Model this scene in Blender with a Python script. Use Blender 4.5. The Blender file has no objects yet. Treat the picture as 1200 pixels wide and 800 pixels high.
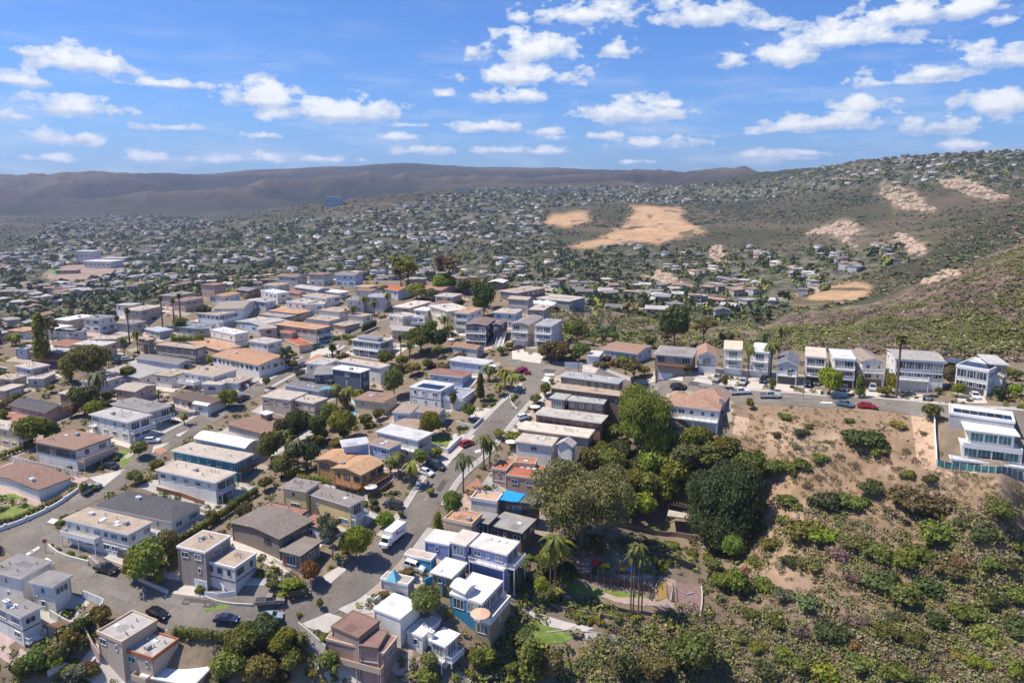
import bpy, math, random
import numpy as np
from mathutils import Vector, Matrix

# ------------------------------------------------------------------ camera, light, exposure
S = bpy.context.scene
COL = S.collection
R = math.radians
W0, H0 = 1200.0, 800.0
F, PITCH, HORIZON = 815.0, R(9.0), 222.0
CYP = HORIZON + F * math.tan(PITCH)
CAMZ = 120.0
cam = bpy.data.cameras.new('camera')
cam_ob = bpy.data.objects.new('camera', cam); COL.objects.link(cam_ob)
cam_ob.location = (0, 0, CAMZ)
cam_ob.rotation_euler = (R(90) - PITCH, 0, 0)
cam.sensor_width = 36.0
cam.lens = 36.0 * F / W0
cam.shift_y = (CYP - H0 / 2) / W0
cam.clip_start = 1.0
cam.clip_end = 60000.0
S.camera = cam_ob

SUN_AZ, SUN_EL = 177.0, 60.0         # azimuth counter-clockwise from +X; beyond and to the left
sd = Vector((math.cos(R(SUN_AZ)) * math.cos(R(SUN_EL)), math.sin(R(SUN_AZ)) * math.cos(R(SUN_EL)), math.sin(R(SUN_EL))))
sun = bpy.data.lights.new('sun', 'SUN'); sun.energy = 4.3; sun.angle = R(0.55); sun.color = (1.0, 0.93, 0.82)
sun_ob = bpy.data.objects.new('sun', sun); COL.objects.link(sun_ob)
sun_ob.rotation_euler = sd.to_track_quat('Z', 'Y').to_euler()
S.view_settings.view_transform = 'Standard'
S.view_settings.look = 'None'
S.view_settings.exposure = 0.5
S.view_settings.gamma = 1.0
S.view_settings.use_curve_mapping = False
S.cycles.max_bounces = 8; S.cycles.diffuse_bounces = 4; S.cycles.glossy_bounces = 2
S.cycles.transmission_bounces = 3; S.cycles.transparent_max_bounces = 6; S.cycles.volume_bounces = 1
S.cycles.use_denoising = True

world = bpy.data.worlds.new('World'); S.world = world; world.use_nodes = True
wt = world.node_tree
def nd(t, kind, **kw):
    n = t.nodes.new(kind)
    for k, v in kw.items():
        if k.startswith('i_'):
            n.inputs[int(k[2:])].default_value = v
        else:
            setattr(n, k, v)
    return n
def mth(t, op, a, b=None, c=None, clamp=False):
    n = t.nodes.new('ShaderNodeMath'); n.operation = op; n.use_clamp = clamp
    for k, v in enumerate((a, b, c)):
        if v is None: continue
        if isinstance(v, (int, float)): n.inputs[k].default_value = v
        else: t.links.new(v, n.inputs[k])
    return n.outputs[0]
def ramp(t, val, stops, interp='LINEAR'):
    n = t.nodes.new('ShaderNodeValToRGB'); n.color_ramp.interpolation = interp
    el = n.color_ramp.elements
    while len(el) < len(stops): el.new(0.5)
    for e, (p, c) in zip(el, stops):
        e.position = p; e.color = (*c, 1) if len(c) == 3 else c
    t.links.new(val, n.inputs[0]); return n.outputs[0]
def mixc(t, fac, a, b, mode='MIX'):
    n = t.nodes.new('ShaderNodeMix'); n.data_type = 'RGBA'; n.blend_type = mode
    for k, v in ((0, fac), (6, a), (7, b)):
        if isinstance(v, (int, float)): n.inputs[k].default_value = v
        elif isinstance(v, (tuple, list)): n.inputs[k].default_value = (*v[:3], 1)
        else: t.links.new(v, n.inputs[k])
    return n.outputs[2]

def build_world():
    t = wt; t.nodes.clear()
    out = nd(t, 'ShaderNodeOutputWorld'); bg = nd(t, 'ShaderNodeBackground')
    sky = nd(t, 'ShaderNodeTexSky'); sky.sky_type = 'NISHITA'; sky.sun_disc = False
    sky.sun_elevation = R(SUN_EL); sky.sun_rotation = R(90 - SUN_AZ)
    sky.altitude = 300; sky.air_density = 1.0; sky.dust_density = 0.9; sky.ozone_density = 2.0
    tc = nd(t, 'ShaderNodeTexCoord')
    sep = nd(t, 'ShaderNodeSeparateXYZ'); t.links.new(tc.outputs['Generated'], sep.inputs[0])
    x, y, z = sep.outputs
    az = mth(t, 'ARCTAN2', x, y)
    hor = mth(t, 'SQRT', mth(t, 'ADD', mth(t, 'MULTIPLY', x, x), mth(t, 'MULTIPLY', y, y)))
    el = mth(t, 'ARCTAN2', z, hor)
    comb = nd(t, 'ShaderNodeCombineXYZ'); t.links.new(az, comb.inputs[0]); t.links.new(el, comb.inputs[1])
    P = comb.outputs[0]
    # warped position so that cloud outlines are lumpy
    sc = nd(t, 'ShaderNodeVectorMath', operation='MULTIPLY'); t.links.new(P, sc.inputs[0]); sc.inputs[1].default_value = (1, 1.7, 1)
    nz = nd(t, 'ShaderNodeTexNoise'); nz.inputs['Scale'].default_value = 26; nz.inputs['Detail'].default_value = 9; nz.inputs['Roughness'].default_value = 0.6
    t.links.new(sc.outputs[0], nz.inputs['Vector'])
    nz2 = nd(t, 'ShaderNodeTexNoise'); nz2.inputs['Scale'].default_value = 9; nz2.inputs['Detail'].default_value = 4
    t.links.new(sc.outputs[0], nz2.inputs['Vector'])
    best = None; shade = None
    for (px, py, w, h, s) in CLOUDS:
        d = ray(px, py); ca = math.atan2(d[0], d[1]); ce = math.atan2(d[2], math.hypot(d[0], d[1]))
        d2 = ray(px + w / 2.05, py); wa = abs(math.atan2(d2[0], d2[1]) - ca)
        he = h / 2.05 / F
        sub = nd(t, 'ShaderNodeVectorMath', operation='SUBTRACT'); t.links.new(P, sub.inputs[0]); sub.inputs[1].default_value = (ca, ce, 0)
        mu = nd(t, 'ShaderNodeVectorMath', operation='MULTIPLY'); t.links.new(sub.outputs[0], mu.inputs[0]); mu.inputs[1].default_value = (1 / wa, 1 / he, 1)
        sp = nd(t, 'ShaderNodeSeparateXYZ'); t.links.new(mu.outputs[0], sp.inputs[0])      # flat bases: the lower half is cut short
        y2 = mth(t, 'MULTIPLY_ADD', mth(t, 'MINIMUM', sp.outputs[1], 0.0), 1.1, sp.outputs[1])
        v = mth(t, 'SUBTRACT', s + .08, mth(t, 'SQRT', mth(t, 'MULTIPLY_ADD', sp.outputs[0], sp.outputs[0], mth(t, 'MULTIPLY', y2, y2))))
        up = mth(t, 'MULTIPLY', mth(t, 'ADD', v, 0.3, clamp=True), y2)
        shade = up if shade is None else mth(t, 'ADD', shade, up)
        best = v if best is None else mth(t, 'SMOOTH_MAX', best, v, 0.25)
    n1 = mth(t, 'MULTIPLY', mth(t, 'SUBTRACT', nz.outputs['Fac'], 0.5), 4.2)
    n2 = mth(t, 'MULTIPLY', mth(t, 'SUBTRACT', nz2.outputs['Fac'], 0.5), 1.3)
    dens = mth(t, 'ADD', mth(t, 'ADD', best, n1), n2)
    mask = mth(t, 'SMOOTHSTEP', dens, 0.0, 0.0) if False else ramp(t, mth(t, 'ADD', mth(t, 'MULTIPLY', dens, 0.5), 0.5), [(0.465, (0, 0, 0)), (0.585, (0.6, 0.6, 0.6)), (0.82, (1, 1, 1))])
    # a veil of thin high haze near the horizon
    thin = nd(t, 'ShaderNodeTexNoise'); thin.inputs['Scale'].default_value = 7; thin.inputs['Detail'].default_value = 7; thin.inputs['Roughness'].default_value = 0.62
    sc3 = nd(t, 'ShaderNodeVectorMath', operation='MULTIPLY'); t.links.new(P, sc3.inputs[0]); sc3.inputs[1].default_value = (1, 5.5, 1)
    t.links.new(sc3.outputs[0], thin.inputs['Vector'])
    low = ramp(t, mth(t, 'MULTIPLY', el, 4.0), [(0.0, (1, 1, 1)), (0.45, (0.6, 0.6, 0.6)), (0.9, (0.1, 0.1, 0.1))])
    tm = mth(t, 'MULTIPLY', ramp(t, thin.outputs['Fac'], [(0.48, (0, 0, 0)), (0.72, (0.8, 0.8, 0.8))]), low)
    # cloud tone: lumps and thick parts bright, thin edges and undersides bluish
    nzb = nd(t, 'ShaderNodeTexNoise'); nzb.inputs['Scale'].default_value = 60; nzb.inputs['Detail'].default_value = 7
    t.links.new(sc.outputs[0], nzb.inputs['Vector'])
    tone = mth(t, 'ADD', mth(t, 'ADD', mth(t, 'MULTIPLY', dens, 0.22), mth(t, 'MULTIPLY', nzb.outputs['Fac'], 0.75)), mth(t, 'MULTIPLY', shade, 0.55))
    ccol = ramp(t, tone, [(0.22, (3.1, 3.7, 4.9)), (0.48, (4.5, 4.9, 5.5)), (0.75, (6.0, 6.1, 6.2))])
    skyc = mixc(t, 1.0, sky.outputs[0], SKY_TINT, 'MULTIPLY')
    c1 = mixc(t, tm, skyc, (4.0, 4.6, 5.5))
    c2 = mixc(t, mask, c1, ccol)
    t.links.new(c2, bg.inputs[0]); bg.inputs[1].default_value = 0.12
    t.links.new(bg.outputs[0], out.inputs[0])
SKY_TINT = (0.31, 0.545, 0.93)
# clouds: px, py, width, height in the photo's own direction grid, strength
CLOUDS = [(97,76,120,34,1),(35,62,70,22,.8),(25,95,100,24,.8),(200,100,125,14,.9),(90,128,110,26,1),(18,137,60,18,.9),(70,163,110,26,.8),(195,150,60,12,.9),
 (306,117,100,36,1.05),(402,134,150,36,1.05),(310,160,60,12,.8),(300,187,130,18,.7),(180,186,120,18,.7),(60,186,90,12,.7),(375,187,90,14,.7),(470,162,60,12,.8),(485,147,60,10,.8),(520,111,50,14,.7),
 (500,177,100,16,.8),(570,150,110,20,.9),(590,178,90,14,.8),(620,62,130,46,1.0),(615,92,130,34,1.05),(600,115,90,22,1),(680,20,120,38,1),(608,22,40,20,.8),(725,60,50,24,.95),
 (830,18,130,44,1.05),(860,74,60,24,.8),(905,30,90,20,.8),(735,135,120,36,1),(700,160,90,16,.8),(765,168,120,20,.85),(640,178,90,16,.8),(640,155,60,14,.8),(788,124,40,12,.8),(745,190,60,10,.6),
 (925,66,100,34,1.0),(1000,46,150,40,1.0),(1060,22,130,40,1.0),(1130,12,150,32,1.0),(1180,24,60,20,.9),(1040,98,130,16,.95),(1100,86,140,24,.95),(1165,72,110,34,1.0),(970,145,160,28,.95),(1010,125,90,24,.9),(1095,150,130,26,.9),(1170,125,90,34,.95),
 (1050,132,40,12,.8),(905,182,110,20,.8),(950,180,80,16,.7),(840,160,30,8,.7),(1130,172,90,16,.7),(920,152,80,16,.8)]

# ------------------------------------------------------------------ pixel <-> place helpers (used to read positions off the photograph)
CP, SP = math.cos(PITCH), math.sin(PITCH)
def ray(px, py):
    u = (px - W0 / 2) / F; v = (py - CYP) / F
    return (u, CP - v * SP, -(v * CP + SP))
def project(X, Y, Z):
    dz = CAMZ - np.asarray(Z, float)
    zc = Y * CP + dz * SP; yc = dz * CP - Y * SP
    return W0 / 2 + F * X / zc, CYP + F * yc / zc

# ------------------------------------------------------------------ numpy value noise
_rng = np.random.RandomState(7)
_perm = _rng.rand(256, 256)
def vnoise(x, y):
    xi = np.floor(x).astype(int); yi = np.floor(y).astype(int)
    fx = x - xi; fy = y - yi
    fx = fx * fx * (3 - 2 * fx); fy = fy * fy * (3 - 2 * fy)
    a = _perm[xi & 255, yi & 255]; b = _perm[(xi + 1) & 255, yi & 255]
    c = _perm[xi & 255, (yi + 1) & 255]; d = _perm[(xi + 1) & 255, (yi + 1) & 255]
    return (a * (1 - fx) + b * fx) * (1 - fy) + (c * (1 - fx) + d * fx) * fy
def fbm(x, y, o=4, g=0.5):
    s = 0; a = 1; n = 0
    for k in range(o):
        s = s + a * vnoise(x * 2 ** k + 17.3 * k, y * 2 ** k + 5.1 * k); n += a; a *= g
    return s / n
def ridged(x, y, o=4):
    s = 0; a = 1; n = 0
    for k in range(o):
        v = 1 - np.abs(2 * vnoise(x * 2 ** k + 31.7 * k, y * 2 ** k + 9.2 * k) - 1)
        s = s + a * v; n += a; a *= 0.5
    return s / n
def inpoly(px, py, poly):
    px = np.asarray(px); py = np.asarray(py); r = np.zeros(px.shape, bool)
    n = len(poly); j = n - 1
    for i in range(n):
        xi, yi = poly[i]; xj, yj = poly[j]
        c = ((yi > py) != (yj > py)) & (px < (xj - xi) * (py - yi) / ((yj - yi) + 1e-12) + xi)
        r ^= c; j = i
    return r

# ------------------------------------------------------------------ terrain: heights below the camera at places read off the photograph
# (px, py, H) with H metres below the camera, or (px, py, 'd', distance)
CTRL = [
 (40,640,80),(90,662,81),(150,690,82),(220,708,83),(300,714,83),(370,706,83),(450,665,81),(500,610,78),(545,550,74),(580,500,70),(610,460,65),(628,432,61),
 (0,632,79),(60,603,78),(110,575,76),(150,548,75),(195,515,73),(240,492,72),(275,470,70),(310,448,68),(345,430,67),(385,410,65),
 (700,436,60),(780,448,60),(870,459,59.5),(960,466,58.5),(1040,474,57.5),(1090,480,57),(1150,470,55),(1200,470,54),
 (0,520,74),(0,450,68),(0,402,64),(60,391,63),(100,420,66),(30,397,64),(90,385,62),(100,480,71),(200,440,69),(150,380,61),(250,380,60),(300,360,57),(350,345,53),(420,345,53),(500,350,54),(560,370,56),(600,385,57),(450,400,63),(520,420,64),(450,480,70),(400,560,75),(330,580,77),(250,580,78),(480,440,67),(560,440,64),(330,500,73),
 (230,347,54),(170,361,57),(120,376,60),(400,333,50),(480,333,50),(560,338,51),(640,350,55),(690,400,61),(650,400,58),(760,420,60),(850,432,60),(950,445,59),(1050,452,58),(1150,450,56),
 (0,700,84),(40,760,87),(120,745,86),(200,770,88),(300,770,89),(0,800,91),(150,800,92),(300,800,92),(400,740,86),(420,790,92),(480,720,85),(560,690,85),(560,770,91),(620,650,83),(620,600,81),(640,540,76),(700,480,68),(740,500,73),(820,500,67),(785,503,66.5),(842,509,67.5),(780,560,80),
 (640,700,88),(700,690,88),(780,700,89),(700,740,91),(780,650,86),(720,620,83),(700,790,95),(600,800,95),(860,620,87),(850,700,90),(860,780,96),
 (900,520,67),(1000,500,61),(1060,500,60),(1100,540,64),(1180,560,62),(900,580,77),(1000,580,73),(1100,600,73),(1200,600,71),(900,660,85),(1000,660,80),(1100,680,81),(1200,680,78),(940,740,90),(1040,740,86),(1140,740,85),(1200,760,84),(960,800,96),(1060,800,91),(1200,800,88),
 # beyond the plateau edge: the drop into the valley
 (0,384,'d',560),(60,374,'d',590),(120,362,'d',620),(180,350,'d',660),(240,338,'d',700),(0,350,'d',760),(60,350,'d',730),(120,345,'d',760),(200,335,'d',820),(1300,560,63),(1300,480,56),(1300,650,75),(1300,760,86),(1260,520,58),(-100,640,78),(-100,540,74),(-100,760,88),(-100,450,68),(300,325,'d',900),(400,318,'d',950),(500,322,'d',900),(600,332,'d',800),(700,345,'d',640),(760,350,'d',600),(820,365,'d',520),(860,385,'d',400),
 (900,375,'d',480),(920,350,'d',620),(960,345,'d',600),
 (950,400,'d',310),(1000,375,'d',350),(1000,410,'d',285),(1080,400,'d',285),(1080,355,'d',360),(1150,400,'d',270),(1150,330,'d',370),(1200,300,'d',400),(1200,360,'d',320),(1200,410,'d',255),(1120,330,'d',420),(900,400,'d',330),
 (1020,350,'d',480),(1080,325,'d',600),(1140,298,'d',620),(1200,275,'d',640),
 (0,310,'d',1250),(100,305,'d',1350),(200,300,'d',1350),(300,295,'d',1350),(400,290,'d',1300),(500,290,'d',1200),(600,300,'d',1100),(700,305,'d',1000),(800,315,'d',900),(880,320,'d',830),(960,305,'d',880),(1040,295,'d',850),
 (0,275,'d',2100),(100,270,'d',2100),(200,268,'d',2200),(270,262,'d',2300),(330,268,'d',1800),(400,265,'d',1650),(500,260,'d',1700),(600,262,'d',1700),(650,275,'d',1500),
 (350,245,'d',2150),(400,238,'d',2300),(470,228,'d',2500),(560,224,'d',2800),(650,226,'d',2700),(750,226,'d',2600),(820,220,'d',2500),
 (700,285,'d',1250),(760,275,'d',1350),(740,250,'d',1800),(800,262,'d',1550),(830,275,'d',1300),
 (900,290,'d',1150),(880,245,'d',1850),(950,265,'d',1350),(1000,250,'d',1300),(1060,265,'d',1050),(1100,240,'d',1150),(1180,255,'d',850),(1000,280,'d',1050),
 (860,213,'d',2900),(900,203,'d',2800),(950,198,'d',2500),(1000,195,'d',2200),(1050,195,'d',1900),(1100,194,'d',1750),(1150,192,'d',1650),(1200,191,'d',1600),(1000,215,'d',1800),(1100,210,'d',1500),(1200,215,'d',1300),(1200,200,'d',1420),(1260,194,'d',1600),(1320,198,'d',1700),(930,222,'d',2100),
 (0,240,'d',3400),(100,238,'d',3500),(200,235,'d',3500),(300,235,'d',3600),(400,225,'d',3900),(600,215,'d',4400),(700,214,'d',4300),(780,214,'d',3900),
 (0,215,'d',4600),(60,212,'d',4700),(140,207,'d',4900),(190,203,'d',5000),(240,207,'d',5100),(300,203,'d',5300),(360,198,'d',5500),(420,196,'d',5700),(480,192,'d',5800),(540,197,'d',5700),(600,197,'d',5600),(660,199,'d',5400),(720,201,'d',5200),(790,203,'d',4900),(830,207,'d',4600),
]
cp_, ch_ = [], []
for c in CTRL:
    d = ray(c[0], c[1])
    if c[2] == 'd': s = c[3] / d[1]
    else: s = c[2] / (-d[2])
    X, Y, Z = d[0] * s, d[1] * s, CAMZ + d[2] * s
    cp_.append((X / Y, math.log(Y))); ch_.append(Z)
for t_ in (-1.3, -0.9, -0.45, 0, 0.45, 0.9, 1.3):       # guards outside the view
    cp_.append((t_, math.log(70))); ch_.append(8.0 + 6 * t_)
    cp_.append((t_, math.log(9000))); ch_.append(60.0)
for s_ in (-1.3, 1.3):
    for (yy, zz) in ((120, 30), (200, 50), (320, 60), (700, 25), (1300, 10), (2200, 60), (4500, 120)):
        cp_.append((s_, math.log(yy))); ch_.append(zz + (25 if s_ > 0 else 0))
for (px_, yr, zr) in ((1200,2500,165),(1100,2700,165),(1000,3200,165),(1300,2500,150),(1200,4500,150),(1000,4500,140),(-40,330,34),(0,345,32),(60,380,30),(120,400,30),(180,430,30),(240,470,32),(300,500,32),(360,520,32),(420,530,34),(480,530,36),(540,520,36),(600,520,34),(0,440,14),(90,470,14),(180,520,16),(300,620,20),(420,650,20),(540,640,22)):
    cp_.append(((px_ - 600) / F / 1.0, math.log(yr))); ch_.append(zr)      # the ground falls away behind the plateau rim
cp_ = np.array(cp_); ch_ = np.array(ch_, float)
def _tps(r2): return 0.5 * r2 * np.log(r2 + 1e-9)
_n = len(cp_)
_A = np.zeros((_n + 3, _n + 3))
_A[:_n, :_n] = _tps(((cp_[:, None] - cp_[None]) ** 2).sum(-1)) + np.eye(_n) * 2e-4
_A[:_n, _n] = 1; _A[:_n, _n + 1:] = cp_; _A[_n:, :_n] = _A[:_n, _n:].T
_w = np.linalg.solve(_A, np.r_[ch_, 0, 0, 0])
def tps(t, l):
    q = np.stack([np.asarray(t, float).ravel(), np.asarray(l, float).ravel()], 1)
    out = np.empty(len(q))
    for k in range(0, len(q), 20000):
        b = q[k:k + 20000]
        out[k:k + 20000] = _tps(((b[:, None] - cp_[None]) ** 2).sum(-1)) @ _w[:_n] + _w[_n] + b @ _w[_n + 1:]
    return out.reshape(np.shape(t))
# terrain grid: columns t = X/Y, rows ln(Y)
T_AX = np.r_[np.linspace(-1.6, -0.9, 15)[:-1], np.linspace(-0.9, 0.9, 640), np.linspace(0.9, 1.6, 15)[1:]]
L_AX = np.linspace(math.log(60), math.log(9000), 470)
tt, ll = np.meshgrid(T_AX, L_AX)
ct, cl = np.meshgrid(np.linspace(-1.6, 1.6, 161), np.linspace(math.log(60), math.log(9000), 161))
_coarse = tps(ct, cl)
def bil(grid, ax0, ax1, a, b):
    """bilinear lookup; rows ax1, columns ax0 (uniform axes)"""
    fa = (np.asarray(a) - ax0[0]) / (ax0[1] - ax0[0]); fb = (np.asarray(b) - ax1[0]) / (ax1[1] - ax1[0])
    fa = np.clip(fa, 0, len(ax0) - 1.001); fb = np.clip(fb, 0, len(ax1) - 1.001)
    i = fa.astype(int); j = fb.astype(int); u = fa - i; v = fb - j
    return (grid[j, i] * (1 - u) + grid[j, i + 1] * u) * (1 - v) + (grid[j + 1, i] * (1 - u) + grid[j + 1, i + 1] * u) * v
_ca = np.linspace(-1.6, 1.6, 161); _cb = np.linspace(math.log(60), math.log(9000), 161)
def cubic_lookup(a, b):
    # Catmull-Rom on the coarse grid so that roads and pads stay smooth
    fa = np.clip((a - _ca[0]) / (_ca[1] - _ca[0]), 1, 158.999); fb = np.clip((b - _cb[0]) / (_cb[1] - _cb[0]), 1, 158.999)
    i = fa.astype(int); j = fb.astype(int); u = fa - i; v = fb - j
    def wts(t):
        return [-.5*t+t*t-.5*t**3, 1-2.5*t*t+1.5*t**3, .5*t+2*t*t-1.5*t**3, -.5*t*t+.5*t**3]
    wu, wv = wts(u), wts(v); s = 0
    for m in range(4):
        for n in range(4):
            s = s + _coarse[np.clip(j + m - 1, 0, 160), np.clip(i + n - 1, 0, 160)] * wu[n] * wv[m]
    return s
# zones in the photograph (pixel outlines read off it)
Z_GRASS = [[(666,290),(700,280),(735,262),(745,248),(735,240),(800,243),(800,257),(828,272),(800,277),(775,285),(740,285),(700,290)],
           [(636,262),(648,250),(672,248),(690,246),(690,262),(660,266)],
           [(925,345),(945,340),(1005,330),(1022,338),(1010,350),(985,355),(940,358),(925,356)]]
Z_HILLSIDE = [(862,500),(880,470),(1090,486),(1100,545),(1210,565),(1340,580),(1340,860),(1210,860),(640,810),(700,745),(820,700),(880,640),(880,560)]
Z_NEARRIDGE = [(860,408),(900,385),(930,365),(1010,360),(1050,345),(1100,322),(1210,280),(1340,262),(1340,430),(1210,420),(1100,425),(1000,415),(900,410)]
Z_ROCK = [[(1030,222),(1050,218),(1070,222),(1085,238),(1100,245),(1085,248),(1060,245),(1030,228)],[(1095,212),(1130,208),(1160,222),(1185,232),(1160,235),(1120,224)],
          [(940,275),(960,268),(985,258),(1005,262),(1010,275),(990,275),(1000,285),(1010,295),(975,275)],[(1045,275),(1060,272),(1085,290),(1085,300),(1070,298),(1060,285)],
          [(830,290),(845,288),(855,300),(850,312),(838,310)],[(755,320),(775,315),(800,330),(795,335),(765,330)],[(1080,330),(1110,315),(1150,322),(1100,338)]]
Z_URBAN = [[(-110,320),(-110,290),(-5,300),(60,262),(150,250),(300,262),(420,250),(560,222),(860,216),(960,197),(1060,184),(1210,176),(1330,170),(1330,230),(1210,222),(1120,216),(1040,216),(960,225),(860,236),(820,240),(700,238),(640,246),(640,270),(660,292),(760,290),(860,290),(920,296),(1000,285),(1090,300),(1040,312),(1000,325),(930,342),(900,372),(860,378),(760,372),(700,366),(600,345),(500,335),(300,345),(100,385),(-5,400),(-110,420)]]
_X = tt * np.exp(ll); _Y = np.exp(ll)
HZ = cubic_lookup(tt, ll)
_px, _py = project(_X, _Y, HZ)
far = np.clip((_Y - 480) / 900, 0, 1)
mtn = np.clip((_Y - 2600) / 1400, 0, 1)
HZ = HZ + far * (fbm(_X / 160, _Y / 160, 4) - .5) * 26 * (1 - .3 * mtn)
HZ = HZ + far * np.clip((_X - 60) / 400, 0, 1) * np.clip((3000 - _Y) / 900, 0, 1) * (ridged(_X / 380 + 2, _Y / 520 + 5, 4) - .62) * 46
RAV = ridged(_X / 900 + 3, _Y / 760, 5)
HZ = HZ + mtn * (RAV - .62) * 330 * np.clip((5400 - _Y) / 1500, 0.12, 1)
m_hs = inpoly(_px, _py, Z_HILLSIDE) & (_Y < 260)
m_nr = inpoly(_px, _py, Z_NEARRIDGE) & (_Y > 240) & (_Y < 800)
def soften(m, k=3):
    m = m.astype(float)
    for _ in range(k):
        m[1:-1, 1:-1] = (m[1:-1, 1:-1] * 2 + m[:-2, 1:-1] + m[2:, 1:-1] + m[1:-1, :-2] + m[1:-1, 2:]) / 6
    return m
m_hs = soften(m_hs, 14); m_nr = soften(m_nr, 10)
HZ = HZ + m_hs * ((fbm(_X / 14, _Y / 14, 4) - .5) * 3.2 + (fbm(_X / 1.9, _Y / 1.9, 3) - .5) * .8 - (ridged(_X / 34 + _Y / 60, _Y / 90, 2) - .6) * 2.5)
HZ = HZ + m_nr * ((fbm(_X / 26, _Y / 26, 4) - .5) * 7 + (ridged(_X / 60 + 9, _Y / 50, 3) - .55) * 8 + (fbm(_X / 3.2, _Y / 3.2, 2) - .5) * 1.6)
def height(x, y):
    """terrain height at (x, y), arrays allowed"""
    x = np.asarray(x, float); y = np.asarray(y, float)
    y = np.maximum(y, 61.0)
    t = x / y; l = np.log(y)
    fi = np.interp(t, T_AX, np.arange(len(T_AX)))
    fj = (l - L_AX[0]) / (L_AX[1] - L_AX[0])
    fi = np.clip(fi, 0, len(T_AX) - 1.001); fj = np.clip(fj, 0, len(L_AX) - 1.001)
    i = fi.astype(int); j = fj.astype(int); u = fi - i; v = fj - j
    return (HZ[j, i] * (1 - u) + HZ[j, i + 1] * u) * (1 - v) + (HZ[j + 1, i] * (1 - u) + HZ[j + 1, i + 1] * u) * v
HITY = np.exp(np.linspace(math.log(70), math.log(8500), 900))
def hit(px, py, above=0.0, ymin=70, ymax=8500):
    """where the sight line through a photo pixel meets the surface ABOVE metres over the ground (None if it does not)"""
    d = ray(px, py)
    ys = HITY
    s = ys / d[1]
    z = CAMZ + d[2] * s; g = height(d[0] * s, ys) + above
    below = np.nonzero(z < g)[0]
    if len(below) == 0: return None
    k = below[0]
    if k == 0: k = 1
    a, b = s[k - 1], s[k]
    for _ in range(13):
        m = (a + b) / 2
        if CAMZ + d[2] * m < float(height(d[0] * m, d[1] * m)) + above: b = m
        else: a = m
    return Vector((d[0] * b, d[1] * b, CAMZ + d[2] * b))
def gz(x, y): return float(height(x, y))
build_world()
# ------------------------------------------------------------------ materials
MATS = {}
def newmat(name):
    m = bpy.data.materials.new(name); m.use_nodes = True
    t = m.node_tree; b = t.nodes['Principled BSDF']
    MATS[name] = m
    return m, t, b
def coords(t, kind='Object', scale=None):
    tc = nd(t, 'ShaderNodeTexCoord'); o = tc.outputs[kind]
    if scale:
        v = nd(t, 'ShaderNodeVectorMath', operation='MULTIPLY'); t.links.new(o, v.inputs[0]); v.inputs[1].default_value = scale; o = v.outputs[0]
    return o
def noise(t, vec, scale, detail=5, rough=0.55):
    n = nd(t, 'ShaderNodeTexNoise'); n.inputs['Scale'].default_value = scale; n.inputs['Detail'].default_value = detail; n.inputs['Roughness'].default_value = rough
    if vec is not None: t.links.new(vec, n.inputs['Vector'])
    return n.outputs['Fac']
def geo_pos(t):
    return nd(t, 'ShaderNodeNewGeometry').outputs['Position']
def bump(t, b, h, strength=0.4, dist=0.1):
    n = nd(t, 'ShaderNodeBump'); n.inputs['Strength'].default_value = strength; n.inputs['Distance'].default_value = dist
    t.links.new(h, n.inputs['Height']); t.links.new(n.outputs[0], b.inputs['Normal'])
def flat(name, col, rough=0.7, metal=0.0, var=0.12, sc=2.0, spec=None):
    """paint or plaster with faint blotches"""
    m, t, b = newmat(name)
    p = geo_pos(t)
    n = noise(t, p, sc, 6); n2 = noise(t, p, sc * 9, 3)
    f = mth(t, 'ADD', mth(t, 'MULTIPLY', n, 0.7), mth(t, 'MULTIPLY', n2, 0.3))
    c = ramp(t, f, [(0.3, tuple(x * (1 - var) for x in col)), (0.7, tuple(min(1, x * (1 + var)) for x in col))])
    t.links.new(c, b.inputs['Base Color']); b.inputs['Roughness'].default_value = rough; b.inputs['Metallic'].default_value = metal
    if spec is not None: b.inputs['Specular IOR Level'].default_value = spec
    return m
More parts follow.
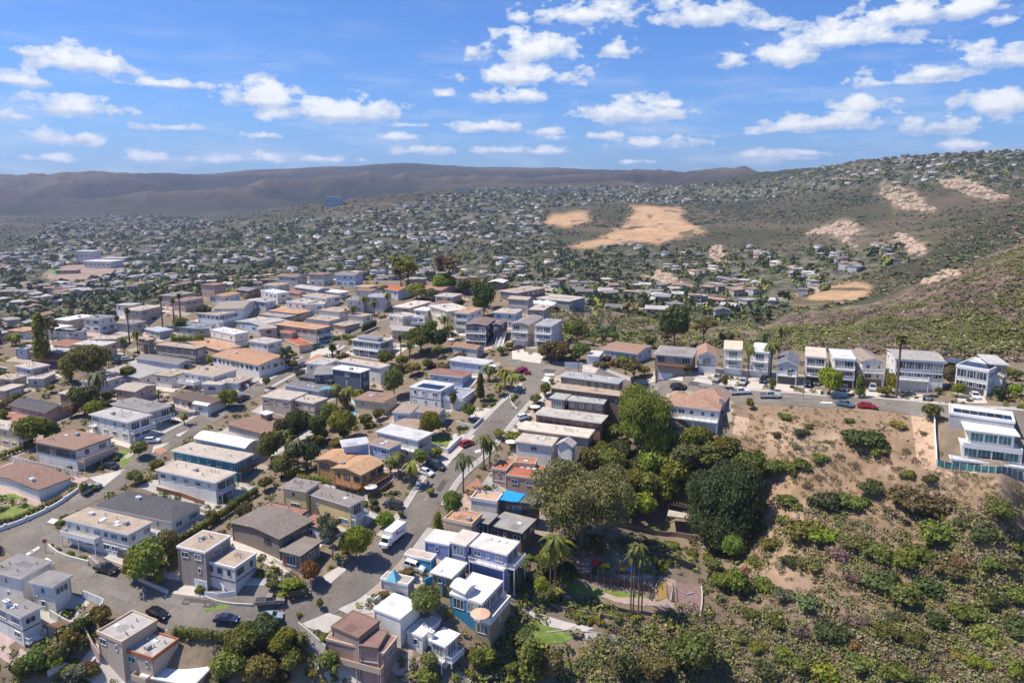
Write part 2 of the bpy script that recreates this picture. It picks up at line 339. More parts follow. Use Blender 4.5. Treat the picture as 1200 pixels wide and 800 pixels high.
def tinted(name, kind):
    """one material, its colour taken from each object's own colour"""
    m, t, b = newmat(name)
    oi = nd(t, 'ShaderNodeObjectInfo'); col = oi.outputs['Color']
    p = geo_pos(t)
    if kind == 'wall':
        st = nd(t, 'ShaderNodeVectorMath', operation='MULTIPLY'); t.links.new(p, st.inputs[0]); st.inputs[1].default_value = (1, 1, .18)
        a = noise(t, st.outputs[0], 1.3, 6); c2 = noise(t, p, 7, 4)
        f = mth(t, 'ADD', mth(t, 'MULTIPLY', a, .6), mth(t, 'MULTIPLY', c2, .4))
        g = ramp(t, f, [(.28, (.72, .70, .66)), (.5, (.97, .96, .95)), (.7, (1.06, 1.06, 1.05))])
        t.links.new(mixc(t, 1.0, col, g, 'MULTIPLY'), b.inputs['Base Color']); b.inputs['Roughness'].default_value = .85
        bump(t, b, c2, .25, .03)
    elif kind == 'roof':
        a = noise(t, p, .35, 6, .65); c2 = noise(t, p, 2.3, 6, .7); c3 = noise(t, p, 14, 3)
        f = mth(t, 'ADD', mth(t, 'ADD', mth(t, 'MULTIPLY', a, .45), mth(t, 'MULTIPLY', c2, .35)), mth(t, 'MULTIPLY', c3, .2))
        g = ramp(t, f, [(.34, (.50, .47, .44)), (.45, (.80, .78, .76)), (.55, (.98, .97, .96)), (.68, (1.14, 1.12, 1.09))])
        w = mixc(t, 1.0, col, g, 'MULTIPLY')
        rust = ramp(t, noise(t, p, .9, 5, .75), [(.60, (0, 0, 0)), (.72, (.5, .5, .5))])
        w = mixc(t, mth(t, 'MULTIPLY', rust, .5), w, (.22, .17, .13))
        t.links.new(w, b.inputs['Base Color']); b.inputs['Roughness'].default_value = .9
        bump(t, b, c3, .4, .05)
    elif kind == 'shingle':
        wv = nd(t, 'ShaderNodeTexBrick'); wv.inputs['Scale'].default_value = 1.6; wv.offset = .5
        t.links.new(coords(t, 'Object'), wv.inputs['Vector'])
        wv.inputs['Color1'].default_value = (1, 1, 1, 1); wv.inputs['Color2'].default_value = (.78, .76, .74, 1); wv.inputs['Mortar'].default_value = (.5, .48, .46, 1)
        wv.inputs['Brick Width'].default_value = .6; wv.inputs['Row Height'].default_value = .28; wv.inputs['Mortar Size'].default_value = .02
        a = noise(t, p, 1.1, 6, .7); g = ramp(t, a, [(.3, (.68, .66, .64)), (.55, (1, 1, 1)), (.72, (1.15, 1.13, 1.1))])
        w = mixc(t, 1.0, mixc(t, 1.0, col, g, 'MULTIPLY'), wv.outputs['Color'], 'MULTIPLY')
        t.links.new(w, b.inputs['Base Color']); b.inputs['Roughness'].default_value = .9
    elif kind == 'paint':
        t.links.new(col, b.inputs['Base Color']); b.inputs['Roughness'].default_value = .3
        b.inputs['Coat Weight'].default_value = .6; b.inputs['Coat Roughness'].default_value = .08
    elif kind == 'matte':
        a = noise(t, p, 3, 5); g = ramp(t, a, [(.3, (.78, .77, .75)), (.7, (1.08, 1.07, 1.05))])
        t.links.new(mixc(t, 1.0, col, g, 'MULTIPLY'), b.inputs['Base Color']); b.inputs['Roughness'].default_value = .75
    elif kind == 'leaf':
        geo = nd(t, 'ShaderNodeNewGeometry'); ri = geo.outputs['Random Per Island']
        a = noise(t, p, .45, 3)
        f = mth(t, 'ADD', mth(t, 'MULTIPLY', ri, .62), mth(t, 'MULTIPLY', a, .5))
        g = ramp(t, f, [(.1, (.55, .58, .54)), (.5, (1.05, 1.05, .96)), (.95, (1.85, 1.7, 1.3))])
        hs = nd(t, 'ShaderNodeHueSaturation'); t.links.new(mixc(t, 1.0, col, g, 'MULTIPLY'), hs.inputs['Color'])
        t.links.new(mth(t, 'ADD', .482, mth(t, 'MULTIPLY', oi.outputs['Random'], .028)), hs.inputs['Hue'])
        t.links.new(mth(t, 'ADD', .8, mth(t, 'MULTIPLY', oi.outputs['Random'], .4)), hs.inputs['Value'])
        t.links.new(hs.outputs[0], b.inputs['Base Color']); b.inputs['Roughness'].default_value = .55
        b.inputs['Specular IOR Level'].default_value = .25
        tr = nd(t, 'ShaderNodeBsdfTranslucent'); t.links.new(hs.outputs[0], tr.inputs[0])
        mx = nd(t, 'ShaderNodeMixShader'); mx.inputs[0].default_value = .38
        t.links.new(b.outputs[0], mx.inputs[1]); t.links.new(tr.outputs[0], mx.inputs[2])
        t.links.new(mx.outputs[0], t.nodes['Material Output'].inputs[0])
    return m
WALL = tinted('wall_plaster', 'wall'); ROOF = tinted('flat_roof', 'roof'); SHIN = tinted('shingle_roof', 'shingle')
PAINT = tinted('car_paint', 'paint'); MATTE = tinted('matte', 'matte'); LEAF = tinted('leaf', 'leaf')
def glassmat(name, col, rough=.08, met=.0):
    m, t, b = newmat(name)
    a = noise(t, geo_pos(t), .6, 3)
    c = ramp(t, a, [(.35, tuple(x * .6 for x in col)), (.65, tuple(x * 1.5 for x in col))])
    t.links.new(c, b.inputs['Base Color']); b.inputs['Roughness'].default_value = rough; b.inputs['Specular IOR Level'].default_value = .7
    return m
GLASS = glassmat('window_glass', (.045, .065, .085)); GLASS_T = glassmat('teal_glass', (.05, .16, .17)); GLASS_B = glassmat('car_glass', (.02, .025, .03), .05)
WHITE = flat('white_paint', (.75, .73, .70), .5, var=.06); DARK = flat('dark_metal', (.05, .05, .055), .5); TYRE = flat('rubber', (.025, .025, .025), .8)
CONC = flat('concrete', (.40, .37, .33), .9, var=.22, sc=.8); CONCP = flat('pale_concrete', (.52, .46, .39), .9, var=.14, sc=.6); WOOD = flat('timber', (.26, .14, .07), .7, var=.3, sc=3)
BARK = flat('bark', (.17, .12, .085), .95, var=.3, sc=4); CHROME = flat('bright_metal', (.6, .6, .6), .25, 1.0, .05)
BRICKM = flat('red_brick', (.30, .10, .06), .9, var=.3, sc=6); WATER = glassmat('pool_water', (.03, .38, .50), .05)
LAMP_R = flat('red_lens', (.35, .01, .01), .3); PAVER = flat('terracotta_paving', (.40, .20, .12), .85, var=.25, sc=1.4)
SOLAR = flat('solar_cells', (.015, .02, .05), .15, .2, .2)
def m_asphalt():
    m, t, b = newmat('asphalt'); p = geo_pos(t)
    a = noise(t, p, .12, 6, .6); c2 = noise(t, p, 1.4, 6, .7); c3 = noise(t, p, 18, 2)
    f = mth(t, 'ADD', mth(t, 'ADD', mth(t, 'MULTIPLY', a, .5), mth(t, 'MULTIPLY', c2, .35)), mth(t, 'MULTIPLY', c3, .15))
    c = ramp(t, f, [(.36, (.125, .104, .085)), (.5, (.18, .152, .122)), (.62, (.24, .205, .165))])
    # sealed cracks
    v = nd(t, 'ShaderNodeTexVoronoi'); v.feature = 'DISTANCE_TO_EDGE'; v.inputs['Scale'].default_value = .16
    wp = nd(t, 'ShaderNodeVectorMath', operation='ADD'); t.links.new(p, wp.inputs[0])
    nv = nd(t, 'ShaderNodeTexNoise'); nv.inputs['Scale'].default_value = .5; t.links.new(p, nv.inputs['Vector'])
    sc = nd(t, 'ShaderNodeVectorMath', operation='SCALE'); t.links.new(nv.outputs['Color'], sc.inputs[0]); sc.inputs['Scale'].default_value = 5
    t.links.new(sc.outputs[0], wp.inputs[1]); t.links.new(wp.outputs[0], v.inputs['Vector'])
    cr = ramp(t, v.outputs['Distance'], [(.0, (.62, .62, .62)), (.018, (1, 1, 1))])
    t.links.new(mixc(t, 1.0, c, cr, 'MULTIPLY'), b.inputs['Base Color']); b.inputs['Roughness'].default_value = .9
m_asphalt(); ASPH = MATS['asphalt']
def m_lawn():
    m, t, b = newmat('lawn_grass'); p = geo_pos(t)
    f = mth(t, 'ADD', mth(t, 'MULTIPLY', noise(t, p, .5, 5), .6), mth(t, 'MULTIPLY', noise(t, p, 6, 4), .4))
    t.links.new(ramp(t, f, [(.35, (.08, .13, .02)), (.5, (.15, .21, .035)), (.65, (.27, .27, .07))]), b.inputs['Base Color']); b.inputs['Roughness'].default_value = .95
m_lawn(); LAWN = MATS['lawn_grass']
def m_terrain():
    m, t, b = newmat('terrain_ground'); p = geo_pos(t)
    at = nd(t, 'ShaderNodeAttribute', attribute_name='tint'); dz = nd(t, 'ShaderNodeAttribute', attribute_name='scale')
    a = noise(t, p, .02, 6, .65); c1 = noise(t, p, .11, 6, .65); c2 = noise(t, p, .7, 6, .7); c3 = noise(t, p, 5, 4, .7)
    f = mth(t, 'ADD', mth(t, 'ADD', mth(t, 'MULTIPLY', a, .25), mth(t, 'MULTIPLY', c1, .3)), mth(t, 'ADD', mth(t, 'MULTIPLY', c2, .3), mth(t, 'MULTIPLY', c3, .15)))
    g = ramp(t, f, [(.36, (.55, .56, .55)), (.5, (.95, .95, .95)), (.64, (1.5, 1.42, 1.35))])
    t.links.new(mixc(t, 1.0, at.outputs['Color'], g, 'MULTIPLY'), b.inputs['Base Color'])
    b.inputs['Roughness'].default_value = 1.0; b.inputs['Specular IOR Level'].default_value = .1
    bump(t, b, mth(t, 'ADD', c2, mth(t, 'MULTIPLY', c3, .3)), .8, .5)
m_terrain()

# ------------------------------------------------------------------ object helpers
def mesh(name, v, f, mats, mi=None, smooth=False):
    me = bpy.data.meshes.new(name); me.from_pydata([tuple(x) for x in v], [], [tuple(x) for x in f])
    for m in (mats if isinstance(mats, (list, tuple)) else [mats]): me.materials.append(m)
    if mi is not None: me.polygons.foreach_set('material_index', mi)
    if smooth: me.polygons.foreach_set('use_smooth', [True] * len(f))
    me.update(); return me
def npmesh(name, V, Fq, mat, nside=4, smooth=False):
    """fast mesh from numpy arrays; Fq is (n, nside)"""
    me = bpy.data.meshes.new(name); V = np.asarray(V, np.float32); Fq = np.asarray(Fq, np.int32)
    me.vertices.add(len(V)); me.vertices.foreach_set('co', V.ravel())
    me.loops.add(Fq.size); me.loops.foreach_set('vertex_index', Fq.ravel())
    me.polygons.add(len(Fq)); me.polygons.foreach_set('loop_start', np.arange(0, Fq.size, nside, dtype=np.int32))
    me.polygons.foreach_set('loop_total', np.full(len(Fq), nside, np.int32))
    if smooth: me.polygons.foreach_set('use_smooth', np.ones(len(Fq), bool))
    me.materials.append(mat); me.update(calc_edges=True); me.validate(); return me
def link(name, data, parent=None, loc=None, rz=0.0, color=None):
    o = bpy.data.objects.new(name, data); COL.objects.link(o)
    if parent is not None: o.parent = parent
    if loc is not None: o.location = loc
    if rz: o.rotation_euler = (0, 0, rz)
    if color is not None: o.color = (*color, 1)
    return o
def tag(o, label=None, cat=None, group=None, kind=None):
    if label: o['label'] = label
    if cat: o['category'] = cat
    if group: o['group'] = group
    if kind: o['kind'] = kind
    return o
def empty(name, loc, rz=0.0):
    return link(name, None, None, loc, rz)
class MB:
    """collects simple shapes into one mesh, in local coordinates"""
    def __init__(s): s.v = []; s.f = []; s.m = []; s.cur = 0
    def add(s, vs, fs):
        o = len(s.v); s.v += [tuple(x) for x in vs]; s.f += [tuple(i + o for i in q) for q in fs]; s.m += [s.cur] * len(fs)
    def box(s, c, d, rz=0.0):
        x, y, z = (d[0] / 2, d[1] / 2, d[2] / 2); ca, sa = math.cos(rz), math.sin(rz)
        P = [(-x, -y, -z), (x, -y, -z), (x, y, -z), (-x, y, -z), (-x, -y, z), (x, -y, z), (x, y, z), (-x, y, z)]
        P = [(c[0] + a * ca - b * sa, c[1] + a * sa + b * ca, c[2] + e) for a, b, e in P]
        s.add(P, [(3, 2, 1, 0), (4, 5, 6, 7), (0, 1, 5, 4), (1, 2, 6, 5), (2, 3, 7, 6), (3, 0, 4, 7)]); return s
    def bb(s, x0, x1, y0, y1, z0, z1):
        return s.box(((x0 + x1) / 2, (y0 + y1) / 2, (z0 + z1) / 2), (x1 - x0, y1 - y0, z1 - z0))
    def prism(s, poly, z0, z1):
        """vertical prism on an xy outline (counter-clockwise)"""
        n = len(poly); z0s = z0 if hasattr(z0, '__len__') else [z0] * n; z1s = z1 if hasattr(z1, '__len__') else [z1] * n
        P = [(p[0], p[1], z) for p, z in zip(poly, z0s)] + [(p[0], p[1], z) for p, z in zip(poly, z1s)]
        s.add(P, [tuple(range(n - 1, -1, -1)), tuple(range(n, 2 * n))] + [(i, (i + 1) % n, n + (i + 1) % n, n + i) for i in range(n)]); return s
    def bar(s, a, b, w, d=None):
        """square bar from a to b"""
        a = Vector(a); b = Vector(b); d = d or w; ax = (b - a).normalized()
        u = ax.cross(Vector((0, 0, 1)));
        if u.length < 1e-3: u = Vector((1, 0, 0))
        u.normalize(); v = ax.cross(u).normalized(); P = []
        for q in (a, b):
            for su, sv in ((-1, -1), (1, -1), (1, 1), (-1, 1)): P.append(q + u * su * w / 2 + v * sv * d / 2)
        s.add(P, [(3, 2, 1, 0), (4, 5, 6, 7), (0, 1, 5, 4), (1, 2, 6, 5), (2, 3, 7, 6), (3, 0, 4, 7)]); return s
    def cyl(s, c, r, h, n=10, r2=None, axis='z'):
        r2 = r if r2 is None else r2; P = []
        for k, (rr, hh) in enumerate(((r, 0), (r2, h))):
            for i in range(n):
                a = 2 * math.pi * i / n; q = (rr * math.cos(a), rr * math.sin(a), hh)
                if axis == 'x': q = (q[2], q[0], q[1])
                if axis == 'y': q = (q[1], q[2], q[0])
                P.append((c[0] + q[0], c[1] + q[1], c[2] + q[2]))
        s.add(P, [tuple(range(n - 1, -1, -1)), tuple(range(n, 2 * n))] + [(i, (i + 1) % n, n + (i + 1) % n, n + i) for i in range(n)]); return s
    def mesh(s, name, mats, smooth=False): return mesh(name, s.v, s.f, mats, s.m, smooth)
    def build(s, name, mats, parent=None, color=None, loc=None, rz=0.0, smooth=False):
        return link(name, s.mesh(name, mats, smooth), parent, loc, rz, color)

# ------------------------------------------------------------------ the ground sheet
def build_terrain():
    X = tt * np.exp(ll); Y = np.exp(ll); px, py = project(X, Y, HZ)
    rgb = np.zeros(X.shape + (3,))
    def put(mask, col):
        nonlocal rgb
        mask = mask[..., None]; rgb = rgb * (1 - mask) + np.array(col) * mask
    n1 = fbm(X / 45, Y / 45, 4); n2 = fbm(X / 9, Y / 9, 4); n3 = fbm(X / 220, Y / 220, 4)
    put(np.ones(X.shape), (.24, .185, .13))                                   # yards
    put((soften((Y > 430).astype(float), 3)), (.085, .085, .05))
    wild = np.clip((Y - 480) / 200, 0, 1) * 1.0
    urb = np.zeros(X.shape, bool)
    for z in Z_URBAN: urb |= inpoly(px, py, z)
    urb = soften(urb & (Y > 430), 4)
    put(wild * (1 - urb), (.082, .074, .044))
    put(wild * (1 - urb) * np.clip((n1 - .48) * 6, 0, 1) * .8, (.062, .066, .034))
    put(wild * (1 - urb) * np.clip((n3 - .55) * 8, 0, 1) * .5, (.16, .12, .085))
    put(urb * np.clip((n2 - .50) * 7, 0, 1) * .7, (.24, .2, .15))
    put(urb * np.clip((.45 - n2) * 7, 0, 1) * .8, (.05, .062, .035))
    rv2 = ridged(X / 380 + 2, Y / 520 + 5, 4); wz = wild * (1 - urb) * np.clip((X - 60) / 400, 0, 1)
    put(wz * np.clip((.60 - rv2) * 9, 0, 1) * .75, (.042, .046, .024)); put(wz * np.clip((rv2 - .76) * 9, 0, 1) * .6, (.15, .12, .08))
    mt = np.clip((Y - 2900) / 900, 0, 1)
    put(mt, (.050, .042, .030)); put(mt * np.clip((n3 - .5) * 6, 0, 1), (.070, .056, .038)); put(mt * np.clip((.66 - RAV) * 9, 0, 1) * .85, (.026, .030, .016)); put(mt * np.clip((RAV - .74) * 9, 0, 1) * .8, (.13, .10, .066)); put(mt * np.clip((n1 - .52) * 8, 0, 1) * .5, (.032, .034, .02))
    # dry slope below the upper road
    put(m_hs, (.31, .205, .125)); put(m_hs * np.clip((n2 - .5) * 7, 0, 1) * .8, (.42, .30, .20)); put(m_hs * np.clip((.47 - n1) * 9, 0, 1) * .75, (.25, .185, .15))
    down = np.clip((py - 560) / 200, 0, 1)
    put(m_hs * down * .75, (.25, .175, .115)); put(m_hs * down * np.clip((fbm(X / 22 + 7, Y / 22, 4) - .42) * 6, 0, 1) * .7, (.17, .135, .085))
    # near ridge behind the upper houses
    put(m_nr, (.19, .135, .10)); put(m_nr * np.clip((fbm(X / 30 + 4, Y / 55, 4) - .50) * 8, 0, 1), (.105, .11, .035)); put(m_nr * np.clip((n2 - .56) * 9, 0, 1) * .5, (.28, .2, .15))
    put(m_nr * np.clip((.42 - fbm(X / 12, Y / 12, 3)) * 9, 0, 1) * .7, (.055, .06, .03))
    for k, z in enumerate(Z_GRASS):
        g = soften(inpoly(px + (n2 - .5) * 20, py + (n1 - .5) * 7, z) & (Y > 450), 4); put(g, (.47, .30, .165)); put(g * np.clip((n2 - .56) * 6, 0, 1) * .5, (.36, .22, .12))
        put(g * np.clip((.36 - fbm(X / 30, Y / 60, 4)) * 22, 0, 1), (.14, .11, .06))
    for z in Z_ROCK:
        g = soften(inpoly(px + (n2 - .5) * 46, py + (n1 - .5) * 16, z) & (Y > 450), 3); put(g * np.clip((fbm(X / 14, Y / 14, 4) - .40) * 7, 0, 1) * .85, (.40, .29, .19))
    sc = soften(inpoly(px, py, [(45,322),(70,313),(100,305),(120,300),(150,305),(150,322),(100,330),(60,328)]) & (Y > 450), 1); put(sc * .8, (.40, .28, .22))
    sc = soften(inpoly(px, py, [(55,317),(66,313),(82,316),(80,320),(66,322)]) & (Y > 450), 0); put(sc, (.16, .26, .10))
    nr, nc = X.shape; V = np.stack([X, Y, HZ], -1).reshape(-1, 3)
    i = np.arange(nr * nc).reshape(nr, nc)
    Fq = np.stack([i[:-1, :-1], i[:-1, 1:], i[1:, 1:], i[1:, :-1]], -1).reshape(-1, 4)
    me = npmesh('terrain', V, Fq, MATS['terrain_ground'], 4, True)
    ca = me.color_attributes.new('tint', 'FLOAT_COLOR', 'POINT')
    ca.data.foreach_set('color', np.concatenate([rgb.reshape(-1, 3), np.ones((nr * nc, 1))], 1).astype(np.float32).ravel())
    tag(link('terrain', me), kind='structure')
    # the land goes on beyond the sheet, to the horizon and behind
    mb = MB(); mb.bb(-9500, 9500, -9400, 9450, -92, -90)
    o = mb.build('ground', flat('far_land', (.15, .12, .08), .95)); tag(o, kind='structure')
build_terrain()

# ------------------------------------------------------------------ haze
def build_haze():
    m = bpy.data.materials.new('haze_air'); m.use_nodes = True; t = m.node_tree; t.nodes.clear()
    v = nd(t, 'ShaderNodeVolumePrincipled'); o = nd(t, 'ShaderNodeOutputMaterial')
    v.inputs['Color'].default_value = (.58, .70, 1.0, 1); v.inputs['Density'].default_value = HAZE; v.inputs['Anisotropy'].default_value = .2
    t.links.new(v.outputs[0], o.inputs['Volume'])
    mb = MB(); mb.bb(-9800, 9800, -9800, 9800, -93, 620); ob = mb.build('haze', m); tag(ob, kind='stuff')
HAZE = 6.4e-5
build_haze()
# ------------------------------------------------------------------ roads, pavements, paved pads
def smooth_line(P, n=8):
    P = [Vector((p[0], p[1])) for p in P]; out = []
    for i in range(len(P) - 1):
        p0 = P[max(i - 1, 0)]; p1 = P[i]; p2 = P[i + 1]; p3 = P[min(i + 2, len(P) - 1)]
        for k in range(n):
            t = k / n; out.append(.5 * ((2 * p1) + (p2 - p0) * t + (2 * p0 - 5 * p1 + 4 * p2 - p3) * t * t + (3 * p1 - p0 - 3 * p2 + p3) * t ** 3))
    out.append(P[-1]); return out
def resample(P, step):
    out = [P[0]]; acc = 0
    for a, b in zip(P[:-1], P[1:]):
        d = (b - a).length
        while acc + d >= step and d > 1e-9:
            a = a + (b - a) * ((step - acc) / d); d = (b - a).length; acc = 0; out.append(a.copy())
        acc += d
    out.append(P[-1]); return out
def strip(path, offs, lift, thick=0.0):
    """a draped ribbon: offs are sideways offsets in metres"""
    V = []; n = len(offs)
    for i, p in enumerate(path):
        a = path[max(i - 1, 0)]; b = path[min(i + 1, len(path) - 1)]; d = (b - a); d = d.normalized() if d.length > 1e-6 else Vector((1, 0)); s = Vector((d.y, -d.x))
        for o in offs:
            q = p + s * o; V.append((q.x, q.y, gz(q.x, q.y) + lift))
    Fc = [(i * n + j, i * n + j + 1, (i + 1) * n + j + 1, (i + 1) * n + j) for i in range(len(path) - 1) for j in range(n - 1)]
    Fc = [q[::-1] for q in Fc]
    return V, Fc
ROADS = {}
def px_path(pts, step=1.6):
    return resample(smooth_line([hit(*p) for p in pts]), step)
def road(name, pts, w, lift=.07, w2=None):
    path = px_path(pts); ROADS[name] = (path, w)
    V, Fc = strip(path, np.linspace(-w / 2, w / 2, 9), lift)
    if w2:                                    # the road narrows as it climbs
        for i, p in enumerate(path):
            k = min(1, max(0, (i / len(path) - .40) / .12)); f = 1 + (w2 / w - 1) * k
            for j in range(9):
                x, y, z = V[i * 9 + j]; x = p.x + (x - p.x) * f; y = p.y + (y - p.y) * f; V[i * 9 + j] = (x, y, gz(x, y) + lift)
    tag(link('road', mesh('road', V, Fc, ASPH, smooth=True)), kind='structure')
    return path
LEFT = [(-60,648),(0,622),(60,601),(110,577),(150,550),(195,517),(240,492),(275,471),(310,449),(345,431),(385,409),(402,397),(425,388),(456,378)]
LOW = [(20,620),(48,642),(90,668),(150,692),(220,709),(300,714),(362,705),(410,682),(450,650),(478,620),(493,600),(510,571),(526,550),(555,525),(578,500),(596,480),(616,460),(634,440),(640,428)]
UP = [(596,420),(640,431),(700,440),(780,452),(870,464),(960,470),(1040,474),(1092,480),(1150,487),(1230,494)]
road('left', LEFT, 8.2); road('low', LOW, 9.6, .075, 7.4); road('up', UP, 8.0, .08)
def kerb_line(pts, side_px=None, w=.35, h=.14, name='kerb', mat=None):
    path = px_path(pts, 2.0); V = []; Fc = []
    a, fa = strip(path, [-w / 2, w / 2], h); b, fb = strip(path, [-w / 2, w / 2], -.3)
    V = a + b; n = len(a); Fc = fa[:]
    for i in range(len(path) - 1):
        k = 2 * i; Fc += [(k, k + 2, n + k + 2, n + k)[::-1], (k + 1, n + k + 1, n + k + 3, k + 3)[::-1]]
    Fc += [(0, 1, n + 1, n)]; m = len(path) * 2 - 2; Fc += [(m, n + m, n + m + 1, m + 1)]
    return tag(link(name, mesh(name, V, Fc, mat or CONCP)), kind='structure')
def kerb_from(path, off, i0=0, i1=None):
    P = []; path = path[i0:i1]
    for i, p in enumerate(path):
        a = path[max(i - 1, 0)]; b = path[min(i + 1, len(path) - 1)]; d = (b - a).normalized(); P.append(p + Vector((d.y, -d.x)) * off)
    V, Fc = strip(P, [-.15, .15], .17); V2, F2 = strip(P, [-.15, .15], -.3); n = len(V); F2 = Fc[:]
    for i in range(len(P) - 1):
        k = 2 * i; F2 += [(k, k + 2, n + k + 2, n + k)[::-1], (k + 1, n + k + 1, n + k + 3, k + 3)[::-1]]
    tag(link('kerb', mesh('kerb', V + V2, F2, CONCP)), kind='structure')
    V, Fc = strip(P, [o * (1 if off > 0 else -1) for o in (.15, 1.5)] if off > 0 else [-1.5, -.15], .16)
    tag(link('pavement', mesh('pavement', V, Fc, CONC)), kind='structure')
def pad(poly_px, mat, lift, name='driveway', kind='structure', div=1.2):
    """a paved or planted patch with a pixel outline, draped on the ground"""
    P = [hit(*p) for p in poly_px]; P = [Vector((p.x, p.y)) for p in P]
    return pad_xy(P, mat, lift, name, kind, div)
def pad_xy(P, mat, lift, name='driveway', kind='structure', div=1.2):
    import bmesh
    bm = bmesh.new(); vs = [bm.verts.new((p.x, p.y, 0)) for p in P]; f = bm.faces.new(vs)
    xs = [p.x for p in P]; ys = [p.y for p in P]
    ext = max(max(xs) - min(xs), max(ys) - min(ys))
    for ax, lo, hi in ((0, min(xs), max(xs)), (1, min(ys), max(ys))):
        k = lo + div
        while k < hi:
            co = (k, 0, 0) if ax == 0 else (0, k, 0); no = (1, 0, 0) if ax == 0 else (0, 1, 0)
            bmesh.ops.bisect_plane(bm, geom=bm.verts[:] + bm.edges[:] + bm.faces[:], plane_co=co, plane_no=no); k += div
    for v in bm.verts: v.co.z = gz(v.co.x, v.co.y) + lift
    bmesh.ops.recalc_face_normals(bm, faces=bm.faces[:])
    if bm.faces and sum(f.normal.z for f in bm.faces) < 0: bmesh.ops.reverse_faces(bm, faces=bm.faces[:])
    me = bpy.data.meshes.new(name); bm.to_mesh(me); bm.free(); me.materials.append(mat)
    o = link(name, me)
    if kind: tag(o, kind=kind)
    return o
lp, lw = ROADS['low']; up, uw = ROADS['up']; le, lew = ROADS['left']
kerb_from(up, -uw / 2 - .05, 12)
n_ = len(lp)
kerb_from(lp, 3.75, int(n_ * .60), int(n_ * .9)); kerb_from(lp, -lw / 2 - .05, int(n_ * .10), int(n_ * .40)); kerb_from(lp, -3.75, int(n_ * .52), int(n_ * .93))
kerb_from(le, -lew / 2 - .05, 30, len(le) - 30); kerb_from(le, lew / 2 + .05, 62, len(le) - 20)
WLINE = flat('road_paint', (.62, .60, .56), .7, var=.15, sc=4)
for q in ([(30,649),(45,640),(47,642),(32,651)], [(60,661),(52,655),(55,653),(64,659)]):
    pad(q, WLINE, .085, 'road_marking', div=3)
for q in ([(55,612),(61,607),(69,609),(63,614)], [(638,447),(646,448),(641,442),(637,441)], [(634,446),(642,447),(646,443),(640,441)], [(639,440),(650,440),(649,438),(638,438)], [(960,470.5),(975,471.3),(976,473),(960,472.2)], [(556,528),(563,526),(564,529),(557,531)]):
    pad(q, WLINE, .09, 'road_marking', div=3)

PATCH = flat('asphalt_patch', (.085, .075, .066), .9, var=.2, sc=2); PATCH2 = flat('worn_asphalt', (.21, .185, .16), .95, var=.2, sc=1.2); rp_ = random.Random(5)
for nm_, (path, w) in ROADS.items():
    for k in range(10):
        i = rp_.randrange(8, len(path) - 12); o = rp_.uniform(-w * .32, w * .2); l = rp_.randint(1, 6); d = (path[i + l] - path[i]).normalized(); sd_ = Vector((d.y, -d.x)); ww = rp_.uniform(.8, 2.6)
        if nm_ == 'low' and i > len(path) * .4: o *= .6
        pad_xy([path[i] + sd_ * o, path[i] + sd_ * (o + ww), path[i + l] + sd_ * (o + ww), path[i + l] + sd_ * o], rp_.choice([PATCH, PATCH2, PATCH2]), .088, 'road_patch', 'structure', 1.6)
    for k in range(4):
        i = rp_.randrange(8, len(path) - 8); p = path[i] + Vector((rp_.uniform(-1.5, 1.5), 0)); mb = MB(); mb.cyl((0, 0, 0), .38, .02, 12); tag(mb.build('manhole_cover', DARK, None, None, (p.x, p.y, gz(p.x, p.y) + .09)), kind='structure')
# ------------------------------------------------------------------ houses
ORG = dict(x=(0,0,1),A=(0,300,4),B=(300,300,4),C=(600,300,4),D=(900,300,4),E=(0,450,4),F=(300,450,4),G=(600,450,4),H=(900,450,4),I=(0,600,4),J=(300,600,4),K=(600,600,4),L=(900,600,4),
 a=(0,330,8),b=(150,330,8),c=(300,330,8),d=(450,330,8),e=(0,410,8),f=(150,410,8),g=(300,410,8),h=(450,410,8),i=(780,380,8),j=(900,390,8),k=(600,410,8),l=(540,500,8),m=(440,600,8),n=(500,660,8),
 o=(0,640,5),p=(1080,460,8),q=(1000,380,6),r=(150,600,8),s=(90,680,6.667))
def PX(code, p):
    ox, oy, sc = ORG[code]; return (ox + p[0] / sc, oy + p[1] / sc)
TAN=(.44,.345,.26); LTAN=(.52,.44,.36); GREY=(.27,.25,.235); LGREY=(.46,.43,.40); WHT=(.78,.75,.69); BRN=(.30,.185,.135); DGREY=(.105,.10,.105); ORG_=(.52,.30,.17); RED=(.46,.13,.065); DBRN=(.16,.11,.085); RBRN=(.36,.17,.11)
wW=(.76,.73,.67); wC=(.66,.54,.36); wB=(.53,.43,.34); wL=(.70,.675,.645); wBL=(.26,.35,.60); wT=(.06,.30,.36); wBR=(.24,.16,.12); wN=(.05,.06,.09); wGB=(.27,.22,.18); wY=(.68,.54,.26); wP=(.54,.37,.30); wO=(.56,.31,.13); wCH=(.12,.12,.14); wLB=(.50,.56,.66); wG=(.46,.44,.42)
rnd = random.Random(11)
FASC = {'w': WHITE, 'd': flat('dark_trim', (.07, .06, .055), .7), 'b': flat('brown_trim', (.20, .13, .09), .8), 't': flat('tan_trim', (.55, .42, .30), .8), 'r': flat('rust_trim', (.38, .14, .07), .8)}
WIN = {}; PANES = {}
BLIND = glassmat('blinds_behind_glass', (.30, .29, .26), .2); BLIND2 = glassmat('half_drawn_blinds', (.16, .16, .16), .12); GLASS2 = glassmat('sky_tinted_glass', (.10, .16, .24), .05)  # GLASS2: reflected sky is put into the bluer base colour
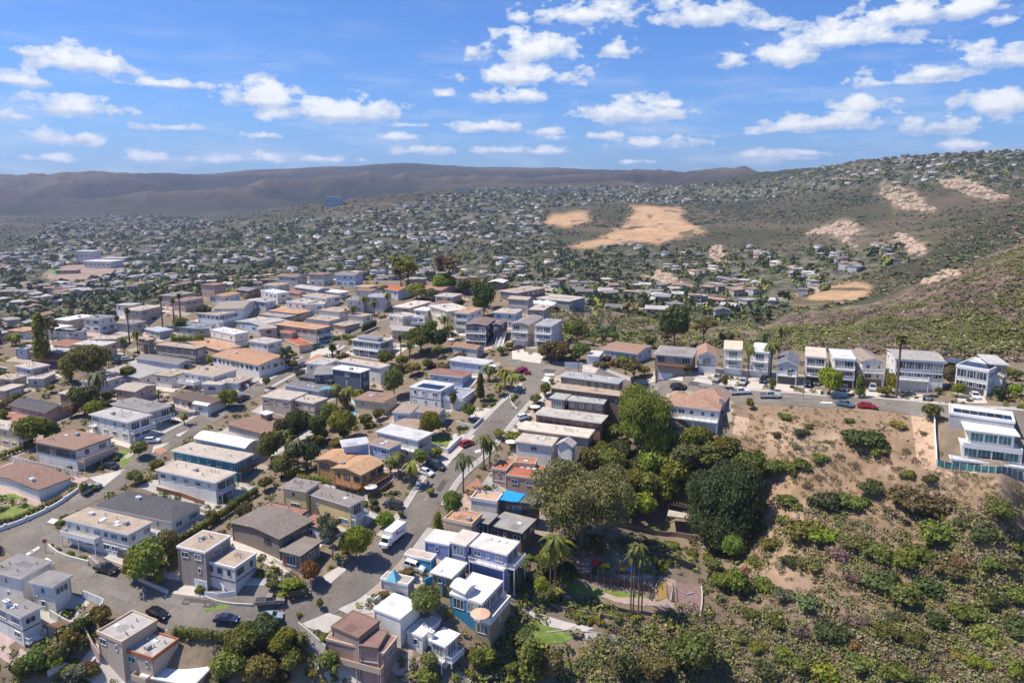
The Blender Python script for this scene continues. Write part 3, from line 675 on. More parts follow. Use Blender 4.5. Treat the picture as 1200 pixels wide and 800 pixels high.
def win_meshes():
    for key, (w, h, n) in dict(slim=(.7, 1.2, 1), single=(1.1, 1.25, 1), double=(1.9, 1.25, 2), wide=(2.7, 1.4, 3), door=(1.9, 2.15, 2), tall=(2.6, 2.2, 3)).items():
        for fk, fm in (('w', WHITE), ('d', DARK)):
            mb = MB(); t = .09
            mb.bb(-w/2, w/2, 0, .12, -h/2, -h/2 + t); mb.bb(-w/2, w/2, 0, .12, h/2 - t, h/2)
            mb.bb(-w/2, -w/2 + t, 0, .118, -h/2 + t, h/2 - t); mb.bb(w/2 - t, w/2, 0, .118, -h/2 + t, h/2 - t)
            for k in range(1, n):
                x = -w/2 + w * k / n; mb.bb(x - .035, x + .035, 0, .11, -h/2 + t, h/2 - t)
            pn = MB(); pn.bb(-w/2 + .05, w/2 - .05, .005, .05, -h/2 + .05, h/2 - .05)
            WIN[key + fk] = (mb.mesh('window', fm), pn.mesh('pane', GLASS), pn.mesh('pane', GLASS_T), w, h)
            PANES[id(WIN[key + fk][0])] = [pn.mesh('pane', m_) for m_ in (BLIND, GLASS2, BLIND2)]
win_meshes()
mb = MB()
for k in range(4): mb.bb(-.5, .5, 0, .06, k * .25 + .008, (k + 1) * .25 - .008)
mb.bb(-.5, .5, 0, .03, .001, .999); GARAGE = {'w': mb.mesh('garage_door', WHITE), 'd': mb.mesh('garage_door', flat('dark_garage', (.10, .09, .085), .6)), 'r': mb.mesh('garage_door', flat('red_garage', (.33, .08, .05), .7)), 'b': mb.mesh('garage_door', flat('brown_garage', (.22, .14, .1), .7))}
mb = MB(); mb.bb(-.5, .5, 0, .06, 0, 2.1); mb.box((.35, .09, 1.0), (.05, .05, .15)); DOOR = {'d': mb.mesh('door', DARK), 'r': mb.mesh('door', flat('red_door', (.5, .07, .03), .5)), 'b': mb.mesh('door', WOOD)}
mb = MB(); mb.cyl((0, 0, 0), .09, .6, 8); mb.cyl((0, 0, .6), .16, .08, 8); VENT = mb.mesh('vent_pipe', flat('grey_metal', (.3, .3, .3), .5, .4))
mb = MB(); mb.bb(-.6, .6, -.45, .45, 0, .16); mb.bb(-.52, .52, -.37, .37, .16, .2); SKYL = mb.mesh('skylight', flat('skylight_dome', (.66, .68, .70), .2))
mb = MB(); mb.bb(-.5, .5, -.5, .5, .0, .75); mb.cyl((0, 0, .75), .38, .05, 10); ACU = mb.mesh('air_conditioner', flat('ac_grey', (.38, .37, .35), .5))
HOUSES = []; FOOT = []
def solve_roof(px, py, h):
    return hit(px, py, h)
def plane_at(px, py, z):
    d = ray(px, py); s = (z - CAMZ) / d[2]; return Vector((d[0] * s, d[1] * s, z))
class Block: pass
def make_block(code, N, L, Rr, h, zabs=None, ref=None):
    N = PX(code, N); L = PX(code, L)
    if ref == 'L': zabs = hit(*L, h).z
    n = solve_roof(*N, h) if zabs is None else plane_at(*N, zabs)
    if n is None: print('NO HIT', code, N); return None
    z = n.z; l = plane_at(*L, z); b = Block()
    a = (l - n).to_2d(); n2 = n.to_2d()
    if isinstance(Rr, (int, float)):
        pr = Vector((-a.y, a.x)).normalized()
        if pr.dot(n2) < 0: pr = -pr
        c = pr * Rr
    else:
        r = plane_at(*PX(code, Rr), z); c = (r - n).to_2d()
        if a.length >= c.length:
            u = Vector((-a.y, a.x)).normalized(); c = u * c.dot(u)
        else:
            u = Vector((-c.y, c.x)).normalized(); a = u * a.dot(u)
    b.n = n2; b.a = a; b.c = c; b.z = z; b.h = h
    b.la = a.length; b.lc = c.length; b.ua = a.normalized(); b.uc = c.normalized()
    b.corners = [n2, n2 + c, n2 + a + c, n2 + a]     # N, R, B, L  (ccw or cw checked below)
    if (b.corners[1] - b.corners[0]).cross(b.corners[2] - b.corners[1]) < 0: b.flip = True
    else: b.flip = False
    b.g = [gz(p.x, p.y) for p in b.corners]
    return b
def place_win(house, key, org, p, ang, z, teal=False, lit=None):
    fr, pn, pt, w, h = WIN[key]
    o = link('window', fr, house, (p.x - org.x, p.y - org.y, z - org.z), ang)
    link('pane', pt if teal and rnd.random() < .7 else rnd.choice(PANES[id(fr)]) if rnd.random() < .45 else pn, o)
def face_windows(house, org, P, Q, out, zt, zb, style, fk, seedr, teal=False, skip=None):
    """windows over one wall from P to Q (2-D), OUT its outward normal"""
    L = (Q - P).length; u = (Q - P).normalized()
    if style == 'none' or L < 2.2: return
    if out.cross(u) > 0: u = -u; P, Q = Q, P    # local +x along wall, +y outward
    ang = math.atan2(out.y, out.x) - math.pi / 2
    n_st = max(1, int((zt - zb + .6) // 2.75)); st = (zt - zb) / n_st if n_st == 1 else 2.85
    for k in range(n_st):
        top = zt - k * 2.85; 
        if top - zb < 2.0: break
        if skip is not None and k >= skip: break
        if style == 'rib':
            n = max(1, int((L - .8) / 2.25)); 
            for q in range(n):
                x = .4 + (L - .8) * (q + .5) / n; place_win(house, 'wide' + fk if k else 'tall' + fk, org, P + (Q - P).normalized() * x + out * .0, ang, top - (1.45 if k == 0 else 1.35), teal)
        else:
            dens = {'std': 3.5, 'few': 6.0, 'many': 2.5}[style]
            n = max(1, int(L / dens))
            for q in range(n):
                x = L * (q + .5) / n + seedr.uniform(-.35, .35)
                if style != 'many' and seedr.random() < .12: continue
                kk = seedr.choice(['single', 'double', 'double', 'wide', 'slim']) if style != 'few' else seedr.choice(['slim', 'single', 'double'])
                w = WIN[kk + fk][3]
                if w > L / n - .4: kk = 'single' if L / n > 1.6 else 'slim'
                place_win(house, kk + fk, org, P + (Q - P).normalized() * x, ang, top - 1.25, teal)
def railing_mesh(L, D, solid=False, sides=True, mat=None, h=1.0):
    """a rail round three sides; local x 0..L, y 0..D outward"""
    mb = MB()
    if solid:
        mb.bb(0, L, D - .12, D, 0, h)
        if sides: mb.bb(0, .12, 0, D - .12, 0, h); mb.bb(L - .12, L, 0, D - .12, 0, h)
    else:
        segs = [((0, D - .04), (L, D - .04))] + ([((.04, 0), (.04, D - .08)), ((L - .04, 0), (L - .04, D - .08))] if sides else [])
        for (x0, y0), (x1, y1) in segs:
            l = math.hypot(x1 - x0, y1 - y0); n = max(1, int(l / 1.6)); m = max(2, int(l / .32))
            mb.bar((x0, y0, h), (x1, y1, h), .09, .07); mb.bar((x0, y0, .12), (x1, y1, .12), .05, .05)
            for q in range(n + 1): t = q / n; mb.bb(x0 + (x1 - x0) * t - .05, x0 + (x1 - x0) * t + .05, y0 + (y1 - y0) * t - .05, y0 + (y1 - y0) * t + .05, -.05, h + .04)
            for q in range(1, m): t = q / m; x, y = x0 + (x1 - x0) * t, y0 + (y1 - y0) * t; mb.bb(x - .02, x + .02, y - .02, y + .02, .12, h)
    return mb.mesh('railing', mat or WHITE)
def balcony(house, org, P, Q, out, z, D, mat=None, solid=False, posts=True, color=None):
    L = (Q - P).length; 
    u = (Q - P).normalized()
    if out.cross(u) > 0: P = Q; u = -u
    ang = math.atan2(out.y, out.x) - math.pi / 2
    # local x axis must run from P along the wall with y outward
    ex = Vector((math.cos(ang), math.sin(ang)))
    if ex.dot(u) < 0: P = P + u * L
    loc = (P.x - org.x, P.y - org.y, z - org.z)
    mb = MB(); mb.bb(0, L, 0, D, -.25, 0); o = mb.build('balcony', mat or WHITE, house, None, loc, ang)
    link('railing', railing_mesh(L, D, solid, mat=mat), o)
    if posts:
        pm = MB(); zz = gz(P.x + out.x * D, P.y + out.y * D) - z - .3
        if zz < -.6:
            n = max(1, int(L / 4.5))
            for q in range(n + 1): x = .12 + (L - .24) * q / n; pm.bb(x - .08, x + .08, D - .25, D - .09, zz, -.25)
            pm.build('post', mat or WHITE, o)
def house(desc, wall, blocks, code='A', cat='house', sn=None, trim='w', frames='w', name='house', group=None, extra=None):
    sr = random.Random(hash(desc) % 9973 if False else sum(map(ord, desc)) * 7 % 9973)
    bs = []
    for bl in blocks:
        N, L, Rr, h, kind, rc = bl[:6]; op = bl[6] if len(bl) > 6 else {}
        zabs = None
        if 'dz' in op: zabs = bs[0][0].z + op['dz']
        b = make_block(op.get('code', code), N, L, Rr, h, zabs, op.get('ref'))
        if b is None: return None
        bs.append((b, kind, rc, op))
    b0 = bs[0][0]; cen = (b0.corners[0] + b0.corners[2]) / 2
    org = Vector((cen.x, cen.y, min(b0.g)))
    root = empty(name, org); root['label'] = desc; root['category'] = cat
    if group: root['group'] = group
    root['_sn'] = sn or desc
    for (b, kind, rc, op) in bs:
        FOOT.append([(p.x, p.y) for p in b.corners])
        ov = op.get('ov', .15 if kind == 'par' else .45); ov = min(ov, b.la * .2, b.lc * .2)
        wc = [b.n + b.ua * ov + b.uc * ov, b.n + b.c - b.uc * ov + b.ua * ov, b.n + b.a + b.c - (b.ua + b.uc) * ov, b.n + b.a - b.ua * ov + b.uc * ov]
        zb = min(b.g) - 1.2
        zt = b.z - (.3 if kind != 'par' else 0)
        if 'zb' in op: zb = b.z + op['zb']
        loc = lambda p: (p.x - org.x, p.y - org.y)
        poly = [loc(p) for p in wc]
        if b.flip: poly = poly[::-1]
        mb = MB(); mb.prism(poly, zb - org.z, zt - org.z)
        wcol = op.get('wall', wall)
        mb.build('wall', op.get('wm', WALL), root, wcol)
        # roof
        rp = [loc(p) for p in b.corners]
        if b.flip: rp = rp[::-1]
        zr = b.z - org.z; mb = MB(); fm = FASC[op.get('trim', trim)]
        rmat = SHIN if kind in ('gab', 'gac', 'hip') else ROOF
        if kind == 'flat':
            mb.cur = 1; mb.prism(rp, zr - .3, zr - .02); mb.cur = 0
            q = [(p[0] * .985 + (sum(x[0] for x in rp) / 4) * .015, p[1] * .985 + (sum(x[1] for x in rp) / 4) * .015) for p in rp]
            mb.prism(q, zr - .02, zr + .04)
        elif kind == 'par':
            q = [loc(p) for p in (b.n + (b.ua + b.uc) * .25, b.n + b.c + (b.ua - b.uc) * .25, b.n + b.a + b.c - (b.ua + b.uc) * .25, b.n + b.a + (b.uc - b.ua) * .25)]
            if b.flip: q = q[::-1]
            mb.prism(q, zr - .01, zr + .05)
            pm = MB()
            for i2 in range(4):
                o1, o2, q1, q2 = rp[i2], rp[(i2 + 1) % 4], q[i2], q[(i2 + 1) % 4]
                pm.prism([o1, o2, q2, q1], zr - .35, zr + op.get('ph', .38))
            pm.build('parapet', fm, root)
        elif kind in ('gab', 'gac', 'hip', 'arch'):
            # axes: ridge runs along a (gab/arch) or along c (gac)
            if kind == 'gac': A, C, ua, uc = b.c, b.a, b.uc, b.ua
            else: A, C, ua, uc = b.a, b.c, b.ua, b.uc
            n0 = b.n; W = C.length; rise = op.get('rise', W * .16)
            P3 = lambda p, z: (p.x - org.x, p.y - org.y, z - org.z)
            if kind == 'hip':
                ins = min(W / 2, A.length / 2 - .05)
                r1 = n0 + ua * ins + C / 2; r2 = n0 + A - ua * ins + C / 2
                V = [P3(n0, b.z), P3(n0 + A, b.z), P3(n0 + A + C, b.z), P3(n0 + C, b.z), P3(r1, b.z + rise), P3(r2, b.z + rise)] + [P3(n0, b.z - .25), P3(n0 + A, b.z - .25), P3(n0 + A + C, b.z - .25), P3(n0 + C, b.z - .25)]
                mb.add(V, [(0, 1, 5, 4), (1, 2, 5), (2, 3, 4, 5), (3, 0, 4)]); mb.cur = 1
                mb.add(V, [(6, 7, 1, 0), (7, 8, 2, 1), (8, 9, 3, 2), (9, 6, 0, 3), (6, 9, 8, 7)])
            else:
                ns = 2 if kind != 'arch' else 8
                prof = [(i2 / ns, (1 - abs(2 * i2 / ns - 1)) if kind != 'arch' else math.sin(math.pi * i2 / ns)) for i2 in range(ns + 1)]
                V = []
                for e in (0, 1):
                    for (s_, r_) in prof: V.append(P3(n0 + A * e + C * s_, b.z + rise * r_))
                    for (s_, r_) in prof: V.append(P3(n0 + A * e + C * s_, b.z + rise * r_ - .22))
                m_ = ns + 1
                mb.add(V, [(i2, i2 + 2 * m_, i2 + 1 + 2 * m_, i2 + 1) for i2 in range(ns)])
                mb.cur = 1
                mb.add(V, [(i2 + m_, i2 + 1 + m_, i2 + 1 + 3 * m_, i2 + 3 * m_) for i2 in range(ns)] + [(i2, i2 + 1, i2 + 1 + m_, i2 + m_) for i2 in range(ns)] + [(i2 + 2 * m_, i2 + 3 * m_, i2 + 1 + 3 * m_, i2 + 1 + 2 * m_) for i2 in range(ns)] + [(0, m_, 3 * m_, 2 * m_), (ns, ns + 2 * m_, ns + 3 * m_, ns + m_)])
                # gable ends
                gm = MB(); ovv = ov
                for e in (0, 1):
                    base = n0 + (ua * ovv if e == 0 else A - ua * ovv)
                    tops = [P3(base + uc * min(max(W * s_, ovv), W - ovv), b.z + rise * r_ - .23) for (s_, r_) in prof]
                    t2 = [(x + ua.x * (.15 if e == 0 else -.15), y + ua.y * (.15 if e == 0 else -.15), z_) for (x, y, z_) in tops]
                    k0 = P3(base + uc * ovv, b.z - .5); k1 = P3(base + uc * (W - ovv), b.z - .5); sh = ua * (.15 if e == 0 else -.15)
                    Vv = tops + [k1, k0] + t2 + [(k1[0] + sh.x, k1[1] + sh.y, k1[2]), (k0[0] + sh.x, k0[1] + sh.y, k0[2])]
                    nn = len(tops) + 2
                    if e: gm.build('gable_wall', WALL, root, wcol); gm = MB()
                    gm.add(Vv, [tuple(range(nn)), tuple(range(2 * nn - 1, nn - 1, -1))] + [(i2, (i2 + 1) % nn, nn + (i2 + 1) % nn, nn + i2) for i2 in range(nn)])
                gm.build('gable_wall', WALL, root, wcol)
        if kind in ('arch',): rmat = ROOF
        ro = link('roof', mb.mesh('roof', [rmat, fm]), root, color=rc)
        ctr = (b.corners[0] + b.corners[2]) / 2
        # roof furniture
        if kind in ('flat', 'par') and not op.get('bare') and b.la * b.lc > 40:
            for q in range(sr.randint(3, 7)):
                s1, s2 = sr.uniform(.15, .85), sr.uniform(.2, .8); p = b.n + b.a * s1 + b.c * s2
                link('vent_pipe', VENT, ro, (p.x - org.x, p.y - org.y, zr))
            if sr.random() < .55:
                for q in range(sr.randint(1, 2)):
                    p = b.n + b.a * sr.uniform(.2, .8) + b.c * sr.uniform(.25, .75); link('skylight', SKYL, ro, (p.x - org.x, p.y - org.y, zr + .03), math.atan2(b.ua.y, b.ua.x))
            if sr.random() < .3:
                p = b.n + b.a * sr.uniform(.2, .8) + b.c * sr.uniform(.25, .75); link('air_conditioner', ACU, ro, (p.x - org.x, p.y - org.y, zr + .03), math.atan2(b.ua.y, b.ua.x))
        for (s1, s2) in op.get('sky', []):
            p = b.n + b.a * s1 + b.c * s2; link('skylight', SKYL, ro, (p.x - org.x, p.y - org.y, zr + .05), math.atan2(b.ua.y, b.ua.x))
        if 'chim' in op:
            s1, s2, cm, ch = op['chim']; p = b.n + b.a * s1 + b.c * s2; mb = MB(); mb.bb(-.55, .55, -.4, .4, -1.5 if op.get('chin', 1) else -b.h, ch); mb.bb(-.62, .62, -.47, .47, ch, ch + .12); mb.cyl((0, 0, ch + .12), .16, .3, 8)
            mb.build('chimney', {'b': BRICKM, 'w': WHITE, 's': CONC}[cm], ro, None, (p.x - org.x, p.y - org.y, zr), math.atan2(b.ua.y, b.ua.x))
        if 'sol' in op:
            s1, s2, na, nc = op['sol']; aang = math.atan2(b.ua.y, b.ua.x)
            pmesh = MB(); pmesh.bb(-.82, .82, -.5, .5, 0, .05); pmesh = pmesh.mesh('solar_panel', SOLAR)
            for q in range(na):
                for q2 in range(nc):
                    p = b.n + b.a * s1 + b.c * s2 + b.ua * q * 1.72 + b.uc * q2 * 1.08
                    link('solar_panel', pmesh, ro, (p.x - org.x, p.y - org.y, zr + .12), aang)
        # patched roofing felt, eaves gutters, wall bands, downpipes: the small things that make a house lived in
        if kind in ('flat', 'par') and b.la > 6 and b.lc > 5:
            for q in range(sr.randint(1, 3)):
                w_, d_ = sr.uniform(1.2, b.la * .4), sr.uniform(1, b.lc * .45); s1, s2 = sr.uniform(.06, .55) * b.la, sr.uniform(.06, .5) * b.lc
                p0 = b.n + b.ua * s1 + b.uc * s2; Q = [p0, p0 + b.ua * w_, p0 + b.ua * w_ + b.uc * d_, p0 + b.uc * d_]; Q = [loc(x) for x in (Q if not b.flip else Q[::-1])]
                if b.flip is False: pass
                k_ = sr.uniform(.72, 1.1); m2 = MB(); zt2 = zr + (.055 if kind == 'par' else .045); m2.prism(Q, zt2 - .03, zt2 + .012 + q * .006); m2.build('felt_patch', ROOF, ro, tuple(min(.8, c_ * k_) for c_ in rc))
        if b.h > 5 and sr.random() < .45 and kind != 'arch' and 'zb' not in op:
            m2 = MB(); zz = zr - 3.15
            for (A_, B_) in ((wc[0], wc[1]), (wc[0], wc[3])):
                a3, b3 = loc(A_), loc(B_); o3 = (-b.uc if B_ is wc[3] else -b.ua) * .04; m2.bar((a3[0] + o3.x, a3[1] + o3.y, zz), (b3[0] + o3.x, b3[1] + o3.y, zz), .06, .2)
            m2.build('wall_band', FASC[sr.choice('wwdt')], root)
        if b.h > 3 and 'zb' not in op:
            for (W_, o3) in ((wc[0], -b.ua - b.uc), (wc[1], -b.ua), (wc[3], -b.uc)):
                q3 = loc(W_ + o3.normalized() * .07 + (b.uc * -.3 if W_ is wc[1] else b.ua * -.3 if W_ is wc[3] else Vector((0, 0)))); m2 = MB(); m2.cyl((q3[0], q3[1], min(b.g) - org.z - .3), .06, b.h - .2, 6); m2.build('downpipe', WHITE if sr.random() < .6 else MATTE, root, tuple(c_ * .6 for c_ in wcol))
        # windows and doors
        fk = op.get('fr', frames); teal = op.get('teal', False)
        outL = -b.uc; outR = -b.ua
        wl = op.get('wl', 'std'); wr = op.get('wr', 'std')
        zg = zb + 1.4
        if kind in ('gab', 'gac', 'hip', 'flat', 'arch'): ztw = b.z - .35
        else: ztw = b.z - .2
        gL = op.get('garL'); gR = op.get('garR')
        face_windows(root, org, wc[0], wc[3], outL, ztw, max(b.g[0], b.g[3]) if 'zb' not in op else zb, wl, fk, sr, teal, skip=op.get('skL'))
        face_windows(root, org, wc[0], wc[1], outR, ztw, max(b.g[0], b.g[1]) if 'zb' not in op else zb, wr, fk, sr, teal, skip=op.get('skR'))
        if b.h > 3: 
            face_windows(root, org, wc[2], wc[3], -outR, ztw, max(b.g[2], b.g[3]) if 'zb' not in op else zb, 'few', fk, sr)
            face_windows(root, org, wc[2], wc[1], -outL, ztw, max(b.g[2], b.g[1]) if 'zb' not in op else zb, 'few', fk, sr)
        for side, gg in (('L', gL), ('R', gR)):
            if gg:
                # (position 0..1 along from N, width, colour)
                P, U, out, ln = (wc[0], b.ua, outL, b.la) if side == 'L' else (wc[0], b.uc, outR, b.lc)
                p = P + U * gg[0] * (ln - 2 * ov); z0 = gz(p.x + out.x * .5, p.y + out.y * .5)
                o = link('garage_door', GARAGE[gg[2]], root, (p.x + out.x * .02 - org.x, p.y + out.y * .02 - org.y, z0 - org.z), math.atan2(out.y, out.x) - math.pi / 2)
                o.scale = (gg[1], 1, 2.3)
        for (side, pos, cm) in op.get('doors', []):
            P, U, out, ln = (wc[0], b.ua, outL, b.la) if side == 'L' else (wc[0], b.uc, outR, b.lc)
            p = P + U * pos * (ln - 2 * ov); z0 = gz(p.x, p.y); link('door', DOOR[cm], root, (p.x - org.x, p.y - org.y, max(z0, zb) - org.z + .05), math.atan2(out.y, out.x) - math.pi / 2)
        for bal in op.get('bal', []):
            side, drop, D = bal[:3]; f0, f1 = bal[3:5] if len(bal) > 4 else (0, 1); solid = bal[5] if len(bal) > 5 else False
            if side == 'L': P, Q, out = wc[0], wc[3], outL
            else: P, Q, out = wc[0], wc[1], outR
            p1 = P + (Q - P) * f0; p2 = P + (Q - P) * f1
            balcony(root, org, p1, p2, out, b.z - drop, D, solid=solid, mat={'w': WHITE, 'd': DARK, 'b': WOOD, 't': FASC['t']}[bal[6] if len(bal) > 6 else 'w'])
    HOUSES.append((root, bs)); root['_pxy'] = list(project(cen.x, cen.y, b0.z))
    return root, bs
Hn = house
# --- lower left, round the bend of the lower road
Hn('white corner house with grey roofs and teal glass doors beside the fenced patio', wW, [((250,350),(130,325),(385,300),6.4,'flat',GREY,dict(wl='few',wr='std',teal=1)), ((100,310),(-70,270),(235,225),6.8,'flat',GREY,dict(wl='few',wr='none'))], 'I', sn='the white corner house')
Hn('white house with brick chimney cap and grey roof at the lower edge by the pergola', wW, [((95,495),(-40,430),(190,435),7.0,'flat',GREY,dict(chim=(.62,.2,'w',1.3),wr='many',bal=[('R',5.4,1.6)]))], 'I', sn='the white house by the pergola')
Hn('large beige house with three stepped flat roofs below the lower road', wB, [((570,615),(440,570),(740,510),8.6,'par',LGREY,dict(trim='t',wl='std',wr='few')), ((715,690),(575,645),(850,600),6.8,'par',LGREY,dict(trim='r',wl='many',wr='std',teal=1,bal=[('L',4.4,1.3,.1,.6,True,'t')])), ((905,815),(650,765),(1020,710),4.2,'flat',WHT,dict(wl='none',wr='few',bare=1))], 'I', sn='the large beige house')
Hn('white and tan brick house with an outside stair and two flat brown roofs', wGB, [((720,380),(450,320),(985,225),8.6,'par',TAN,dict(ph=.1,garL=(.22,3.4,'w'),wl='std',wr='few',wall=(.36,.29,.25))), ((1000,525),(720,455),(1240,390),6.2,'par',TAN,dict(ph=.1,wl='many',wr='many',skL=1,wall=(.62,.58,.54),fr='d'))], 'r', sn='the house with the outside stair')
Hn('cream house with a flat tan roof in three strips on the corner of two roads', wW, [((600,705),(290,630),(725,645),6.6,'flat',TAN,dict(wl='many',wr='many',sky=[(.55,.5),(.35,.5)],chim=(.78,.6,'w',.5),bal=[('L',3.3,1.5,.45,1.0,True),('R',3.3,2.4,0,1,True)],garL=(.12,3.2,'d')))], 'E', sn='the cream corner house')
Hn('long low white house with a dark grey hipped roof and white chimney', wW, [((805,645),(440,570),(965,568),3.3,'hip',DGREY,dict(rise=1.2,chim=(.62,.5,'w',1.7),wl='few',wr='std',teal=1))], 'E', sn='the dark hipped roof house')
Hn('white two-storey house with a pale flat roof and small end balcony', wW, [((1010,462),(725,400),(1100,410),6.0,'flat',LTAN,dict(wl='std',wr='rib',bal=[('R',3.1,1.3,.1,.7)],sky=[]))], 'E', sn='the white house next to the teal one')
Hn('teal two-storey house with a long pale roof', wT, [((1105,368),(800,310),(1190,325),5.8,'flat',LTAN,dict(wl='std',wr='rib',teal=1,bal=[('R',3.0,1.5,0,1,False,'b')]))], 'E', sn='the teal house')
Hn('white house with a bright curved roof beside the left road', wW, [((1150,300),(905,252),(1238,268),5.2,'arch',WHT,dict(rise=1.1,wl='few',wr='std'))], 'E', sn='the curved roof house')
Hn('white house with a reddish brown roof and a long dark carport balcony', wL, [((355,310),(155,270),(525,245),6.2,'flat',BRN,dict(trim='b',wl='rib',skL=1,wr='std',bal=[('R',3.2,2.6,0,1,True,'t')],fr='d'))], 'E', sn='the brown roofed house with a carport')
Hn('low white house with a brown roof and white chimney behind a lawn', wW, [((178,497),(-90,420),(330,430),3.3,'gac',BRN,dict(trim='b',rise=1.0,chim=(.25,.25,'w',1.1),wl='many'))], 'E', sn='the low house by the lawn')
Hn('boxy white house with a pale flat roof and glazed corner balcony', wW, [((600,180),(415,140),(705,140),6.8,'flat',LGREY,dict(wl='std',wr='rib',bal=[('R',3.3,1.9),('L',3.3,1.4,.85,1.0)]))], 'E', sn='the boxy white house')
Hn('grey flat roofed house with a white balcony on the left road', wG, [((700,132),(515,90),(810,100),5.8,'flat',GREY,dict(wl='few',wr='rib',bal=[('R',3.2,1.8)]))], 'E', sn='the grey house with a white balcony')
Hn('low white house with a dark roof and white skylight box beside the left road', wL, [((745,525),(400,440),(915,463),3.3,'gab',DBRN,dict(rise=.5,trim='d',wl='std',wr='few',sky=[(.35,.3),(.6,.5)])), ((745,525),(600,500),(790,505),3.9,'arch',WHT,dict(rise=.5,wl='few',wr='none'))], 'f', sn='the low dark roofed house')
Hn('wide tan roofed house with white terraces and a red garage door', wL, [((800,250),(505,205),(1020,180),5.0,'flat',TAN,dict(wl='many',wr='few',bal=[('L',3.2,3.0,.45,1,True)])), ((880,325),(720,300),(1000,262),3.4,'flat',LTAN,dict(wl='std',wr='few')), ((1030,312),(985,262),(1175,255),3.0,'flat',TAN,dict(garR=(.5,5,'r'),wl='none',wr='none',ov=.3))], 'f', sn='the house with a red garage')
Hn('long low pale blue house with a grey roof', wLB, [((470,132),(62,72),(600,92),3.4,'gab',GREY,dict(rise=.7,wl='std',wr='few',fr='d'))], 'f', sn='the long pale blue house')
Hn('low grey roofed house with a red brick chimney', wL, [((655,572),(495,535),(790,530),3.3,'gab',LGREY,dict(rise=.7,chim=(.62,.1,'b',1.4),wl='many',wr='few'))], 'A', sn='the brick chimney house')
Hn('grey brown two-storey stone house with a flat roof and round roof drum', wGB, [((630,632),(245,590),(742,602),6.6,'flat',TAN,dict(wl='std',wr='rib',trim='d'))], 'b', sn='the grey brown stone house')
Hn('long white house under a peach gabled roof with a white chimney', wW, [((303,428),(247,416.5),(326,415),5.0,'gab',ORG_,dict(rise=1.2,trim='t',wl='many',wr='many',fr='d',chim=(.72,.35,'w',1.3)))], 'x', sn='the long peach roofed house')
Hn('white cube house with a flat white roof beside the tan roofed bungalow', wW, [((1000,500),(765,450),(1150,480),5.8,'par',WHT,dict(wl='few',wr='few'))], 'b', sn='the white cube house')
Hn('low bungalow with a wide flat orange tan roof', wP, [((860,640),(550,560),(1040,595),3.2,'flat',ORG_,dict(wl='std'))], 'b', sn='the orange tan bungalow')
Hn('small blue white gabled house next to a clipped hedge', wLB, [((312,384),(275,376),(330,375),5.2,'gac',LGREY,dict(rise=1.0,wl='std'))], 'x', sn='the blue white gabled house')
Hn('white house with large windows and a tan roof', wW, [((850,312),(640,290),(1025,268),6.4,'flat',TAN,dict(wl='many',wr='rib',bal=[('R',3.2,2.2,0,1,True)]))], 'b', sn='the large windowed white house')
Hn('big house with a grey tan sloping roof on the plateau edge', wW, [((285,361),(256,358),(300,352),6.6,'gab',(.40,.34,.28),dict(rise=1.2,wl='few',wr='std'))], 'x', sn='the big grey tan roofed house')
Hn('house with a dark blue grey roof and four skylights', wG, [((610,442),(350,412),(660,380),3.8,'flat',(.22,.23,.27),dict(bare=1,trim='d',sky=[(.2,.3),(.4,.3),(.25,.6),(.45,.6)],wl='std')), ((770,440),(625,425),(815,400),3.4,'flat',(.24,.24,.26),dict(wl='std',trim='d'))], 'b', sn='the skylight house')
Hn('small house with a pale blue grey flat roof under the palms', wG, [((290,470),(150,440),(400,440),3.6,'flat',(.42,.46,.52),dict(bare=1))], 'b', sn='the blue grey roof by the palms')
Hn('brown and pink two-storey house with a tan roof', wBR, [((691,393),(640,380),(722,385),6.6,'flat',TAN,dict(wr='many',code='A'))], 'A', sn='the brown and pink house')
Hn('cream house on a dark base with two framed windows', wC, [((970,600),(670,585),(1130,562),6.4,'flat',(.55,.52,.48),dict(wl='few',wr='many',garL=(.25,4,'d')))], 'a', sn='the cream house with framed windows')
Hn('low house with a long tan roof on the plateau rim', wB, [((1120,535),(840,540),(1230,500),4.0,'flat',LTAN,dict())], 'a', sn='the low tan roof on the rim')
Hn('pale green white house with a bow front', wC, [((680,462),(520,452),(735,440),5.6,'par',LGREY,dict(wall=(.60,.66,.58),wl='many',trim='d')), ((765,470),(700,462),(815,446),5.2,'par',(.2,.2,.22),dict(wall=(.60,.64,.62)))], 'a', sn='the pale bow fronted house')
Hn('low house with a brown and rust tiled roof', wP, [((640,605),(480,580),(830,550),3.0,'gab',RBRN,dict(rise=.8,wl='few'))], 'a', sn='the rust tiled bungalow')
Hn('red brick house with a broad grey white roof beside the tall shaggy tree', (.28,.12,.09), [((570,668),(265,655),(690,625),5.6,'flat',(.50,.46,.42),dict(trim='d',wl='std',fr='d'))], 'a', sn='the red brick house')
Hn('small blue grey house with a pale roof on the left road', wLB, [((250,628),(135,625),(380,590),4.4,'flat',LGREY,dict(wl='few',bare=1))], 'a', sn='the small blue grey house')
Hn('lilac grey house with a pale upper roof and lower wing', wLB, [((290,178),(130,146),(445,132),4.8,'flat',LTAN,dict(wl='many',wr='rib',wall=(.50,.52,.62))), ((410,268),(300,245),(535,212),3.1,'flat',LTAN,dict(wl='few',wall=(.62,.60,.58)))], 'e', sn='the lilac grey house')
Hn('wide low house with a flat tan roof beside the garage court', wB, [((120,275),(-80,262),(255,232),4.0,'flat',TAN,dict())], 'e', sn='the wide low tan house')
Hn('beige garage with a white door beside the low tan house', wB, [((50,382),(-50,362),(240,322),3.6,'flat',LTAN,dict(garR=(.5,4.8,'w'),wl='none',wr='none',bare=1))], 'e', cat='garage', sn='the beige garage')
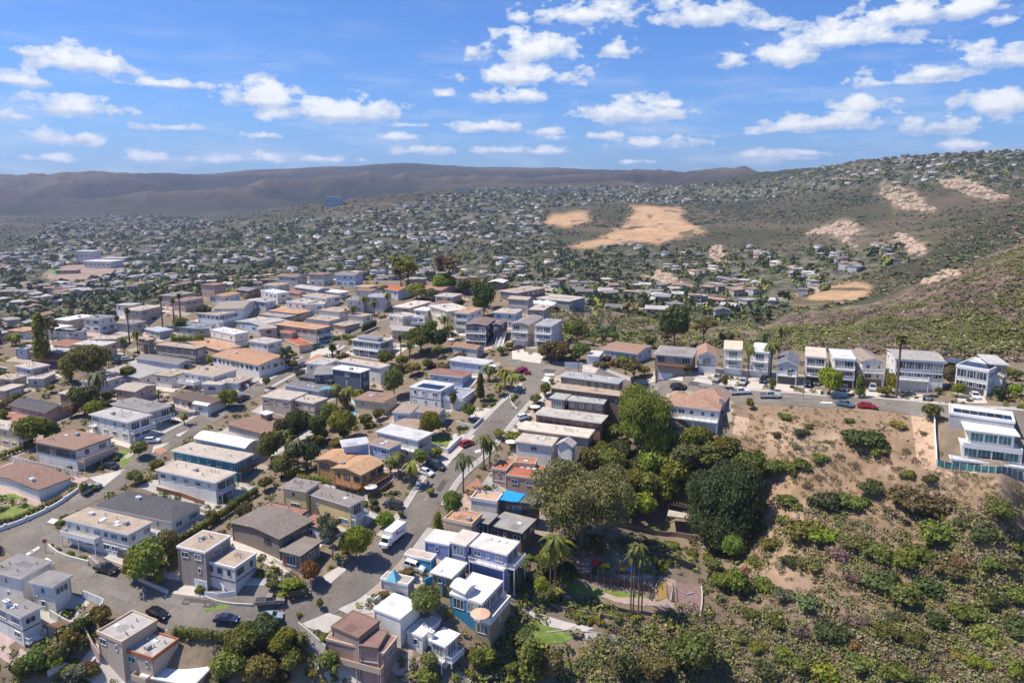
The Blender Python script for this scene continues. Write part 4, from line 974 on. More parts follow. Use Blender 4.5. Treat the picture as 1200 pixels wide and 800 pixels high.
Hn('tan stucco house with a dark grey gabled roof', wP, [((430,585),(75,508),(608,515),3.6,'gab',DGREY,dict(rise=1.0,trim='t',wl='few'))], 'e', sn='the dark gabled tan house')
Hn('low bungalow with a dusty brown roof next to the big green tree', wP, [((140,690),(-90,640),(300,625),3.0,'flat',RBRN,dict(bare=1,trim='b'))], 'e', sn='the dusty brown bungalow')
Hn('cream house with a pale flat roof and balcony at the picture edge beyond the hedge', wC, [((20,505),(-22,497),(32,497),6.0,'flat',LTAN,dict(bal=[('R',3.0,1.4)],wr='rib'))], 'x', sn='the cream balcony house')
Hn('low house with a pinkish brown hipped roof and small white topped cupola', wG, [((318,511),(265,497),(352,492),3.8,'hip',BRN,dict(rise=1.6,trim='b')), ((312,486),(303,483),(318,482),6.2,'flat',WHT,dict(bare=1,wl='none',wr='none',wall=(.30,.185,.135),zb=-2.0))], 'x', sn='the cupola house')
Hn('beige house with two pale roofs and a swooping front wall', wB, [((325,468),(45,432),(470,398),5.8,'flat',LTAN,dict(wl='std',ov=.2,bare=1)), ((545,500),(345,463),(662,446),5.4,'flat',LTAN,dict(wl='std',ov=.3,wr='few'))], 'g', sn='the swooping beige house')
Hn('low pale blue house with a dark grey roof and blue canopy behind', wLB, [((590,385),(255,320),(715,335),3.6,'flat',(.20,.19,.19),dict(trim='w',wl='few'))], 'g', sn='the low pale blue house')
Hn('low charcoal house with a near black roof and white skylights', wCH, [((705,292),(385,248),(895,255),4.2,'flat',(.13,.12,.12),dict(trim='d',wl='std',sky=[(.3,.5),(.2,.4)]))], 'g', sn='the low charcoal house')
Hn('charcoal three-storey house with white trim and a white flat roof', (.10,.11,.15), [((980,212),(700,172),(1078,176),8.6,'flat',WHT,dict(wl='few',wr='many')), ((770,222),(560,178),(800,140),6.0,'flat',GREY,dict(wl='many'))], 'g', sn='the charcoal three-storey house')
Hn('pinkish white house with a wide pale tan roof', wL, [((1165,170),(755,100),(1190,125),6.4,'flat',LTAN,dict(wl='few',wr='std'))], 'g', sn='the wide tan roofed house')
Hn('white veranda house with a pale roof and wraparound balconies', wLB, [((582,407),(443,390),(648,386),6.4,'flat',LTAN,dict(wl='rib',wr='rib',bal=[('L',3.3,1.6),('R',3.3,1.6)],bare=1)), ((572,386),(470,373),(600,377),7.8,'flat',GREY,dict(wl='none',wr='none',bare=1,zb=-1.6))], 'B', sn='the veranda house')
Hn('beige apartment house with a long flat orange roof', wB, [((560,452),(155,400),(655,408),6.6,'flat',ORG_,dict(trim='d',wl='std',wr='rib',bal=[('R',3.2,1.4)])), ((405,602),(265,545),(505,568),3.2,'par',RED,dict(trim='t',wl='few',wr='none',ph=.2)), ((330,480),(215,468),(345,455),4.4,'flat',RED,dict(bare=1,wl='few'))], 'c', sn='the long orange roofed house')
Hn('white grey house with a pale roof beside the beige wall', wW, [((110,580),(-80,552),(225,538),5.2,'flat',LGREY,dict())], 'c', sn='the pale roofed white house')
Hn('tall beige house with a dark clerestory band', wP, [((200,430),(30,445),(285,400),6.0,'flat',TAN,dict(wl='few',wr='many',fr='d',bare=1))], 'c', sn='the clerestory house')
Hn('pale blue house with a light tan roof on the inner rim street', wLB, [((120,388),(-100,352),(255,358),5.2,'flat',LTAN,dict())], 'c', sn='the light tan roofed blue house')
Hn('grey roofed low house with a blue grey wall', wG, [((270,338),(15,305),(372,302),4.0,'flat',(.33,.31,.29),dict(trim='d'))], 'c', sn='the grey roofed low house')
Hn('low house with an orange tan roof behind the grey one', wB, [((390,303),(95,272),(485,266),3.6,'flat',ORG_,dict(trim='d'))], 'c', sn='the second orange tan roof')
Hn('white house with a tan roof beside the clipped hedges', wW, [((680,372),(460,345),(798,338),4.4,'flat',TAN,dict(trim='b',wl='none'))], 'c', sn='the white house by the hedges')
Hn('white box house with a tan roof and red chimney pots', wW, [((780,288),(575,265),(892,250),5.8,'flat',TAN,dict(trim='b',wl='none',wr='few',chim=(.1,.5,'b',.6)))], 'c', sn='the white box house')
Hn('low garage house with a brown tan roof at the end of the road', wB, [((830,418),(680,402),(985,385),3.4,'flat',TAN,dict(wl='none',trim='b'))], 'c', sn='the low garage house')
Hn('white garage with a grey tan roof behind the big hedge', wW, [((1000,330),(850,312),(1090,303),4.4,'flat',TAN,dict(wl='none',trim='b'))], 'c', cat='garage', sn='the white garage behind the hedge')
Hn('white and lilac two-storey house behind two palms', wL, [((1010,172),(865,158),(1060,138),7.4,'flat',GREY,dict(wl='many')), ((1195,145),(1050,128),(1275,112),7.6,'flat',(.40,.38,.38),dict(wl='few'))], 'c', sn='the lilac house behind the palms')
Hn('white house under a broad light tan roof beside the shrubs', wW, [((655,155),(430,125),(742,125),5.2,'flat',TAN,dict(wl='std'))], 'c', sn='the broad tan roofed house')
Hn('white terrace house with flat cream roofs and roof garden', wW, [((480,205),(280,188),(645,178),4.2,'par',LTAN,dict(trim='w')), ((640,215),(480,205),(660,185),4.0,'par',LTAN,dict(trim='w'))], 'c', sn='the cream terrace house')
Hn('blue grey house with a pale roof at the plateau rim', wLB, [((90,190),(-100,170),(190,170),4.4,'flat',LGREY,dict())], 'c', sn='the blue grey rim house')
Hn('white two-part house in line on the plateau rim', wW, [((200,115),(40,85),(300,98),5.2,'par',WHT,dict())], 'c', sn='the white rim house')
Hn('long low building with a pale curved roof on the rim', wG, [((580,80),(350,48),(660,58),3.6,'arch',LGREY,dict(rise=.8))], 'c', sn='the pale curved roof building')
Hn('low house with a bright white roof on the rim', wW, [((780,105),(610,85),(865,88),3.4,'flat',(.8,.8,.8),dict(bare=1))], 'c', sn='the bright white roof')
Hn('low rust tiled house between pale roofs on the rim', wP, [((400,112),(290,95),(480,100),3.2,'gab',RBRN,dict(rise=1))], 'c', sn='the rust roof on the rim')
Hn('low house with a peach roof at the far end of the rim', wB, [((1060,52),(920,42),(1135,32),3.2,'flat',ORG_,dict(bare=1))], 'c', sn='the peach roof on the rim')
Hn('blue house under a red tiled roof', wLB, [((130,88),(-30,62),(205,58),4.8,'gab',(.50,.16,.08),dict(rise=1.4))], 'd', sn='the red tiled blue house')
Hn('pink stucco house with a low tiled roof behind the round tree', wP, [((545,78),(385,50),(680,42),4.8,'gab',(.42,.24,.15),dict(rise=1,wl='std'))], 'd', sn='the pink stucco house')
Hn('house with a long cream roof and brown side wall', wBR, [((240,246),(80,232),(450,185),5.0,'flat',(.62,.56,.48),dict(wr='none',wall=(.40,.30,.22)))], 'd', sn='the long cream roofed house')
Hn('small pinkish white house with a parapet beside the stepped terraces', wP, [((175,335),(45,310),(242,300),5.2,'par',LTAN,dict(wl='many',wall=(.62,.52,.46)))], 'd', sn='the small parapet house')
Hn('white house of stepped terraces with awnings', wW, [((405,272),(265,262),(500,245),6.0,'flat',WHT,dict(wl='rib',bal=[('L',3.0,2.2,0,1,True)])), ((385,330),(245,335),(420,300),3.6,'flat',WHT,dict(wl='many',bal=[('L',3.0,2.2,0,1,True)],ov=.1))], 'd', sn='the stepped terrace house')
Hn('tall cream yellow house with three rows of windows', (.64,.55,.38), [((600,278),(415,222),(742,228),8.4,'flat',(.62,.56,.48),dict(wl='many',bal=[('L',3.1,1.4,0,.5,True)]))], 'd', sn='the tall cream house')
Hn('white three-level house with an orange tan roof and deep balconies', wL, [((800,298),(650,290),(932,245),8.0,'flat',(.48,.30,.18),dict(wl='rib',bal=[('L',3.1,1.6,0,1,True),('L',6.0,1.8,0,1,True)],wr='few'))], 'd', sn='the orange tan three-level house')
Hn('dark navy house with a brown roof and white posts beside the long outdoor stairs', (.075,.08,.12), [((968,408),(800,370),(1055,345),8.2,'gac',(.27,.18,.15),dict(rise=.6,wl='rib',wr='few',bal=[('L',3.3,1.5),('L',6.2,1.8)])), ((1090,402),(1022,394),(1168,355),7.0,'gac',(.27,.18,.15),dict(rise=.5,wl='few',wr='few'))], 'd', sn='the navy house')
Hn('beige one-storey house with a low brown gabled roof', (.60,.55,.46), [((870,632),(630,600),(950,602),4.2,'gab',(.38,.21,.13),dict(rise=.9,wl='few',trim='w'))], 'd', sn='the brown gabled beige house')
Hn('pale blue bungalow with a pale grey roof', wLB, [((950,137),(600,92),(1025,95),3.5,'flat',(.55,.55,.54),dict(bare=1,wl='std'))], 'h', sn='the pale blue bungalow')
Hn('blue house with a red brown flat roof', (.36,.45,.66), [((740,256),(415,218),(852,205),3.9,'flat',(.28,.145,.11),dict(wl='std',bare=1))], 'h', sn='the blue house with a red brown roof')
Hn('white modern house with solar panels and a roof deck', wL, [((530,385),(235,345),(676,318),6.2,'par',(.62,.62,.62),dict(ph=.1,wl='std',bare=1,sol=(.15,.15,5,4),wr='rib')), ((740,478),(560,448),(858,392),3.1,'par',(.34,.36,.42),dict(wl='none',bare=1,ph=.9))], 'h', sn='the solar panel house')
Hn('pale blue house with two brown tan roofs behind a round tree', wLB, [((250,592),(88,568),(340,505),4.0,'flat',(.36,.28,.22),dict(bare=1)), ((510,602),(290,572),(565,545),4.4,'gab',(.38,.29,.23),dict(rise=.6))], 'h', sn='the two roofed blue house')
Hn('low garage with a brown tan roof by the main road bend of trees', wL, [((300,740),(72,686),(372,660),3.2,'flat',(.38,.27,.2),dict(bare=1,wl='none'))], 'h', cat='garage', sn='the brown tan garage')
Hn('white house with a pale grey roof above a small lawn', wL, [((760,264),(558,220),(828,226),6.2,'flat',(.60,.59,.57),dict(wl='few',wr='rib',bare=1,bal=[('L',3.2,1.2,0,.5)]))], 'F', sn='the white house by the small lawn')
Hn('light blue two-storey house with a brown roof and skylights', (.42,.50,.68), [((628,302),(520,275),(678,270),6.0,'flat',(.34,.25,.21),dict(sky=[(.5,.3),(.5,.6)],bare=1,wl='std')), ((535,278),(405,295),(560,240),5.8,'flat',(.52,.52,.54),dict(bare=1,wl='few'))], 'F', sn='the light blue house')
Hn('orange timber house with a low pitched orange roof and decks', wO, [((492,427),(350,392),(600,362),5.4,'gac',(.58,.35,.19),dict(rise=1.0,trim='t',wl='many',wr='many',fr='d',bal=[('R',3.0,2.4,0,1,False,'b'),('L',3.4,1.5,0,1,False,'b')],sky=[(.4,.5)],chim=(.85,.3,'s',.8))), ((400,372),(277,352),(480,320),5.0,'gac',(.58,.35,.19),dict(rise=.7,trim='t',wl='many',fr='d'))], 'F', sn='the orange timber house')
Hn('yellow two-storey house with a grey brown roof and end balcony', wY, [((440,572),(242,512),(520,532),6.6,'flat',(.27,.23,.20),dict(wl='std',wr='rib',bal=[('R',3.3,1.6)],garR=(.45,3,'w'))), ((236,502),(112,480),(312,458),6.9,'flat',(.27,.23,.20),dict(wl='std',wr='none'))], 'F', sn='the yellow house')
Hn('low house with two red brown flat roofs beside the yellow house', wW, [((182,637),(-15,598),(252,588),3.8,'par',(.34,.17,.12),dict(trim='d',sky=[(.3,.4),(.55,.6)],ph=.15)), ((300,680),(195,648),(340,625),3.6,'par',(.34,.17,.12),dict(trim='d',ph=.15,sky=[(.2,.4)],garR=(.5,3,'w')))], 'F', sn='the red brown roofed house')
Hn('grey brown house with gabled roofs and a red front door', wGB, [((327,632),(268,612),(355,605),5.2,'gac',(.25,.205,.17),dict(rise=.8,wl='few',fr='d',trim='d')), ((352,652),(330,642),(379,633),4.6,'flat',(.25,.205,.17),dict(wl='rib',wr='few',teal=1,trim='d',ov=.6,bare=1,doors=[('L',.9,'r')]))], 'x', sn='the red door house')
# --- right of the main road
Hn('long low brown grey house with a grey gravel roof nearest the junction', (.30,.25,.21), [((1000,312),(440,240),(1075,268),3.9,'flat',(.40,.39,.38),dict(ref='L',trim='w',wl='many',fr='d'))], 'k', sn='the grey gravel roofed house')
Hn('long low brown house with a tan gravel roof', (.20,.15,.12), [((1020,436),(350,355),6.5,3.7,'flat',TAN,dict(ref='L',trim='d',wl='many',fr='d'))], 'k', sn='the tan gravel roofed house')
Hn('brown and grey two-storey house with two pale grey roofs', (.25,.19,.15), [((498,462),(332,455),(575,402),5.4,'flat',(.42,.41,.37),dict(ref='L',wl='rib',teal=1,skL=1)), ((862,502),(512,464),(922,458),4.9,'flat',(.42,.41,.37),dict(dz=-.3,wl='many',wr='few'))], 'k', sn='the pale grey roofed house')
Hn('low reddish brown house with a long grey tan roof', (.30,.17,.13), [((838,682),(208,596),7.5,3.4,'flat',(.50,.46,.41),dict(ref='L',wl='many',fr='d'))], 'k', sn='the grey tan roofed house')
Hn('low house with a long pale cream roof beside the main road', (.42,.36,.30), [((690,513),(605,502),7.5,3.2,'flat',(.66,.57,.47),dict(ref='L',trim='t',wl='few'))], 'x', sn='the long cream roof')
Hn('white house with a dusty flat roof and dark pipe chimney', wW, [((855,178),(500,132),(960,85),4.4,'flat',(.55,.47,.39),dict(ref='L',wl='few',wr='few')), ((1050,190),(890,165),(1110,150),4.8,'gac',(.55,.50,.47),dict(dz=.2,rise=1.5,wl='few'))], 'l', sn='the dusty roofed white house')
Hn('pink house with a terracotta roof and three skylights', wP, [((425,412),(290,388),(500,330),5.2,'par',(.46,.16,.08),dict(trim='t',wl='few',ph=.2,bare=1)), ((720,492),(430,452),(800,372),4.4,'par',(.46,.15,.08),dict(dz=-.8,ph=.2,trim='t',sky=[(.7,.7),(.5,.7),(.3,.7)],wl='std',bare=1)), ((700,350),(500,335),(740,300),5.4,'par',(.46,.18,.1),dict(dz=.5,trim='t',ph=.2,bare=1,sky=[(.5,.4)]))], 'l', sn='the terracotta roofed house')
Hn('small garage with a tan deck roof and white rail by the main road', wW, [((340,712),(88,676),(405,640),3.0,'par',(.58,.38,.22),dict(ref='L',ph=.5,trim='w',bare=1,wl='none',wr='none'))], 'l', cat='garage', sn='the tan deck garage')
Hn('unfinished timber framed house with a bright blue tarpaulin on its roof', (.20,.12,.07), [((705,728),(345,690),(775,650),4.6,'par',(.13,.16,.14),dict(ref='L',trim='d',ph=.1,wl='rib',wr='rib',fr='d',bare=1))], 'l', sn='the timber framed house')
Hn('tan parapet house with an orange flat roof', wC, [((905,120),(640,65),(985,20),4.0,'par',(.50,.27,.16),dict(ref='L',trim='t',wl='few',wall=(.56,.42,.29)))], 'm', sn='the tan parapet house')
Hn('dark house with two grey flat roofs beside the blue house', (.16,.12,.10), [((1060,115),(905,75),(1160,20),4.6,'flat',(.30,.28,.26),dict(trim='d',wl='few')), ((612,625),(572,615),(634,609),5.4,'flat',(.33,.31,.29),dict(code='x',trim='d',wl='many',bare=1,sky=[(.3,.5)]))], 'm', sn='the dark grey roofed house')
Hn('lilac blue two-storey house with white roofs and long white balconies', (.27,.31,.55), [((690,308),(455,265),(775,195),4.6,'par',(.78,.78,.78),dict(ph=.1,wl='few',bare=1)), ((850,314),(685,272),(980,195),6.6,'flat',(.66,.58,.50),dict(dz=.9,wl='rib',bare=1,skL=1)), ((1235,402),(870,308),(1360,275),6.4,'flat',(.68,.62,.56),dict(dz=.5,wl='many',wr='rib',skL=1,bal=[('L',3.2,1.2,0,1),('R',3.2,2.0)],sky=[(.3,.7),(.5,.7),(.7,.7)],bare=1))], 'm', sn='the lilac blue house')
Hn('bright blue garage with a tan roof beside the parked SUV', (.05,.28,.46), [((520,452),(265,398),(587,395),3.3,'par',(.52,.42,.34),dict(trim='w',ph=.15,wl='none',wr='none',bare=1))], 'm', cat='garage', sn='the blue garage')
Hn('olive walled house with a square white roof behind the blue court', (.24,.21,.13), [((718,618),(497,568),(868,470),3.6,'flat',(.74,.71,.66),dict(ref='L',wl='few',bare=1,sky=[(.7,.2)]))], 'm', sn='the white square roof')
Hn('grey garage with a pale blue pyramid skylight on a tan roof', wG, [((305,680),(42,622),(455,630),3.6,'par',(.46,.36,.29),dict(trim='w',ph=.15,wl='none',wr='none',bare=1))], 'm', cat='garage', sn='the pyramid garage')
Hn('blue house with big white flat roof and vaulted roof box over tiered decks', (.04,.24,.40), [((520,378),(155,335),(720,165),4.6,'par',(.76,.75,.73),dict(ref='L',ph=.15,trim='w',wl='rib',wr='rib',bare=1,fr='w')), ((360,285),(215,210),(445,190),1.9,'arch',(.78,.78,.78),dict(dz=1.2,rise=.9,wl='none',wr='none',zb=-1.6,wall=(.72,.72,.72))), ((600,565),(390,575),(790,340),3.0,'par',(.45,.42,.40),dict(dz=-3.2,ph=1.0,trim='w',wl='rib',wr='few',bare=1,wall=(.36,.28,.17)))], 'n', sn='the big blue house')
Hn('white box house with flat white roofs stepping down to a corner balcony', wW, [((677,502),(548,452),(778,425),6.4,'par',(.80,.80,.80),dict(ph=.1,wl='none',wr='none',bare=1)), ((780,588),(700,562),(868,505),4.2,'par',(.72,.70,.68),dict(dz=-3.2,ph=.15,wl='few',bare=1)), ((888,632),(795,605),(960,568),6.6,'flat',(.78,.78,.77),dict(dz=-3.8,wl='rib',wr='rib',bare=1,chim=(.95,.15,'w',1.4),bal=[('R',3.3,1.6),('L',3.3,1.2)]))], 'J', sn='the stepped white box house')
Hn('mauve brown house with brown stepped roofs at the bottom of the hill road', (.36,.26,.22), [((480,590),(350,535),(562,500),8.6,'par',(.26,.15,.12),dict(ph=.12,trim='b',wl='none',wr='none',bare=1)), ((572,638),(490,612),(622,555),8.0,'par',(.27,.16,.13),dict(dz=-1.2,ph=.12,trim='b',wl='none',wr='none',bare=1)), ((600,662),(325,592),(742,602),6.0,'par',(.30,.18,.15),dict(dz=-2.1,ph=.12,trim='t',wl='many',wr='many',bare=1,bal=[('L',3.4,1.3,.0,.85,True,'t')]))], 'J', sn='the mauve brown house')
# --- along the upper road
Hn('large white house with a broad tan hipped roof and stone chimney on the dry slope', wW, [((975,125),(722,95),13,6.6,'hip',(.46,.27,.18),dict(rise=1.5,wl='many',wr='few',bal=[('L',3.3,1.5,0,.95)],chim=(.03,.5,'s',1.6))), ((1000,85),(830,62),9,6.6,'hip',(.46,.27,.18),dict(dz=.5,rise=2.2,wl='none',wr='none'))], 'G', sn='the tan hipped house')
Hn('long low pale house with a brown roof and flowering bank in front', wLB, [((590,458),(412,436),(662,420),3.6,'gab',(.40,.25,.17),dict(rise=.7,wl='many'))], 'C', sn='the low house over the flowering bank')
Hn('house with a shallow grey roof over a glazed deck and garage', (.40,.32,.26), [((850,472),(665,457),13,6.2,'flat',(.33,.29,.26),dict(wl='rib',skL=1,bal=[('L',3.2,1.6,0,1,False,'b')],garL=(.7,4.6,'w'),bare=1,ov=.6))], 'C', sn='the grey roofed deck house')
Hn('white house with a dusty orange gabled roof and white garage door', wW, [((485,300),(298,290),13,5.9,'gac',(.46,.26,.17),dict(rise=1.5,wl='rib',skL=1,garL=(.5,4.9,'w')))], 'i', sn='the orange gabled white house')
DK = dict(wl='rib', bare=1, ov=.3, wr='few', skL=2)
Hn('tall white house with a cream roof and glazed decks behind a palm', (.70,.66,.60), [((728,242),(545,230),14,8.6,'flat',(.70,.57,.42),dict(DK,bal=[('L',3.0,1.3),('L',5.8,1.3)],garL=(.5,4.8,'w')))], 'i', sn='the cream roofed deck house')
Hn('tall white house with a white roof and two decks between palms', wW, [((975,266),(796,250),14,8.4,'flat',(.72,.72,.71),dict(DK,bal=[('L',3.0,1.3),('L',5.8,1.3)],garL=(.5,4.8,'w')))], 'i', sn='the white roofed deck house')
Hn('white house with a slate grey gabled roof and dark garage door', (.52,.53,.56), [((288,312),(72,292),14,6.0,'gac',(.20,.20,.23),dict(rise=1.5,wl='many',skL=1,bal=[('L',3.2,1.0)],garL=(.5,4.9,'d')))], 'j', sn='the slate gabled house')
Hn('cream roofed tall house with open decks beside the slate gabled one', (.64,.57,.48), [((553,232),(350,215),14,8.6,'flat',(.68,.55,.44),dict(DK,bal=[('L',3.0,1.4),('L',5.8,1.4)],garL=(.5,4.9,'b')))], 'j', sn='the open deck house')
Hn('tall white house with notched white roof behind the round street tree', wW, [((828,255),(615,240),13,8.6,'par',(.72,.72,.72),dict(DK,trim='w',ph=.3,bal=[('L',3.0,1.2),('L',5.8,1.2)],garL=(.5,4.9,'d')))], 'j', sn='the notched roof house')
Hn('lilac white house with a grey brown gabled roof and brown garage door', wL, [((1110,275),(877,266),14,7.6,'gac',(.38,.29,.24),dict(rise=1.2,wl='many',skL=2,bal=[('L',3.2,1.1)],garL=(.5,5.2,'b')))], 'j', sn='the grey brown gabled house')
Hn('wide white modern house with dark glass panel and three garage doors', wW, [((652,262),(292,238),13,8.6,'gab',(.46,.42,.38),dict(DK,rise=.8,bal=[('L',5.8,1.4,.3,1)],garL=(.28,4.6,'w'))), ],  'q', sn='the wide white modern house')
Hn('white modern house with a sloping solar roof and stone corner wing', wW, [((955,330),(720,290),14,7.0,'par',(.60,.58,.56),dict(trim='w',ph=.3,wl='rib',skL=2,sol=(.12,.2,7,5),bare=1,garL=(.4,4.8,'d'))), ((1100,285),(960,275),12,7.6,'flat',(.52,.50,.47),dict(wl='few',wall=(.38,.31,.25),bare=1)), ((1060,372),(965,358),5,4.6,'gac',(.60,.45,.35),dict(rise=.8,wl='few'))], 'q', sn='the sloping solar house')
Hn('tall tan house with decks and a brown pediment roof above the upper road', (.56,.44,.34), [((80,322),(5,310),(150,285),8.4,'gac',(.36,.31,.28),dict(rise=.9,wl='rib',skL=2,bal=[('L',3.0,1.4),('L',5.8,1.4)],garL=(.5,4.4,'w')))], 'C', sn='the tall tan deck house')
Hn('tall white house with a grey roof and open decks above the upper road', wL, [((188,328),(108,320),(240,297),8.2,'flat',(.38,.38,.37),dict(DK,bal=[('L',3.0,1.4),('L',5.8,1.4)],garL=(.5,4.4,'d')))], 'C', sn='the tall white deck house')
Hn('long flat roofed building above a row of white tents', (.27,.26,.28), [((270,212),(60,190),(305,188),5.0,'flat',(.52,.44,.36),dict(wl='none',trim='w'))], 'C', cat='building', sn='the long building by the tents')
Hn('tan roofed brown building at the plateau edge', wBR, [((606,343),(581,341),(640,337),5.0,'flat',TAN,dict(wl='rib'))], 'x', sn='the brown edge building')
Hn('small white garage beside the round hedge trees on the upper road', wW, [((410,470),(345,470),(432,445),3.4,'flat',(.60,.56,.52),dict(bare=1,wl='none',garL=(.5,4.4,'w')))], 'C', cat='garage', sn='the small white garage')
# --- white modern villa on the right
vr = Hn('white modern villa with solar roof, glazed floors and a walled side garden', wW, [
 ((1202,548),(1114,537),5,2.8,'par',(.66,.66,.66),dict(ph=.12,wl='rib',teal=1,bare=1,wr='none',bal=[('L',.0,.6,0,1)])),
 ((1198,530),(1127,521),9,3,'par',(.70,.70,.70),dict(dz=3.0,ph=.1,wl='rib',teal=1,bare=1,wr='few',skL=1,bal=[('L',.0,1.2,0,1,True)])),
 ((1196,511),(1131,503),9,3,'flat',(.76,.76,.76),dict(dz=6.4,ov=.9,wl='rib',teal=1,bare=1,skL=1,wr='few')),
 ((1190,495),(1112,484),9,3,'par',(.66,.66,.66),dict(dz=8.0,trim='w',ph=.25,wl='none',wr='none',bare=1,sol=(.1,.25,7,3),wall=(.42,.42,.43)))], 'x', sn='the white modern villa')
print('houses', len(HOUSES))
def _rep():
    for r, bs in HOUSES:
        for b, k, rc, op in bs:
            if max(b.la, b.lc) > 36 or min(b.la, b.lc) < 4: print('SIZE', r['_sn'], round(b.la, 1), round(b.lc, 1), 'h', b.h)
_rep()
# ------------------------------------------------------------------ plants
def leaf_cloud(rs, lobes, n, size, inner=.55, core=True, flat_=0.0):
    """n small leaf sprays over ellipsoid lobes; returns V, F (quads)"""
    lobes = np.array(lobes, float); vol = (lobes[:, 3] * lobes[:, 4] + lobes[:, 4] * lobes[:, 5] + lobes[:, 3] * lobes[:, 5]); pr = vol / vol.sum()
    k = rs.choice(len(lobes), n, p=pr); d = rs.normal(size=(n, 3)); d /= np.linalg.norm(d, axis=1)[:, None]
    d[:, 2] = np.where(d[:, 2] < -.35, -d[:, 2], d[:, 2])
    r = inner + (1.04 - inner) * rs.rand(n) ** .45
    c = lobes[k, :3] + d * lobes[k, 3:6] * r[:, None]
    nn = d + rs.normal(size=(n, 3)) * .65 + np.array([0, 0, .25]); nn /= np.linalg.norm(nn, axis=1)[:, None]
    t = np.cross(nn, rs.normal(size=(n, 3))); t /= np.linalg.norm(t, axis=1)[:, None]; bt = np.cross(nn, t)
    s = size * (.55 + .9 * rs.rand(n))[:, None]; e = (.5 + .5 * rs.rand(n))[:, None]
    a = c - t * s * .6; b = c + bt * s * e * .5; cc = c + t * s * .6; dd = c - bt * s * e * .5
    V = np.stack([a, b, cc, dd], 1).reshape(-1, 3); Fq = np.arange(4 * n).reshape(n, 4)
    if core:
        Vs, Fs = [V], [Fq]; o = len(V)
        for l in lobes:
            m = 6; th = np.linspace(0, 2 * np.pi, m, endpoint=False); rows = []
            for ph in (-.9, -.3, .35, .95):
                for q in th: rows.append(l[:3] + l[3:6] * .66 * np.array([math.cos(ph) * math.cos(q), math.cos(ph) * math.sin(q), math.sin(ph)]))
            Vs.append(np.array(rows)); ff = []
            for i in range(3):
                for j in range(m): ff.append((o + i * m + j, o + i * m + (j + 1) % m, o + (i + 1) * m + (j + 1) % m, o + (i + 1) * m + j))
            ff.append((o + 18, o + 19, o + 20, o + 21)); ff.append((o + 21, o + 22, o + 23, o + 18))
            Fs.append(np.array(ff)); o += 24
        V = np.concatenate(Vs); Fq = np.concatenate(Fs)
    return V, Fq
def lobes_for(rs, R_, Hc, z0, n, spread=.6):
    L = [(0, 0, z0 + Hc * .5, R_ * .7, R_ * .7, Hc * .5)]
    for k in range(n):
        a = rs.rand() * 6.28; d = R_ * spread * (.5 + .5 * rs.rand()); zz = z0 + Hc * (.3 + .45 * rs.rand()); r = R_ * (.32 + .22 * rs.rand())
        L.append((d * math.cos(a), d * math.sin(a), zz, r, r, r * .8))
    return L
def trunk_mesh(rs, h, r, top, spread, n=5, name='trunk'):
    mb = MB()
    def seg(a, b, ra, rb, n_=6):
        a = Vector(a); b = Vector(b); ax = (b - a).normalized(); u = ax.orthogonal().normalized(); v = ax.cross(u); P = []
        for q, rr in ((a, ra), (b, rb)):
            for i in range(n_): an = 6.2832 * i / n_; P.append(q + (u * math.cos(an) + v * math.sin(an)) * rr)
        mb.add(P, [(i, (i + 1) % n_, n_ + (i + 1) % n_, n_ + i) for i in range(n_)])
    lean = (rs.uniform(-.06, .06) * h, rs.uniform(-.06, .06) * h); m = (lean[0], lean[1], h)
    seg((0, 0, -.8), (lean[0] * .5, lean[1] * .5, h * .5), r, r * .8); seg((lean[0] * .5, lean[1] * .5, h * .5), m, r * .8, r * .62)
    for k in range(n):
        a = 6.28 * k / n + rs.rand(); e = (m[0] + spread * math.cos(a) * .8, m[1] + spread * math.sin(a) * .8, h + (top - h) * (.5 + .3 * rs.rand()))
        mid = tuple((m[i] * .5 + e[i] * .5) + (0, 0, .1 * h)[i] for i in range(3)); seg(m, mid, r * .5, r * .33); seg(mid, e, r * .33, r * .12)
    seg(m, (m[0], m[1], top * .85), r * .55, r * .15)
    return mb.mesh(name, BARK, True)
PROTO = {}
def add_proto(kind, crown, trunk, Rr, Ht): PROTO.setdefault(kind, []).append((crown, trunk, Rr, Ht))
